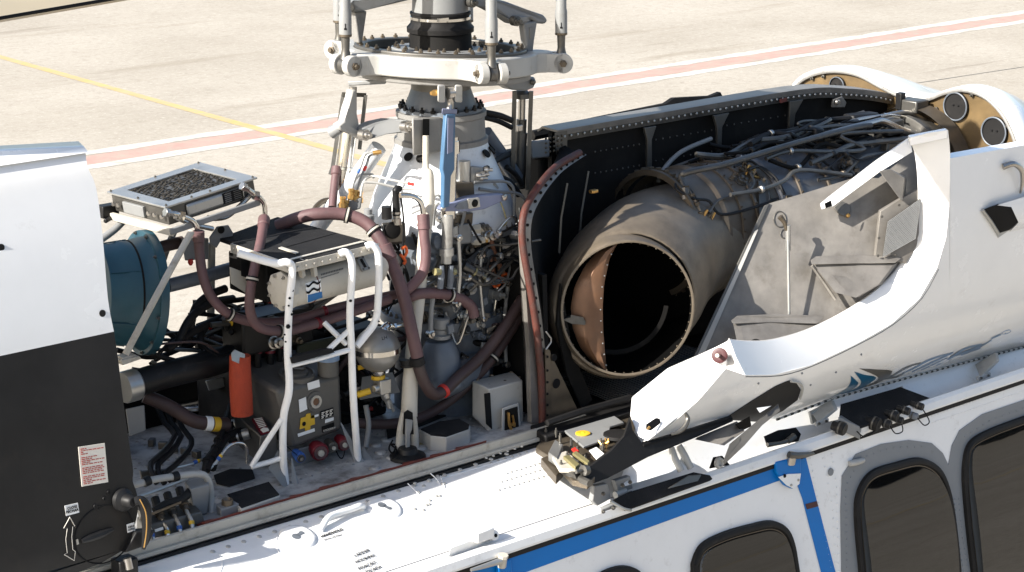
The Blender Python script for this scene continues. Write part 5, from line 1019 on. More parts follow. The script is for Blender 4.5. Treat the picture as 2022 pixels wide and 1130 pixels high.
# forward bulkhead with seal
BK = T('engine_bulkhead', 'curved dark engine bulkhead with riveted metal edge', 'bulkhead', (.1, -.39, 2.2))
sc_ = '1069,838,-.39 1066,740 1056,640 1043,560,-.38 1031,490,-.36 1029,445,-.35 1037,408,-.33 1060,370,-.29 1095,330,-.22 1142,302,-.14'
fl_ = '1083,832,-.395 1080,740 1071,640 1059,560,-.385 1049,490,-.365 1049,445,-.352 1058,412,-.332 1082,372,-.29 1114,336,-.22 1158,306,-.14'
c1_ = spline(L(sc_), 4); c2_ = spline(L(fl_), 4)
b = B(); tube(b, [p+V((-.01, -.016, .004)) for p in L(sc_)], .0125, 12, 6); SE = O('bulkhead_seal', b, 'sealhose', None, 'frayed orange red seal cord following the edge of the engine bulkhead', 'seal')
b = B(); patch(b, [c1_, c2_], (.006, .01, 0)); O('edge_flange', b, 'panelgrey', BK)
b = B()
for i, (p, q) in enumerate(zip(resample(c1_, 26), resample(c2_, 26))): dome(b, p.lerp(q, .62)+V((-.003, -.004, 0)), (-.5, -.8, .1), .006)
O('edge_rivets', b, 'soot', BK, kind='stuff')
b = B(); n_ = len(c2_); patch(b, [c2_, [p.lerp(V((.55, 0.0, p.z+.02)), .5)+V((.0, .02, 0)) for p in c2_], [V((.55, 0.0, min(p.z+.03, 3.05))) for p in c2_]]); O('inner_face', b, 'soot', BK, sharp=80)
for s in ('1162,338,-.06 1148,420 1140,520', '1120,362,-.2 1108,430 1104,500'):
    b = B(); tube(b, L(s), .005, 5, 1); O('stiffener', b, 'darksteel', BK)
b = B(); slab(b, L('1031,470,-.37 1040,470 1062,640 1068,835,-.4 1050,835 1046,690'), (0, .02, 0)); slab_ = O('forward_face', b, 'panelgrey', BK)
b = B(); hexa(b, [V((.13, -.38, 2.2)), V((.15, -.38, 2.2)), V((.15, .1, 2.2)), V((.13, .1, 2.2)), V((.13, -.36, 2.7)), V((.15, -.36, 2.7)), V((.15, .1, 2.75)), V((.13, .1, 2.75))]); O('web', b, 'soot', BK)
gt = T('bulkhead_gusset', 'brown triangular gusset plate with round lightening holes below the exhaust', 'gusset', U(1105, 820, Y=-.4))
b = B(); slab(b, L('1076,688,-.40 1084,690 1142,812,-.42 1076,834,-.41'), (0, .008, 0)); O('plate', b, 'brownsteel', gt, bev=.001)
for x, y, r in ((1097, 757, 11.5), (1104, 799, 18), (1093, 706, 8)):
    p = U(x, y, Y=-.405); b = B(); lathe(b, p, (0, -1, 0), [(0, r*.00165), (.004, r*.0015)], 22); h_ = O('hole_rim', b, 'brownsteel', gt); b = B(); lathe(b, p+V((0, -.0045, 0)), (0, -1, 0), [(0, r*.0015), (.0006, r*.00148)], 22); O('hole', b, 'ink', h_)
b = B(); slab(b, L('1075,690,-.41 1085,692 1086,830 1077,832'), (0, -.004, 0)); O('edge_strip', b, 'brownsteel', gt)
b = B()
for y in (705, 732, 755, 778, 800, 820): dome(b, U(1081, y, Y=-.415), (0, -1, 0), .005)
O('strip_rivets', b, 'ink', gt, kind='stuff')
b = B(); slab(b, L('1108,560,-.37 1130,690,-.38 1170,790,-.40 1150,808,-.40 1120,740,-.39 1100,640,-.38'), (0, .01, 0)); O('curved_rib', b, 'soot', gt)
b = B(); tube(b, L('1078,655,-.42 1088,668 1088,676 1078,690'), .003, 6, 1); O('edge_clip', b, 'alu', gt)
# sill beam and mesh floor of the bay
b = B(); hexa(b, L('1020,872,-.47 1250,800,-.47 1420,752,-.47 1420,735,-.47')[:0]+[V((.0, -.52, 2.17)), V((1.0, -.52, 2.17)), V((1.0, -.44, 2.17)), V((.0, -.44, 2.17)), V((.0, -.52, 2.205)), V((1.0, -.52, 2.205)), V((1.0, -.44, 2.225)), V((.0, -.44, 2.225))]); O('bay_sill', b, 'rubber', None, 'black rubber covered sill beam below the exhaust', 'sill', bev=.006)
b = B(); x0, x1, y0, y1 = .38, 1.05, -.45, -.12
for i in range(46): x = x0+(x1-x0)*i/45; tube(b, [V((x, y0, 2.222)), V((x+.05, y1, 2.222))], .0016, 4, 1)
for i in range(24): y = y0+(y1-y0)*i/23; tube(b, [V((x0+.03*i/23, y, 2.2235)), V((x1+.03*i/23, y, 2.2235))], .0016, 4, 1)
O('mesh_floor', b, 'darksteel', None, 'dark wire mesh screen lying under the exhaust pipe', 'mesh', kind=None)
b = B(); tube(b, [V((x0, y0, 2.224)), V((x1, y0, 2.224))], .005, 6, 1); O('mesh_edge', b, 'darksteel', bpy.data.objects['mesh_floor'])
# ================================================================ exhaust
nE = V((-.5, -.84, .10)).normalized(); E_ = U(1240, 609, Y=-.5); uE, wE, _ = basis(nE)
def EP(x, y, off=0): return UP(x, y, E_-nE*off, nE)
EX = T('exhaust_pipe', 'large heat stained metal exhaust pipe with round dark mouth', 'exhaust', E_+V((0, 0, -.25)))
path = [E_, E_-nE*.04, E_-nE*.09]+L('1250,560,-.34 1290,512,-.25 1345,480,-.2 1400,462,-.19')
def etube(b, off, npt=99, n=44):
    rs = [.231, .240, .258, .262, .246, .224, .206]; q = spline(path, 6); rings = []; u = uE.copy()
    for i, c in enumerate(q[:npt]):
        t = (q[min(i+1, len(q)-1)]-q[max(i-1, 0)]).normalized(); w0_ = min(max((i-1)/30, 0), 1); w0_ = w0_*w0_*(3-2*w0_); t = ((-nE)*(1-w0_)+t*w0_).normalized(); u = (u-t*u.dot(t)).normalized(); w_ = t.cross(u)
        k = min(i//6, 5); f = i/6-k; r = rs[k]*(1-f)+rs[k+1]*f+off; rings.append([b.verts.new(c+(u*math.cos(j/n*6.28319)+w_*math.sin(j/n*6.28319))*r) for j in range(n)])
    for a, c in zip(rings, rings[1:]):
        for j in range(n): b.faces.new((a[j], a[(j+1) % n], c[(j+1) % n], c[j]))
    return rings
b = B(); etube(b, 0); O('outer_elbow', b, 'exhaust', EX)
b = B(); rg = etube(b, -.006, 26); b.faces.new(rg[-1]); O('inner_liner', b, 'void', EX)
b = B(); lathe(b, E_, nE, [(-.004, .2315), (.002, .2325), (.003, .229), (.002, .2245), (-.004, .2245)], 64, caps=False); LP = O('lip', b, 'exhaust', EX)
b = B()
for i in range(46):
    a = i/46*6.283; e = uE*math.cos(a)+wE*math.sin(a); dome(b, E_+e*.222-nE*.006, -e+nE*.4, .0028)
O('lip_rivets', b, 'brownsteel', LP, kind='stuff')
oa = resample([EP(x, y, .05) for x, y in PX('1222,474 1185,492 1155,525 1135,565 1127,605 1130,645 1143,682 1165,712 1199,741')], 26)
ob = resample([EP(x, y, .035) for x, y in PX('1224,473 1204,510 1193,560 1190,605 1191,650 1195,700 1200,742')], 26)
b = B(); rows = []
for a, c in zip(oa, ob): rows.append([a, a.lerp(c, .35)+nE*.022, a.lerp(c, .7)+nE*.018, c])
patch(b, rows, -nE*.004); BZ = O('bronze_deflector', b, 'bronze', EX)
b = B()
for i in range(3, 24, 2): dome(b, ob[i].lerp(oa[i], .08)+nE*.006, nE, .003)
O('deflector_rivets', b, 'alu', BZ, kind='stuff')
b = B(); slab(b, [EP(x, y, .015) for x, y in PX('1110,631 1127,627 1150,630 1156,634 1156,642 1130,640')], nE*-.025); slab(b, [EP(x, y, .012) for x, y in PX('1127,622 1152,627 1154,633 1127,629')], nE*-.004); O('vane', b, 'darksteel', EX)
b = B(); lathe(b, E_-nE*.16, nE, [(0, .19), (.004, .186), (.004, .17)], 48, 0.2, 3.0); O('inner_ring', b, 'soot', EX)
# tab on top of the elbow
b = B(); box(b, U(1172, 378, Y=-.25), (.03, .02, .012)); O('hoist_tab', b, 'brass', EX, bev=.003)
# ================================================================ engine
EN_ = T('turboshaft_engine', 'heat stained turboshaft engine lying aft of the exhaust with pipes on top', 'engine', (1.4, -.2, 2.2))
eo = V((0, -.19, 2.685)); xd = V((1, 0, .02))
b = B(); lathe(b, eo, xd, [(.90, .210), (.99, .210), (1.0, .222), (1.015, .222), (1.02, .210), (1.2, .207), (1.31, .203)], 56, caps=False); O('exhaust_case', b, 'engine', EN_)
b = B(); lathe(b, eo, xd, [(.83, .212), (.835, .232), (.845, .234), (.85, .226), (.86, .226), (.865, .232), (.872, .230), (.876, .212)], 56, caps=False); CLp = O('clamp_ring', b, 'brownsteel', EN_)
b = B()
for i in range(40):
    a = i/40*6.283; e = V((0, math.cos(a), math.sin(a))); box(b, eo+xd*.855+e*.232, (.02, .012, .012))
O('clamp_lugs', b, 'brownsteel', CLp, kind='stuff')
b = B(); lathe(b, eo, xd, [(1.30, .207), (1.31, .216), (1.325, .216), (1.33, .204), (1.5, .205), (1.72, .200), (1.73, .192)], 56); O('gas_generator_case', b, 'engineblue', EN_)
b = B(); lathe(b, eo, xd, [(1.715, .19), (1.72, .214), (1.735, .216), (1.74, .20), (1.75, .20), (1.755, .213), (1.77, .213), (1.775, .18)], 56); FL2 = O('case_flange', b, 'engine', EN_)
b = B()
for i in range(44):
    a = i/44*6.283; e = V((0, math.cos(a), math.sin(a))); box(b, eo+xd*1.747+e*.212, (.03, .014, .014))
O('flange_bolts', b, 'brownsteel', FL2, kind='stuff')
b = B(); lathe(b, eo, xd, [(1.77, .15), (1.9, .155), (1.95, .175), (2.05, .178), (2.06, .16), (2.2, .165), (2.22, .20), (2.3, .21), (2.38, .20)], 40); O('accessory_case', b, 'darksteel', EN_)
for r_, x_ in ((.235, 2.24), (.222, 2.28), (.21, 2.2)):
    b = B(); lathe(b, eo, xd, [(x_, r_-.01), (x_+.002, r_), (x_+.025, r_), (x_+.027, r_-.01)], 56); O('intake_ring', b, 'darksteel', EN_)
b = B(); lathe(b, eo, xd, [(2.3, .255), (2.38, .262)], 56, caps=False); O('intake_shroud', b, 'brownsteel', EN_)
def eng(x, y, off=0):                                     # meets the engine cylinder of radius .21+off
    r = ray(x, y).normalized(); w0 = CAM-eo; xn = xd.normalized(); a = r-xn*r.dot(xn); d_ = w0-xn*w0.dot(xn)
    A_ = a.dot(a); B_ = 2*a.dot(d_); C_ = d_.dot(d_)-(.21+off)**2; q = max(B_*B_-4*A_*C_, 0); return CAM+r*((-B_-math.sqrt(q))/2/A_)
b = B(); lathe(b, eng(1672, 322, .02), (.3, -1, .3), [(-.02, .012), (.02, .012)], 8); O('boss', b, 'engine', EN_)
def epipe(nm, lab, s, r, m, par=None):
    b = B(); pts = []
    for q in s.split():
        v = [float(e) for e in q.split(',')]; pts.append(U(v[0], v[1], Y=v[2]) if len(v) > 2 and v[2] < -.001 else eng(v[0], v[1], .02 if len(v) < 3 else v[2]))
    tube(b, pts, r, 9, 5); return O(nm, b, m, EN_)
for s, r, m in (('1352,372,.015 1345,350,.03 1360,340,.05 1430,325,.06 1520,298,.06 1600,275,.06 1690,252,.06 1720,248,.06', .0115, 'darksteel'),
                ('1352,372,.02 1353,395,.0', .016, 'darksteel'),
                ('1340,352,.02 1335,372,.015 1370,392,.02 1400,397,.02 1425,424,.02 1495,408,.02 1535,392,.02', .0055, 'black'),
                ('1400,420,.02 1420,395,.02 1470,380,.02 1488,362,.02 1478,335,.02', .0055, 'darksteel'),
                ('1478,335,.03 1500,330,.02 1530,350,.02 1550,385,.02', .006, 'black'),
                ('1450,330,.03 1480,318,.03 1505,335,.02 1525,352,.02', .005, 'black'),
                ('1400,425,.02 1385,470,.015 1392,520,.01 1390,560,.01', .005, 'brownsteel'),
                ('1300,358,-.1 1310,335,-.08 1345,300,-.06 1404,274,-.05', .0085, 'ltgrey'),
                ('1425,312,-.15 1500,290,-.15 1560,268,-.15 1600,262,-.16', .012, 'black'),
                ('1440,318,-.12 1475,282,-.12 1540,260,-.12 1620,268,-.16 1680,290,-.2', .009, 'rubber'),
                ('1550,272,-.22 1600,300,-.24 1640,310,-.25 1700,292,-.25 1740,275,-.25', .011, 'rubber'),
                ('1560,265,-.22 1610,288,-.24 1650,294,-.25 1720,272,-.25', .010, 'black'),
                ('1600,275,-.25 1660,258,-.26 1720,243,-.26 1745,240,-.26 1790,260,-.27 1830,262,-.27 1865,247,-.27', .0125, 'steel'),
                ('1640,258,-.2 1690,238,-.2 1740,230,-.2 1790,222,-.2 1830,240,-.22 1845,250,-.22', .009, 'steel'),
                ('1745,225,-.2 1790,232,-.22 1830,248,-.24 1850,252,-.25', .004, 'chrome'),
                ('1855,250,-.25 1868,262,-.26 1878,290,-.26 1873,298,-.26', .004, 'chrome'),
                ('1330,350,-.1 1400,330,-.1 1460,305,-.12 1540,285,-.14', .008, 'black'),
                ('1400,285,-.03 1440,292,-.05 1480,285,-.06', .008, 'rubber'), ('1580,252,-.1 1600,242,-.1 1620,240,-.1', .009, 'rubber'),
                ('1660,330,.02 1690,350,.01 1712,375,.0', .006, 'black'), ('1380,440,.02 1408,455,.02 1402,480,.015', .006, 'brownsteel'), ('1600,300,.03 1640,330,.02 1650,345,.01', .005, 'black')):
    epipe('engine_pipe', '', s, r, m)
for x, y, Y, sz in ((1610, 262, -.22, (.05, .05, .04)), (1700, 236, -.15, (.16, .06, .05)), (1755, 250, -.2, (.10, .08, .06)), (1760, 295, -.3, (.10, .04, .06)), (1470, 330, -.2, (.05, .04, .04)), (1375, 420, -.33, (.03, .03, .04)), (1548, 398, -.36, (.04, .02, .03)), (1820, 205, -.1, (.05, .05, .06)), (1650, 268, -.2, (.06, .05, .05)), (1720, 290, -.25, (.05, .05, .04))):
    b = B(); box(b, U(x, y, Y=Y), sz, Matrix.Rotation(random.uniform(-.2, .2), 3, 'Y')); O('accessory_unit', b, random.choice(('darksteel', 'black', 'darksteel')), EN_, bev=.008)
b = B(); tube(b, L('1650,262,-.2 1690,248,-.2'), .03, 14, 1); O('starter_body', b, 'darksteel', EN_)
b = B(); tube(b, [U(1600+24*math.cos(a/12*6.283), 245+6*math.sin(a/12*6.283), Y=-.12) for a in range(13)], .006, 8, 3); O('hoop', b, 'darksteel', EN_)
# tangle of brackets on the casing
for cx, cy in ((1478, 335), (1400, 440), (1345, 455)):
    for i in range(7):
        p = eng(cx+random.uniform(-14, 14), cy+random.uniform(-16, 16), .012); b = B(); q = [p, p+V((random.uniform(-.03, .03), -.01, random.uniform(-.02, .03))), p+V((random.uniform(-.04, .04), -.005, random.uniform(-.05, .02)))]
        tube(b, q, random.choice((.003, .0045)), 7, 4); lathe(b, q[0], (0, -1, .3), [(-.01, .009), (.004, .009), (.006, .005)], 6); O('casing_clip', b, random.choice(('brownsteel', 'steel', 'brass')), EN_)
b = B(); slab(b, [eng(x, y, .02) for x, y in PX('1498,358 1512,352 1520,395 1515,432 1500,440')], (.004, 0, 0)); O('bracket_plate', b, 'darksteel', EN_)
# engine electrical cables
for i in range(10):
    x = random.uniform(1560, 1700); y = 268-(x-1560)*.2+random.uniform(-10, 18); pts = [U(x, y, Y=-.22)]
    for k in range(3): x += random.uniform(20, 50); y += random.uniform(-14, 10); pts.append(U(x, y, Y=-.22+random.uniform(-.03, .03)))
    b = B(); tube(b, pts, random.choice((.0035, .005)), 6, 5); O('engine_cable', b, random.choice(('ink', 'rubber', 'darksteel')), EN_)
# ================================================================ tail fairing with tan bulkhead
TF = T('tail_fairing', 'double humped white tail fairing with brown front bulkhead and dark round covers', 'fairing', (2.5, 0, 2.2))
ol = spline([U(x, y, X=2.4) for x, y in PX('1562,205 1568,182 1588,158 1622,144 1660,141 1700,149 1742,171 1782,190 1830,197 1868,184 1905,178 1945,190 1980,222 2003,265 2014,305')], 4)
b = B(); slab(b, ol+[V((2.4, ol[-1].y-.03, 2.3)), V((2.4, ol[0].y+.03, 2.3))], (.012, 0, 0)); O('front_bulkhead', b, 'tan', TF)
cen = V((2.4, 0, 2.55)); b = B()
def ringo(k, dx): return [V((2.4+dx, p.y*k, cen.z+(p.z-cen.z)*k)) for p in ol]
patch(b, [ringo(1.0, -.012), ringo(1.03, -.012), ringo(1.04, .02), ringo(1.035, .07), ringo(1.0, .14), ringo(.93, .26), ringo(.82, .42), ringo(.66, .7), ringo(.45, 1.1)]); O('white_shell', b, 'white_cowl', TF, sharp=60)
b = B(); tube(b, ringo(1.0, -.012), .008, 8, 1); O('edge_seal', b, 'castgrey', TF)
for x, y, r in ((1655, 170, .040), (1889, 210, .058), (1965, 260, .060)):
    p = U(x, y, X=2.396); b = B(); lathe(b, p, (-1, 0, 0), [(0, r), (.008, r), (.012, r*.94), (.006, r*.88), (.004, 0)], 30); c_ = O('cover_disc', b, 'rubber', TF); b = B(); lathe(b, p, (-1, 0, 0), [(.004, r*.99), (.012, r*1.0), (.014, r*.95), (.012, r*.9)], 30, caps=False); O('cover_rim', b, 'gearblue', c_)
    b = B()
    for dy in (-.012, .012): dome(b, p+V((-.006, dy, .004)), (-1, 0, 0), .005)
    O('cover_screws', b, 'ink', c_, kind='stuff')
b = B()
for x, y in PX('1605,155 1627,151 1920,188 1990,250 1850,215 2000,290'): bolt(b, U(x, y, X=2.395), (-1, 0, 0), .008, .008)
O('bulkhead_bolts', b, 'darksteel', TF, kind='stuff')
b = B(); box(b, U(1802, 208, X=2.33), (.08, .1, .05)); O('latch_block', b, 'darksteel', TF, bev=.006)
b = B(); box(b, U(1778, 200, X=2.3), (.03, .03, .07)); O('guide_pin', b, 'black', TF, bev=.004)
# ================================================================ open engine cowl door
DF = lerp([(q.x, q.y) for q in spline([V((a, c, 0)) for a, c in ((2.06, -.68), (2.12, -.715), (2.2, -.80), (2.35, -.885), (2.55, -.95), (2.8, -.99), (3.1, -1.0))], 8)])
def DK(x, y, off=0): return UF(x, y, DF)+V((0, -.93, .3)).normalized()*off
CD = T('engine_cowl_door', 'open white engine cowl door with curved exhaust cut-out and stained metal inside', 'cowl door', (1.3, -.7, 2.1))
up = lerp([(1279, 872), (1330, 834), (1380, 790), (1433, 728), (1472, 741), (1530, 740), (1600, 722), (1690, 680), (1760, 640), (1815, 590), (1850, 530), (1868, 470), (1875, 400), (1876, 313), (2022, 287), (2300, 240)])
dn = lerp([(1279, 873), (1373, 843), (1440, 823), (1490, 826), (1531, 827), (1640, 786), (1800, 742), (2022, 683), (2300, 610)])
xs = [1279+i*12 for i in range(13)]+[1433, 1445, 1472, 1500, 1530, 1565, 1600, 1645, 1690, 1725, 1760, 1790, 1815, 1835, 1850, 1860, 1868, 1872, 1875, 1876, 1885, 1910, 1950, 2000, 2060, 2150, 2300]
b = B(); rows = []
for x in xs:
    u_, d_ = up(x), dn(x); rows.append([DK(x, u_+(d_-u_)*k/30) for k in range(31)])
patch(b, rows, (0, .02, -.004)); SKN = O('outer_skin', b, 'white_cowl', CD, sharp=50)
RO = PX('1872,257 1876,300 1876,350 1876,400 1868,470 1850,530 1815,590 1760,640 1690,680 1600,722 1530,740 1472,742'); RI = PX('1798,272 1811,300 1817,350 1817,410 1806,475 1772,533 1722,580 1660,620 1590,653 1525,671 1480,674 1441,671')
ro = spline([DK(x, y) for x, y in RO], 4); ri = spline([U(x, y, Y=DF(DK(x, y).z)+.10) for x, y in RI], 4)
b = B(); patch(b, [ro, [a.lerp(c, .5)+V((-.008, 0, .004)) for a, c in zip(ro, ri)], ri, [p+V((.0, .012, -.004)) for p in ri], [p+V((.03, .03, -.01)) for p in ri]]); O('cutout_rim', b, 'white_cowl', CD, sharp=60)
b = B(); slab(b, [ro[0], ri[0], ri[0]+V((.03, .035, 0)), ro[0]+V((.025, .03, 0))], (0, 0, -.03)); O('rim_end', b, 'white_cowl', CD, bev=.003)
b = B(); top_e = [DK(x, up(x)) for x in (1876, 1950, 2022, 2150, 2300)]; patch(b, [top_e, [p+V((.02, .05, .004)) for p in top_e], [p+V((.02, .055, -.03)) for p in top_e]]); O('top_edge', b, 'white_cowl', CD)
# white front face
ff = L('1247,785,-.72 1316,729,-.72 1407,690,-.73 1439,672,-.75 1437,700,-.78 1433,728,-.82 1380,790,-.85 1279,872,-.86 1260,862,-.83 1244,821,-.77')
b = B(); slab(b, ff, (.03, .01, 0)); FFc = O('front_face', b, 'white_cowl', CD, bev=.003)
b = B(); slab(b, [p+V((-.004, -.003, .001)) for p in L('1276,838,-.84 1294,826,-.83 1300,828,-.83 1302,836,-.84 1284,850,-.85 1276,848,-.85')], (.008, 0, 0)); O('slot', b, 'ink', FFc)
b = B(); p = U(1281, 846, Y=-.86); tube(b, [p+V((-.01, -.004, 0)), p+V((0, -.004, .006))], .004, 8, 1); O('slot_latch', b, 'brass', FFc)
b = B(); p = U(1421, 702, Y=-.80); dB_ = V((-.8, -.45, .25)).normalized(); lathe(b, p, dB_, [(-.02, .018), (-.014, .025), (-.006, .025), (-.005, .021), (-.002, .021), (-.001, .026), (.006, .026), (.007, .024), (.006, .011)], 22); BU = O('rubber_bumper', b, 'maroon', CD)
b = B(); slab(b, [ff[3], ri[-1], ro[-1], ff[5], ff[4]], (.02, .02, -.002)); O('rim_corner', b, 'white_cowl', CD)
b = B(); lathe(b, p, dB_, [(0, .007), (.04, .007)], 10); O('bumper_pin', b, 'steel', BU)
# inner panel of stained metal
pN = V((-.55, -.75, .36)).normalized(); pP = V((.75, -.53, 2.3))
def IP(x, y, off=0): return UP(x, y, pP+pN*off, pN)
b = B(); slab(b, [IP(x, y) for x, y in PX('1518,402 1600,378 1690,350 1735,352 1800,300 1830,300 1835,430 1800,520 1720,600 1600,668 1500,700 1430,712 1375,706')], pN*-.006); IN = O('inner_panel', b, 'panelgrey', CD)
b = B(); slab(b, [IP(x, y, .001) for x, y in PX('1508,407 1519,402 1384,702 1368,706')], pN*.010); O('edge_channel', b, 'darksteel', IN, bev=.002)
b = B(); slab(b, [IP(x, y, .012) for x, y in PX('1490,457 1497,453 1390,700 1376,704')], pN*.004); O('edge_strip', b, 'white_worn', IN)
b = B(); slab(b, L('1447,637,-.66 1520,634,-.70 1612,640,-.78 1597,662,-.80 1540,684,-.78 1500,694,-.76 1460,696,-.72'), (.02, .0, 0)); RBt = O('lower_rib', b, 'panelgrey', CD)
b = B(); slab(b, L('1443,633,-.66 1520,629,-.70 1616,633,-.78 1614,640,-.79 1520,637,-.71 1447,640,-.67'), (.03, 0, .012)); O('rib_flange', b, 'panelgrey', RBt, bev=.002)
b = B(); lathe(b, U(1493, 684, Y=-.757), (-.9, -.4, .1), [(0, .026), (.002, .026)], 20); O('rib_hole', b, 'ink', RBt)
b = B(); slab(b, L('1605,520,-.72 1690,518,-.80 1765,522,-.87 1735,562,-.88 1690,588,-.86 1650,578,-.80'), (.02, .0, 0)); RBm = O('middle_rib', b, 'panelgrey', CD)
b = B(); slab(b, L('1600,514,-.72 1690,512,-.80 1770,513,-.87 1768,520,-.88 1690,521,-.81 1603,523,-.73'), (.03, 0, .01)); O('rib_flange', b, 'panelgrey', RBm, bev=.002)
b = B(); tube(b, L('1603,525,-.72 1625,555,-.74 1650,592,-.78'), .006, 6, 1); O('rib_brace', b, 'panelgrey', RBm)
b = B(); slab(b, L('1797,271,-.84 1802,300,-.86 1735,342,-.80 1645,408,-.72 1628,412,-.71 1625,400,-.70 1642,386,-.71 1730,318,-.79'), (.02, .03, -.012)); O('upper_lip', b, 'white_cowl', CD, bev=.002)
b = B(); slab(b, L('1628,402,-.725 1640,396 1642,407 1630,411'), (0, -.003, 0)); O('lip_hole', b, 'ink', CD)
b = B(); slab(b, [IP(x, y, .004) for x, y in PX('1645,410 1662,398 1678,405 1680,418 1672,430 1656,424')], pN*.006); LPl = O('lug_plate', b, 'darksteel', CD, bev=.002)
b = B(); lathe(b, IP(1674, 426, .01), pN, [(0, .008), (.008, .007), (.01, .003)], 8); O('lug_bolt', b, 'brass', LPl)
b = B(); hexa(b, L('1736,338,-.84 1758,334,-.85 1785,352,-.87 1780,398,-.88')+L('1736,338,-.78 1758,334,-.79 1790,350,-.8 1788,396,-.8')); O('angle_bracket', b, 'panelgrey', CD, bev=.002)
b = B(); slab(b, L('1738,418,-.82 1772,398,-.85 1818,372,-.88 1820,470,-.90 1790,520,-.89 1728,512,-.82'), (.015, .02, 0)); SFm = O('screen_frame', b, 'panelgrey', CD, bev=.002)
sq = L('1752,437,-.845 1816,392,-.893 1806,470,-.90 1742,506,-.845'); sn = (sq[1]-sq[0]).cross(sq[3]-sq[0]).normalized(); sn = sn if sn.y < 0 else -sn
b = B(); slab(b, [p+V((-.003, -.004, 0)) for p in sq], (.004, .004, 0)); O('screen_backing', b, 'darksteel', SFm)
b = B()
for i in range(26): tube(b, [quadpt(sq, i/25, 0)+V((-.006, -.008, 0)), quadpt(sq, i/25, 1)+V((-.006, -.008, 0))], .0011, 4, 1)
for i in range(22): tube(b, [quadpt(sq, 0, i/21)+V((-.006, -.008, 0)), quadpt(sq, 1, i/21)+V((-.006, -.008, 0))], .0011, 4, 1)
O('wire_screen', b, 'ltgrey', SFm, kind='stuff')
b = B()
for x, y in PX('1741,428 1775,405 1735,470 1733,505 1768,503'): bolt(b, UP(x, y, sq[0]+sn*.004, sn), sn, .005, .004)
O('frame_screws', b, 'darksteel', SFm, kind='stuff')
b = B(); tube(b, L('1556,470,-.66 1557,550,-.68 1558,628,-.70'), .0055, 10, 1); RD = O('stay_rod', b, 'alu', CD)
b = B(); tube(b, L('1556,445,-.655 1556,495,-.66'), .010, 12, 1); O('rod_sleeve', b, 'alu', RD)
b = B(); tube(b, L('1540,428,-.64 1549,440,-.65 1553,455,-.655'), [.011, .008, .006], 10, 3); O('rod_hook', b, 'brownsteel', RD)
for x, y, r in ((1540, 433, .022), (1548, 462, .012)):
    b = B(); c = IP(x, y, .003); tube(b, [c+(basis(pN)[0]*math.cos(a/16*6.283)*r+basis(pN)[1]*math.sin(a/16*6.283)*r*1.3) for a in range(17)], .0022, 6, 1); O('oval_seam', b, 'darksteel', IN)
# rain of rivets on the skin edge, rim seam
b = B()
for x, y in PX('1583,737 1497,757 1600,760 1650,735 1700,700'): lathe(b, DK(x, y, .001), (0, -.95, .3), [(0, .005), (.002, .004)], 10)
O('skin_screws', b, 'ltgrey', SKN, kind='stuff')
b = B(); tube(b, [DK(x, y, .0005) for x, y in PX('1472,744 1540,742 1602,724 1692,682 1764,641 1820,590 1853,532')], .0018, 4, 3); O('rim_seam', b, 'inkgrey', SKN)
# logo on the skin
def fin(sa, sb, m):
    A_ = resample(spline([V((x, y, 0)) for x, y in PX(sa)], 4), 20); B_ = resample(spline([V((x, y, 0)) for x, y in PX(sb)], 4), 20); b = B()
    patch(b, [[DK(p.lerp(q, k/3).x, p.lerp(q, k/3).y, .0018) for k in range(4)] for p, q in zip(A_, B_)]); O('logo_fin', b, m, SKN)
fin('1679,742 1679,754 1670,768 1644,783', '1679,742 1690,752 1694,758 1680,771 1644,783', 'logo_blue')
fin('1686,734 1693,744 1700,756 1690,767 1658,779', '1686,734 1708,741 1730,745 1716,758 1690,771 1658,779', 'logo_blue')
fin('1695,728 1715,736 1734,746 1722,757 1682,772', '1695,728 1730,730 1762,733 1746,750 1715,763 1682,772', 'logo_grey')
def ribbon(s, w_, m):
    q = spline([V((x, y, 0)) for x, y in PX(s)], 4); b = B(); rows = []; n = len(q)
    for i, c in enumerate(q):
        k = w_*(.35+.65*math.sin(math.pi*min(max(i/(n-1), .12), .88))); rows.append([DK(c.x, c.y-k, .0018), DK(c.x, c.y+k, .0018)])
    patch(b, rows); O('logo_script', b, m, SKN)
ribbon('1743,749 1762,742 1782,730 1800,722 1818,717', 2.2, 'logo_grey'); ribbon('1745,749 1770,744 1788,735', 2, 'logo_grey')
ribbon('1780,738 1805,727 1830,713 1855,704 1882,697', 2.2, 'logo_script'); ribbon('1800,735 1840,716 1880,698', 2, 'logo_script'); ribbon('1818,731 1850,717 1870,707', 1.8, 'logo_script')
ribbon('1848,722 1880,705 1905,689 1938,680', 2.4, 'logo_script'); ribbon('1880,705 1915,692 1936,682', 2, 'logo_script'); ribbon('1897,702 1925,690 1958,672', 2.2, 'logo_script'); ribbon('1918,694 1936,688', 2.2, 'logo_script'); ribbon('1957,669 1976,661', 2.6, 'logo_script')
b = B(); tube(b, [DK(1986+9*math.cos(a/14*6.283), 656.5+3.2*math.sin(a/14*6.283)-2.6*math.cos(a/14*6.283), .003) for a in range(15)], .0012, 5, 1); O('logo_ring', b, 'logo_script', SKN)
text('logo_mark', 'R', SKN, 'logo_script', DK(1982, 661, .003), (.95, -.1, .05), (0, -.4, 1), .012, .0)
# piano hinge
b = B(); hl = [V((DK(x, dn(x)).x, DK(x, dn(x)).y-.006, DK(x, dn(x)).z-.002)) for x in (1531, 1640, 1800, 2022, 2250)]; tube(b, hl, .0042, 8, 1); HG = O('hinge_pin', b, 'white_worn', CD)
b = B(); rs_ = resample(hl, 140)
for i in range(0, 138, 2): tube(b, [rs_[i], rs_[i].lerp(rs_[i+1], .9)], .0046, 6, 1)
O('hinge_knuckles', b, 'soot', HG, kind='stuff')
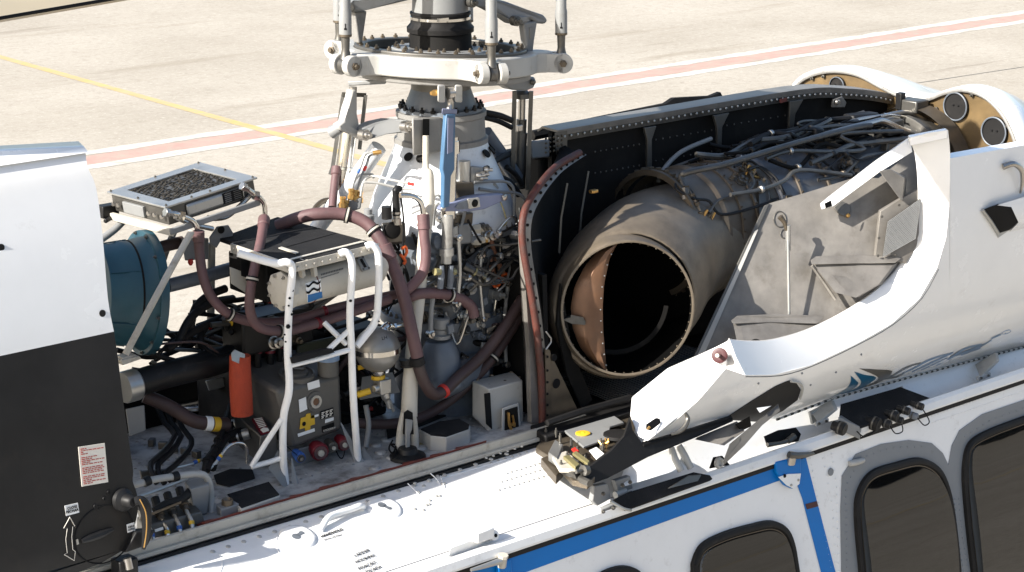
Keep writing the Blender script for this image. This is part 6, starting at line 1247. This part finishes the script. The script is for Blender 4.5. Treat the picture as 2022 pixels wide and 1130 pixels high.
# handle, scoop on the skin
b = B(); q = [DK(1978, 330, .005), DK(1990, 326, .025), DK(2003, 338, .03), DK(2010, 360, .02), DK(2011, 382, .008)]; tube(b, q, [.012, .011, .010, .008, .004], 10, 5); O('skin_handle', b, 'steel', CD)
hp = [DK(x, y, o) for x, y, o in ((1938, 416, .004), (1955, 408, .03), (1980, 414, .035), (1996, 442, .03), (1990, 455, .006), (1968, 462, .004))]
b = B(); slab(b, hp, (.02, .01, 0)); SCo = O('scoop_opening', b, 'ink', CD)
b = B(); tube(b, [DK(1937, 415, .006), DK(1953, 438, .008), DK(1968, 461, .006)], .007, 6, 1); O('scoop_lip', b, 'alu', SCo)
b = B(); rows = [[DK(1955, 408, .032), DK(2030, 385, .03), DK(2100, 370, .003)], [DK(1980, 412, .038), DK(2040, 398, .034), DK(2110, 385, .003)], [DK(1997, 442, .032), DK(2050, 430, .03), DK(2120, 415, .003)], [DK(1992, 458, .003), DK(2050, 445, .003), DK(2120, 430, .003)]]; patch(b, rows); O('scoop_hood', b, 'white_cowl', SCo)
b = B(); slab(b, [DK(x, y, .003) for x, y in PX('1966,463 1996,441 2022,424 2022,430 1999,450 1970,470')], (0, .002, 0)); O('scoop_base', b, 'white_worn', SCo)
# ================================================================ black lower lip of the door
b = B(); slab(b, L('1244,825,-.80 1250,850,-.82 1269,876,-.85 1320,861,-.85 1373,845,-.85 1445,822,-.83 1448,832,-.84 1380,862,-.86 1280,903,-.87 1200,945,-.87 1165,958,-.87 1140,950,-.86 1134,935,-.86 1168,919,-.86 1208,889,-.84 1232,862,-.82'), (.015, .02, -.004)); LPp = O('lower_lip', b, 'rubber', None, 'black rubber lip hanging below the white nose of the cowl door', 'seal', bev=.002)
b = B(); tube(b, L('1270,880,-.855 1373,849,-.855 1445,826,-.84'), .004, 6, 1); O('lip_bead', b, 'ink', LPp)
b = B(); p = L('1134,933,-.87 1160,928,-.87'); lathe(b, p[1], p[0]-p[1], [(0, .016), (.008, .018), (.02, .018), (.022, .006), (.05, .006)], 14); O('lip_pin', b, 'darksteel', LPp)
b = B(); tube(b, L('1326,858,-.87 1342,852,-.88 1354,840,-.885 1358,826,-.88 1353,815,-.875'), [.004, .0075, .0085, .008, .004], 8, 4); O('crescent_handle', b, 'darksteel', None, 'dark crescent shaped grip on the cowl door nose', 'handle')
# scoop under the door
DS = T('drain_scoop', 'torn dark metal air scoop projecting below the cowl door', 'scoop', U(1480, 850, Y=-.85))
b = B(); ea = resample([V((x, y, 0)) for x, y in PX('1436,823 1480,794 1530,763 1556,752 1570,755')], 24); eb = resample([V((x, y, 0)) for x, y in PX('1440,830 1500,834 1545,812 1574,790 1580,770')], 24); patch(b, [[DK(a.lerp(c, k/6).x, a.lerp(c, k/6).y, .004) for k in range(7)] for a, c in zip(ea, eb)], (0, .003, 0)); O('black_plate', b, 'rubber', DS, bev=.002)
b = B(); tube(b, [DK(x, y, .014) for x, y in PX('1556,754 1572,757 1579,768 1574,788')], .0045, 6, 3); O('plate_rim', b, 'white_worn', DS)
b = B(); hexa(b, L('1372,868,-.84 1455,840,-.86 1470,852,-.90 1430,880,-.90')+L('1376,864,-.82 1455,832,-.84 1468,846,-.88 1440,872,-.87')); O('floor_plate', b, 'panelgrey', DS)
b = B(); slab(b, L('1536,800,-.93 1540,812,-.94 1505,840,-.95 1470,880,-.95 1430,918,-.92 1428,912,-.92 1440,880,-.92 1480,848,-.92'), (.012, .01, 0)); O('torn_flap', b, 'darksteel', DS)
b = B(); hexa(b, L('1452,838,-.88 1480,822,-.9 1484,842,-.9 1462,852,-.88')+L('1452,838,-.85 1480,822,-.87 1484,842,-.87 1462,852,-.85')); O('inner_box', b, 'soot', DS)
b = B(); slab(b, L('1494,806,-.92 1522,802,-.93 1500,815,-.93'), (.004, 0, 0)); O('bright_chip', b, 'sticker', DS)
# ================================================================ latch tray ahead of the door
LT = T('latch_tray', 'grimy open latch tray with yellow disc and brackets at the shoulder', 'tray', U(1150, 930, Z=2.15))
def Z(s, z): return L(' '.join(q+(',%g' % z if i == 0 else '') for i, q in enumerate(s.split())), 'Z')
b = B(); slab(b, Z('1058,884 1075,862 1130,838 1215,806 1255,815 1252,860 1225,893 1160,955 1130,948 1092,905', 2.185), (0, 0, -.02)); O('tray_floor', b, 'brownsteel', LT, bev=.002)
b = B(); slab(b, Z('1114,850 1190,814 1200,812 1232,834 1205,842 1200,866 1152,882', 2.205), (0, 0, -.008)); PP_ = O('pale_panel', b, 'ltgrey', LT, bev=.002)
b = B(); lathe(b, U(1151, 857, Z=2.206), (0, 0, 1), [(0, .025), (.004, .025), (.006, .02), (.004, .008), (.007, .004)], 24); O('yellow_disc', b, 'yellow', PP_)
b = B(); lathe(b, U(1220, 862, Z=2.2), (0, 0, 1), [(0, .05), (.01, .048), (.012, .03)], 20); O('black_bellows', b, 'rubber', LT)
for s, m, h, z in (('1083,893 1096,868 1112,878 1100,905', 'alu', .03, 2.215), ('1090,900 1118,890 1150,918 1140,926 1105,925', 'cream', .015, 2.21), ('1112,900 1124,898 1145,916 1136,922', 'zincyellow', .012, 2.222), ('1130,894 1138,890 1165,910 1160,916', 'zincyellow', .01, 2.218), ('1163,889 1178,882 1194,896 1178,907', 'sticker', .004, 2.207), ('1128,886 1136,882 1144,890 1136,895', 'red', .006, 2.216), ('1068,905 1085,898 1112,925 1098,940', 'brownsteel', .03, 2.18)):
    b = B(); slab(b, Z(s, z), (0, 0, -h)); O('bracket', b, m, LT, bev=.002)
b = B()
for x, y in PX('1106,862 1106,878 1078,852 1098,852 1120,898 1142,916 1108,916 1140,888 1155,905 1187,873 1190,880 1128,872'): lathe(b, U(x, y, Z=2.212), (0, 0, 1), [(-.02, .005), (.004, .005), (.005, .003), (.012, .003)], 8)
O('studs', b, 'darksteel', LT, kind='stuff')
b = B(); tube(b, L('1080,836,-.5 1150,812,-.5 1245,786,-.5'), .012, 6, 1); O('tray_gasket', b, 'rubber', LT)
b = B(); tube(b, Z('1112,930 1125,935 1150,948 1165,955', 2.19), .012, 8, 2); O('roller', b, 'darksteel', LT)
b = B()
for i in range(8): p = U(1195+random.uniform(-6, 6), 882+random.uniform(-6, 6), Z=2.2); tube(b, [p, p+V((random.uniform(-.02, .02), random.uniform(-.02, .02), .015))], .003, 6, 1)
O('crimped_wires', b, 'brass', LT, kind='stuff')
# hinge arm and stowage below the tray
HA = T('step_hinge', 'white hinge arms and pale curved panel under the cowl door lip', 'hinge', U(1200, 990, Y=-.8))
for s in ('1175,960,-.84 1200,955 1207,985 1180,1000 1170,990', '1192,1005,-.86 1222,992 1230,1008 1180,1022', '1215,950,-.82 1245,940 1250,965 1222,975'):
    b = B(); slab(b, L(s), (0, .02, 0)); O('bracket', b, 'ltgrey', HA, bev=.003)
for s in ('1325,885,-.80 1332,905,-.82 1345,930,-.84', '1340,880,-.80 1352,900,-.82 1364,925,-.84', '1215,978,-.82 1235,970'):
    b = B(); tube(b, L(s), .012, 10, 1); O('arm', b, 'white_worn', HA)
b = B(); rows = [L('1245,915,-.78 1300,895 1355,880'), L('1238,938,-.80 1300,918 1360,900'), L('1235,960,-.835 1300,940 1365,920')]; patch(b, rows, (0, .02, 0)); O('curved_panel', b, 'white', HA)
b = B()
for x, y in PX('1190,1010 1210,1003 1190,975 1228,958 1243,952'): bolt(b, U(x, y, Y=-.865), (0, -1, .1), .007, .005)
O('hinge_bolts', b, 'darksteel', HA, kind='stuff')
FS = T('folding_step', 'scuffed black folding step flap hinged on the sill below the cowl door', 'step', U(1300, 980, Y=-.87))
b = B(); slab(b, L('1212,986,-.87 1240,972,-.86 1370,932,-.86 1402,938,-.875 1408,946,-.885 1240,1006,-.89'), (0, .015, -.012)); O('flap', b, 'tread', FS, bev=.003)
b = B(); tube(b, L('1206,990,-.88 1230,1004,-.895 1246,1008,-.90'), .005, 8, 3); O('wire_prop', b, 'alu', FS)
b = B(); slab(b, L('1320,965,-.89 1360,940,-.875 1385,938,-.875 1378,950,-.885'), (0, .003, .001)); O('scuffed_patch', b, 'darksteel', FS)
RC = T('sill_opening', 'dark opening with hydraulic fitting in the panel under the cowl hinge', 'opening', U(1550, 870, Y=-.75))
b = B(); slab(b, L('1508,862,-.76 1535,850,-.75 1570,845,-.745 1580,858,-.75 1575,872,-.76 1515,884,-.775'), (0, -.004, .002)); O('dark_recess', b, 'ink', RC)
b = B(); tube(b, L('1515,878,-.785 1545,874 1568,862'), .007, 8, 3); lathe(b, L('1562,866,-.785')[0], (1, 0, .3), [(-.02, .009), (-.018, .012), (.018, .012), (.02, .009)], 8); O('fitting', b, 'darksteel', RC)
b = B(); lathe(b, L('1418,914,-.84')[0], (0, -1, .2), [(0, .02), (.01, .018), (.012, .012), (.006, .01)], 16); O('roller_end', b, 'white_worn', RC)
b = B(); slab(b, L('1400,925,-.83 1408,903 1425,900 1440,918'), (0, -.004, 0)); O('roller_recess', b, 'ink', RC)
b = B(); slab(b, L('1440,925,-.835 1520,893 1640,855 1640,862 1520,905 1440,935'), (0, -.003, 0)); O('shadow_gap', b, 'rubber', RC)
# support brackets under the hinge
for i, s in enumerate(('1600,812 1640,790 1648,808 1615,835', '1925,720 1965,696 1968,712 1935,745')):
    P_ = PX(s); h = T('hinge_bracket', ('white hinge bracket left of the black connector tray', 'white hinge bracket near the right edge under the door')[i], 'bracket', U(*P_[3], Y=-.76), 'cowl hinge brackets')
    b = B(); slab(b, [U(x, y, Y=y_) for (x, y), y_ in zip(P_, (-.70, -.72, -.78, -.78))], (.02, 0, -.006)); O('web', b, 'white_worn', h, bev=.002)
    b = B(); slab(b, [U(P_[3][0]-4, P_[3][1], Y=-.785), U(P_[3][0]+22, P_[3][1]-9, Y=-.785), U(P_[3][0]+22, P_[3][1]-1, Y=-.79), U(P_[3][0]-2, P_[3][1]+8, Y=-.79)], (0, .01, 0)); F_ = O('foot', b, 'white_worn', h, bev=.002)
    b = B()
    for k in (2, 16): bolt(b, U(P_[3][0]+k, P_[3][1]+2-k*.35, Y=-.79), (0, -1, .1), .005, .004)
    O('foot_bolts', b, 'darksteel', F_, kind='stuff')
# ================================================================ connector tray
CT = T('connector_tray', 'black topped tray with capped round electrical connectors under the cowl hinge', 'connector tray', U(1740, 830, Y=-.85))
tq = L('1657,822,-.80 1660,798,-.74 1778,764,-.74 1842,788,-.84 1840,792,-.85 1700,843,-.88'); b = B(); slab(b, tq, (0, 0, -.008)); O('cover', b, 'tread', CT, bev=.002)
b = B(); hexa(b, L('1700,868,-.86 1835,815,-.86 1835,810,-.78 1700,850,-.78')+L('1700,843,-.875 1838,792,-.85 1838,790,-.78 1700,840,-.78')); O('panel', b, 'white', CT, bev=.002)
b = B(); hexa(b, L('1655,848,-.87 1698,868,-.88 1700,862,-.80 1660,838,-.80')+L('1655,824,-.87 1698,843,-.88 1700,838,-.80 1660,820,-.80')); O('end_bracket', b, 'ltgrey', CT, bev=.002)
for x, y, r, m in ((1664, 847, .024, 'black'), (1731, 838, .026, 'rubber'), (1754, 838, .016, 'black'), (1768, 822, .019, 'black'), (1778, 830, .013, 'black'), (1791, 812, .015, 'black'), (1807, 822, .013, 'gearblue'), (1818, 803, .014, 'black')):
    p = U(x, y, Y=-.885); d = V((.25, -1, -.15)).normalized(); b = B(); lathe(b, p, d, [(-.04, r*.7), (-.02, r*.75), (-.018, r), (.006, r), (.010, r*.85), (.008, r*.4)], 18); k = O('connector', b, m, CT); b = B(); lathe(b, p, d, [(-.012, r*1.03), (-.006, r*1.03)], 18); O('lock_ring', b, 'darksteel', k)
for s in ('1692,852,-.89 1705,862 1720,857 1735,842', '1758,842,-.9 1768,856 1782,852 1781,838', '1812,826,-.9 1825,840 1835,832 1822,808'):
    b = B(); tube(b, L(s), .0022, 6, 5); O('lanyard', b, 'ink', CT)
b = B(); hexa(b, L('1770,766,-.735 1782,762 1784,768 1772,772')+L('1770,766,-.72 1782,762 1784,768 1772,772')); O('tray_catch', b, 'alu', CT)
b = B(); slab(b, L('1600,815,-.72 1618,806 1640,800 1648,806 1632,818 1605,838'), (.0, .01, 0)); O('flap', b, 'white_worn', CT)
# ================================================================ door hinge fittings on the sill
DG = 'cabin door hinge fittings'
h = T('door_hinge', 'blue and white door hinge fitting at the corner of the blue stripe', 'hinge', S(1562, 930), DG)
b = B(); slab(b, [S(x, y, .018) for x, y in PX('1532,912 1582,902 1582,938 1578,958 1566,966 1550,958 1534,932')], nS*-.016); BDY = O('body', b, 'stripe_blue', h, bev=.004)
b = B(); slab(b, [S(x, y, .019) for x, y in PX('1536,942 1556,936 1581,935 1578,956 1566,965 1552,958')], nS*.002); O('white_tip', b, 'white', h, bev=.001)
b = B(); q = [S(1558, 898, .03), S(1575, 900, .035), S(1606, 896, .02)]; tube(b, q, [.012, .012, .006], 10, 2); O('arm', b, 'darksteel', h)
b = B(); lathe(b, S(1562, 905, .02), (0, -.2, 1), [(-.02, .018), (.012, .018), (.014, .010), (.022, .010)], 16); O('pivot', b, 'steel', h)
b = B(); lathe(b, S(1549, 940, .02), nS, [(0, .007), (.003, .006)], 12); O('lock_hole', b, 'ink', BDY)
b = B()
for x, y in PX('1562,958 1576,948'): bolt(b, S(x, y, .021), nS, .005, .003)
O('tip_bolts', b, 'alu', h, kind='stuff')
h = T('door_hinge', 'blue door hinge fitting with bare metal arm at the bottom edge of the picture', 'hinge', S(990, 1115), DG)
b = B(); slab(b, [S(x, y, .018) for x, y in PX('984,1112 1010,1104 1012,1140 985,1150')], nS*-.016); O('body', b, 'stripe_blue', h, bev=.004)
b = B(); tube(b, [S(930, 1126, .025), S(960, 1117, .03), S(988, 1108, .03)], [.005, .008, .011], 10, 2); O('arm', b, 'alu', h)
b = B(); lathe(b, S(992, 1108, .025), (0, -.2, 1), [(-.02, .014), (.01, .014), (.012, .016), (.022, .016)], 8); O('pivot', b, 'cream', h)
b = B(); q = [S(1677, 916, .008), S(1690, 913, .014), S(1704, 909, .008)]; tube(b, q, [.010, .012, .010], 12, 3); O('position_light', b, 'white_worn', None, 'small pill shaped white lamp above the middle cabin window', 'lamp')
b = B(); lathe(b, S(1640, 932, .002), nS, [(0, .014), (.003, .0135), (.003, 0)], 18); O('round_vent', b, 'surround', None, 'small round grey vent on the white skin right of the stripe', 'vent')
# ================================================================ fittings on the roof shoulder
for i, (x, y, an) in enumerate(((760, 1004, 1.05), (589, 1060, .25))):
    h = T('keyhole_fitting', ('raised oval keyhole fitting nearer the red sealant strip end', 'raised oval keyhole fitting left of the handhold lettering')[i], 'fitting', UH(x, y), 'keyhole fittings on the shoulder')
    p = UH(x, y); n_ = V((0, -.3, .95)).normalized(); u_ = V((1, 0, 0)); v_ = n_.cross(u_)
    b = B(); g = []
    for r, hh in ((.060, -.004), (.054, .004), (.046, .0065), (.03, .0065)): g.append([b.verts.new(p+(u_*math.cos(a/28*6.283)*r*.95+v_*math.sin(a/28*6.283)*r*1.0)+n_*hh) for a in range(28)])
    for a_, c_ in zip(g, g[1:]):
        for j in range(28): b.faces.new((a_[j], a_[(j+1) % 28], c_[(j+1) % 28], c_[j]))
    b.faces.new(g[-1]); O('raised_base', b, 'white', h)
    e = u_*math.cos(an)-v_*math.sin(an) if i == 0 else u_; e = (u_*.4-v_*.9).normalized() if i == 0 else (u_*.9+v_*.3).normalized()
    b = B(); lathe(b, p+n_*.0068-e*.012, n_, [(0, .0135), (.0012, .0135)], 18); lathe(b, p+n_*.007+e*.014, n_, [(0, .008), (.0012, .008)], 14); box(b, p+n_*.0075+e*.004, (.02, .012, .001), Matrix((e, n_.cross(e), n_)).transposed()); O('keyhole', b, 'gearblue', h)
b = B(); q = [UH(632, 1050, .002), UH(645, 1036, .022), UH(665, 1026, .022), UH(690, 1018, .022), UH(710, 1011, .022), UH(718, 1004, .002)]; tube(b, q, [.0095, .010, .010, .010, .010, .0095], 12, 4); O('handhold', b, 'white', None, 'white bar handhold on the shoulder between the two keyhole fittings', 'handle')
def stext(s, x0, y0, x1, y1, size, m='ink', bold=0):
    a = UH(x0, y0); ux_ = UH(x1, y1)-a; text('shoulder_lettering', s, FU, m, a, ux_, UH(x0+3, y0-9)-a, size, .0025, bold=bold)
stext('HANDHOLD', 635, 1063, 672, 1050, .0150, bold=.0003); stext('APOIO DE MÃO', 640, 1069, 675, 1058, .0095, 'inkgrey')
for t_, x, y in (('LADDER', 701, 1101), ('HOOKING', 703, 1114), ('FIXAÇÃO', 709, 1127), ('DA ESCADA', 710, 1139)): stext(t_, x, y, x+36, y-14, .0160)
# shoulder rivets, seams and patches
b = B()
for q in resample([V((420, 1090, 0)), V((700, 1000, 0)), V((1000, 897, 0))], 20): lathe(b, UH(q.x, q.y), (0, -.2, 1), [(0, .008), (.003, .007), (.004, .003)], 10)
for s, n in (('1000,935 1100,905', 12), ('990,952 1110,915', 14), ('985,968 1110,930', 14), ('960,905 1030,882', 6), ('970,915 1040,893', 6)):
    a, c = PX(s)
    for q in resample([V((*a, 0)), V((*c, 0))], n): dome(b, UH(q.x, q.y), (0, -.2, 1), .0055)
for i in range(14): x = 815+random.uniform(0, 70); y = 955+random.uniform(0, 60)-(x-815)*.3; dome(b, UH(x, y), (0, -.2, 1), .007)
O('shoulder_rivets', b, 'white_worn', SH, kind='stuff')
for s in ('805,955 830,980 850,1015 858,1028', '850,935 868,955 885,1000 900,1020', '870,940 885,975 915,985 955,985 965,1005', '430,1090 440,1110 435,1130', '860,948 1010,905', '735,1005 720,1030 760,1040 800,1035', '560,1040 545,1070 560,1100 600,1095 640,1075'):
    b = B(); tube(b, [UH(x, y) for x, y in PX(s)], .0018, 5, 4); O('sealant_bead', b, 'white', SH)
b = B(); tube(b, [V((-2.4, -.80, 2.0605)), V((.12, -.80, 2.0605))], .0015, 4, 1); O('panel_seam', b, 'inkgrey', SH)
# white latch fitting near the bottom
LF = T('sill_latch', 'white boxy latch fitting on the sill near the bottom middle', 'latch', UH(930, 1085))
b = B(); hexa(b, [UH(x, y, o) for o in (0, .035) for x, y in PX('885,1102 960,1075 975,1068 905,1090')]); O('base', b, 'white', LF, bev=.006)
b = B(); box(b, UH(945, 1075, .04), (.07, .05, .035), Matrix.Rotation(.0, 3, 'Z')); O('block', b, 'white', LF, bev=.004)
b = B(); lathe(b, UH(970, 1073, .03), (0, -1, .3), [(-.02, .016), (.01, .016)], 16); EY = O('eye', b, 'white', LF)
b = B(); lathe(b, UH(971, 1074, .03)+V((0, -.011, .004)), (0, -1, .3), [(0, .006), (.001, .006)], 12); O('eye_hole', b, 'ink', EY)
# clusters of sealant lumps and deck fittings near the rack feet
b = B()
for x, y in ((745, 880), (770, 905), (755, 895), (740, 925), (835, 885), (760, 870)):
    lathe(b, U(x+random.uniform(-5, 5), y, Z=2.2), (0, 0, 1), [(0, .02), (.006, .017), (.008, .006)], 9)
O('deck_lumps', b, 'deck', DECK, kind='stuff')
b = B(); lathe(b, U(830, 880, Z=2.2), (0, 0, 1), [(0, .016), (.006, .015), (.007, .004)], 14); O('drain_cap', b, 'zincyellow', DECK)
b = B(); q = Z('775,870 768,885 775,895 782,880 772,878 784,890 776,905', 2.225); tube(b, q, .003, 6, 4); O('loose_wire', b, 'ink', None, 'knot of loose dark wire left of the centre strut foot', 'wire')
# ================================================================ dark boxes added to deepen the blacks under the rack; looms round the gearbox
def unit(lab, cat, c, s, m='soot', ry=0, parts=4, name='infill_box'):
    t = T(name, lab, cat, V(c)-V((0, 0, s[2]/2))); b = B(); box(b, c, s, Matrix.Rotation(ry, 3, 'Z')); O('housing', b, m, t, bev=min(s)*.08)
    for i in range(parts):
        fx = random.uniform(-.4, .4); fz = random.uniform(-.35, .35); p = V(c)+V((fx*s[0], -s[1]/2, fz*s[2])); b = B(); r = random.uniform(.01, .02)
        lathe(b, p, (random.uniform(-.2, .2), -1, random.uniform(-.2, .3)), [(-.005, r*1.3), (.004, r*1.3), (.005, r), (.03, r), (.032, r*.6), (.045, r*.55)], random.choice((6, 12))); O('port_fitting', b, random.choice(('darksteel', 'brownsteel', 'black', 'steel')), t)
    return t
unit('added black box deepening the dark behind the orange sleeve', 'pump', (-.62, .22, 2.33), (.36, .22, .26), 'black', parts=6)
unit('added dark box filling the gloom behind the reservoir', 'filter', (-.33, .12, 2.36), (.2, .2, .32), 'rubber', parts=6)
unit('added dark box deepening the black under the rack top', 'box', (-.72, .02, 2.60), (.28, .12, .12), 'black', parts=6)
unit('added dark box at the far deck edge behind the fan', 'casing', (-1.3, .32, 2.35), (.24, .16, .28), 'soot', parts=4)
def loom(lab, x0, x1, ya, yb, za, zb, n, mats=('ink', 'rubber', 'hosedark', 'darksteel'), rr=(.004, .006, .009)):
    g = T('cable_loom', lab, 'cable loom', V((x0, (ya+yb)/2, za)), 'cable looms on the deck')
    for i in range(n):
        y = random.uniform(ya, yb); z = random.uniform(za, zb); k = random.randint(4, 6); p = []
        for j in range(k): p.append(V((x0+(x1-x0)*(j+random.uniform(-.25, .25))/(k-1), y+random.uniform(-.05, .05), z+random.uniform(-.05, .05)-.04*math.sin(math.pi*j/(k-1)))))
        b = B(); tube(b, p, random.choice(rr), 7, 5); O('cable', b, random.choice(mats), g)
        if i % 2 == 0:
            q = p[k//2]; b = B(); lathe(b, q, p[k//2+1]-p[k//2-1], [(-.008, .012), (-.004, .014), (.004, .014), (.008, .012)], 10); O('cable_clip', b, random.choice(('steel', 'black', 'red', 'alu')), g)
loom('tangle of dark cables and clips below the white cylinder', -.9, -.45, .02, .18, 2.56, 2.68, 18)
loom('dark cables running under the cooler hoses', -1.15, -.7, -.02, .25, 2.48, 2.66, 14)
loom('dark hoses between fire bottle and gearbox', -.5, -.2, -.04, .1, 2.3, 2.6, 14)
loom('low cables along the deck behind the grey reservoir', -.6, -.3, .08, .2, 2.22, 2.34, 6)
loom('pipes and cables at the bulkhead foot right of the gearbox', -.08, .08, -.2, -.08, 2.42, 2.6, 8, ('ink', 'hosedark', 'darksteel', 'gearblue', 'steel'), (.004, .007, .011))
loom('fine pipes crossing the gearbox above the mauve hose', -.35, .05, -.3, -.2, 2.68, 2.80, 5, ('ink', 'darksteel', 'rubber'), (.003, .0045, .006))
loom('fine pipes and wires beside the bell crank', -.12, .12, -.34, -.22, 2.74, 2.92, 6, ('ink', 'darksteel', 'rubber', 'brownsteel'), (.0025, .004, .006))
# couplings on the gearbox front
GF = T('gearbox_fittings', 'cluster of unions, sensors and nuts on the front of the gearbox', 'fittings', U(930, 600, Y=-.2))
for i in range(46):
    a = math.radians(random.uniform(-165, -45)); z = random.choice((random.uniform(2.35, 2.82), random.uniform(2.55, 2.95))); r = .19 if z < 2.82 else .25-(z-2.88)*.4
    d = V((math.cos(a), math.sin(a), random.uniform(-.1, .35))).normalized(); p = V((math.cos(a)*r, math.sin(a)*r, z)); q = random.uniform(.008, .017); b = B()
    lathe(b, p, d, [(-.02, q*1.3), (.004, q*1.3), (.006, q), (.02, q), (.021, q*1.2), (.03, q*1.2), (.031, q*.7), (.05, q*.6)], random.choice((6, 6, 14))); O('union', b, random.choice(('darksteel', 'gearblue', 'steel', 'alu', 'brownsteel', 'black', 'steel')), GF)
for i in range(14):
    a = math.radians(random.uniform(-160, -60)); z = random.uniform(2.5, 2.95); r = .20 if z < 2.82 else .26-(z-2.88)*.4; p = []
    for j in range(4): aa = a+j*.14+random.uniform(-.05, .05); rr_ = r+.02+.02*math.sin(j); p.append(V((math.cos(aa)*rr_, math.sin(aa)*rr_, z+random.uniform(-.06, .06))))
    b = B(); tube(b, p, random.choice((.004, .0055)), 8, 5); O('pipe', b, random.choice(('steel', 'ltgrey', 'darksteel', 'alu')), GF)
# small details on the forward deck
for i in range(5):
    x = 300+i*22; y = 880+i*6; p = U(x, y, Z=2.2); b = B(); box(b, p+V((0, 0, .012)), (.03, .02, .024), Matrix.Rotation(random.uniform(0, 3), 3, 'Z')); O('cable_cleat', b, 'darksteel', None, ('dark cleat on deck nearest the black cowling', 'second dark cleat from the black cowling', 'middle dark cleat of the row on deck', 'fourth dark cleat from the black cowling', 'dark cleat on deck nearest the control box')[i], 'cleat', 'dark cleats on the forward deck', bev=.003)

# harness, bands and clips along the engine
for i in range(18):
    a = math.radians(random.uniform(60, 150)); p = []; x0 = random.uniform(1.0, 1.7); n = random.randint(4, 6); r0 = random.uniform(.222, .262)
    for j in range(n): aa = a+random.uniform(-.18, .18); r = r0+random.uniform(-.008, .012); p.append(eo+xd*(x0+j*random.uniform(.11, .17))+V((0, math.cos(aa)*r, math.sin(aa)*r)))
    b = B(); tube(b, p, random.choice((.004, .006, .008, .011)), 8, 5); O('harness_pipe', b, random.choice(('black', 'rubber', 'darksteel', 'darksteel', 'soot')), EN_)
    q = p[1]; b = B(); lathe(b, q, p[2]-p[0], [(-.008, .011), (-.006, .014), (.006, .014), (.008, .011)], 10); O('harness_clip', b, random.choice(('steel', 'black', 'brownsteel')), EN_)
for x_, r_ in ((1.08, .213), (1.16, .2125), (1.25, .21), (1.42, .209), (1.58, .208)):
    b = B(); lathe(b, eo, xd, [(x_, r_-.004), (x_+.001, r_+.003), (x_+.012, r_+.003), (x_+.013, r_-.004)], 56, caps=False); bd_ = O('casing_band', b, random.choice(('brownsteel', 'engine')), EN_)
    b = B()
    for k in range(30):
        e = V((0, math.cos(k/30*6.283), math.sin(k/30*6.283))); bolt(b, eo+xd*(x_+.006)+e*(r_+.002), e, .004, .004)
    O('band_bolts', b, 'brownsteel', bd_, kind='stuff')
for i in range(16):
    a = math.radians(random.uniform(120, 215)); x_ = random.uniform(1.0, 1.7); e = V((0, math.cos(a), math.sin(a))); q = eo+xd*x_+e*.205; r = random.uniform(.007, .014); b = B()
    lathe(b, q, e, [(0, r*1.3), (.008, r*1.3), (.009, r), (.022, r), (.024, r*.6), (.034, r*.5)], random.choice((6, 12))); O('casing_boss', b, random.choice(('brownsteel', 'darksteel', 'engine')), EN_)
# pale rods and brackets standing against the gearbox
GRD = T('gearbox_linkage', 'pale control rods and small brackets standing in front of the lower gearbox', 'linkage', U(960, 700, Y=-.25))
for s_, r in (('905,470,-.29 908,540,-.29 902,600,-.28', .007), ('950,505,-.26 948,560,-.26 955,630,-.25', .006), ('1003,560,-.2 996,640,-.2 1000,720,-.22', .007), ('860,560,-.27 852,610,-.27 850,660,-.27', .008)):
    p = L(s_); b = B(); tube(b, p, r, 10, 4); k = O('rod', b, random.choice(('ltgrey', 'alu', 'castgrey')), GRD)
    for q in (p[0], p[-1]): b = B(); lathe(b, q, (0, -1, .1), [(-.01, r*1.7), (.008, r*1.7), (.010, r), (.016, r*.8)], 10); O('rod_eye', b, 'steel', k)
for i in range(12):
    q = U(random.uniform(850, 1015), random.uniform(470, 700), Y=random.uniform(-.26, -.2)); b = B(); box(b, q, (random.uniform(.015, .04), random.uniform(.01, .02), random.uniform(.015, .04)), Matrix.Rotation(random.uniform(-.5, .5), 3, 'Y')); O('bracket', b, random.choice(('ltgrey', 'castgrey', 'gearblue', 'brownsteel')), GRD, bev=.003)
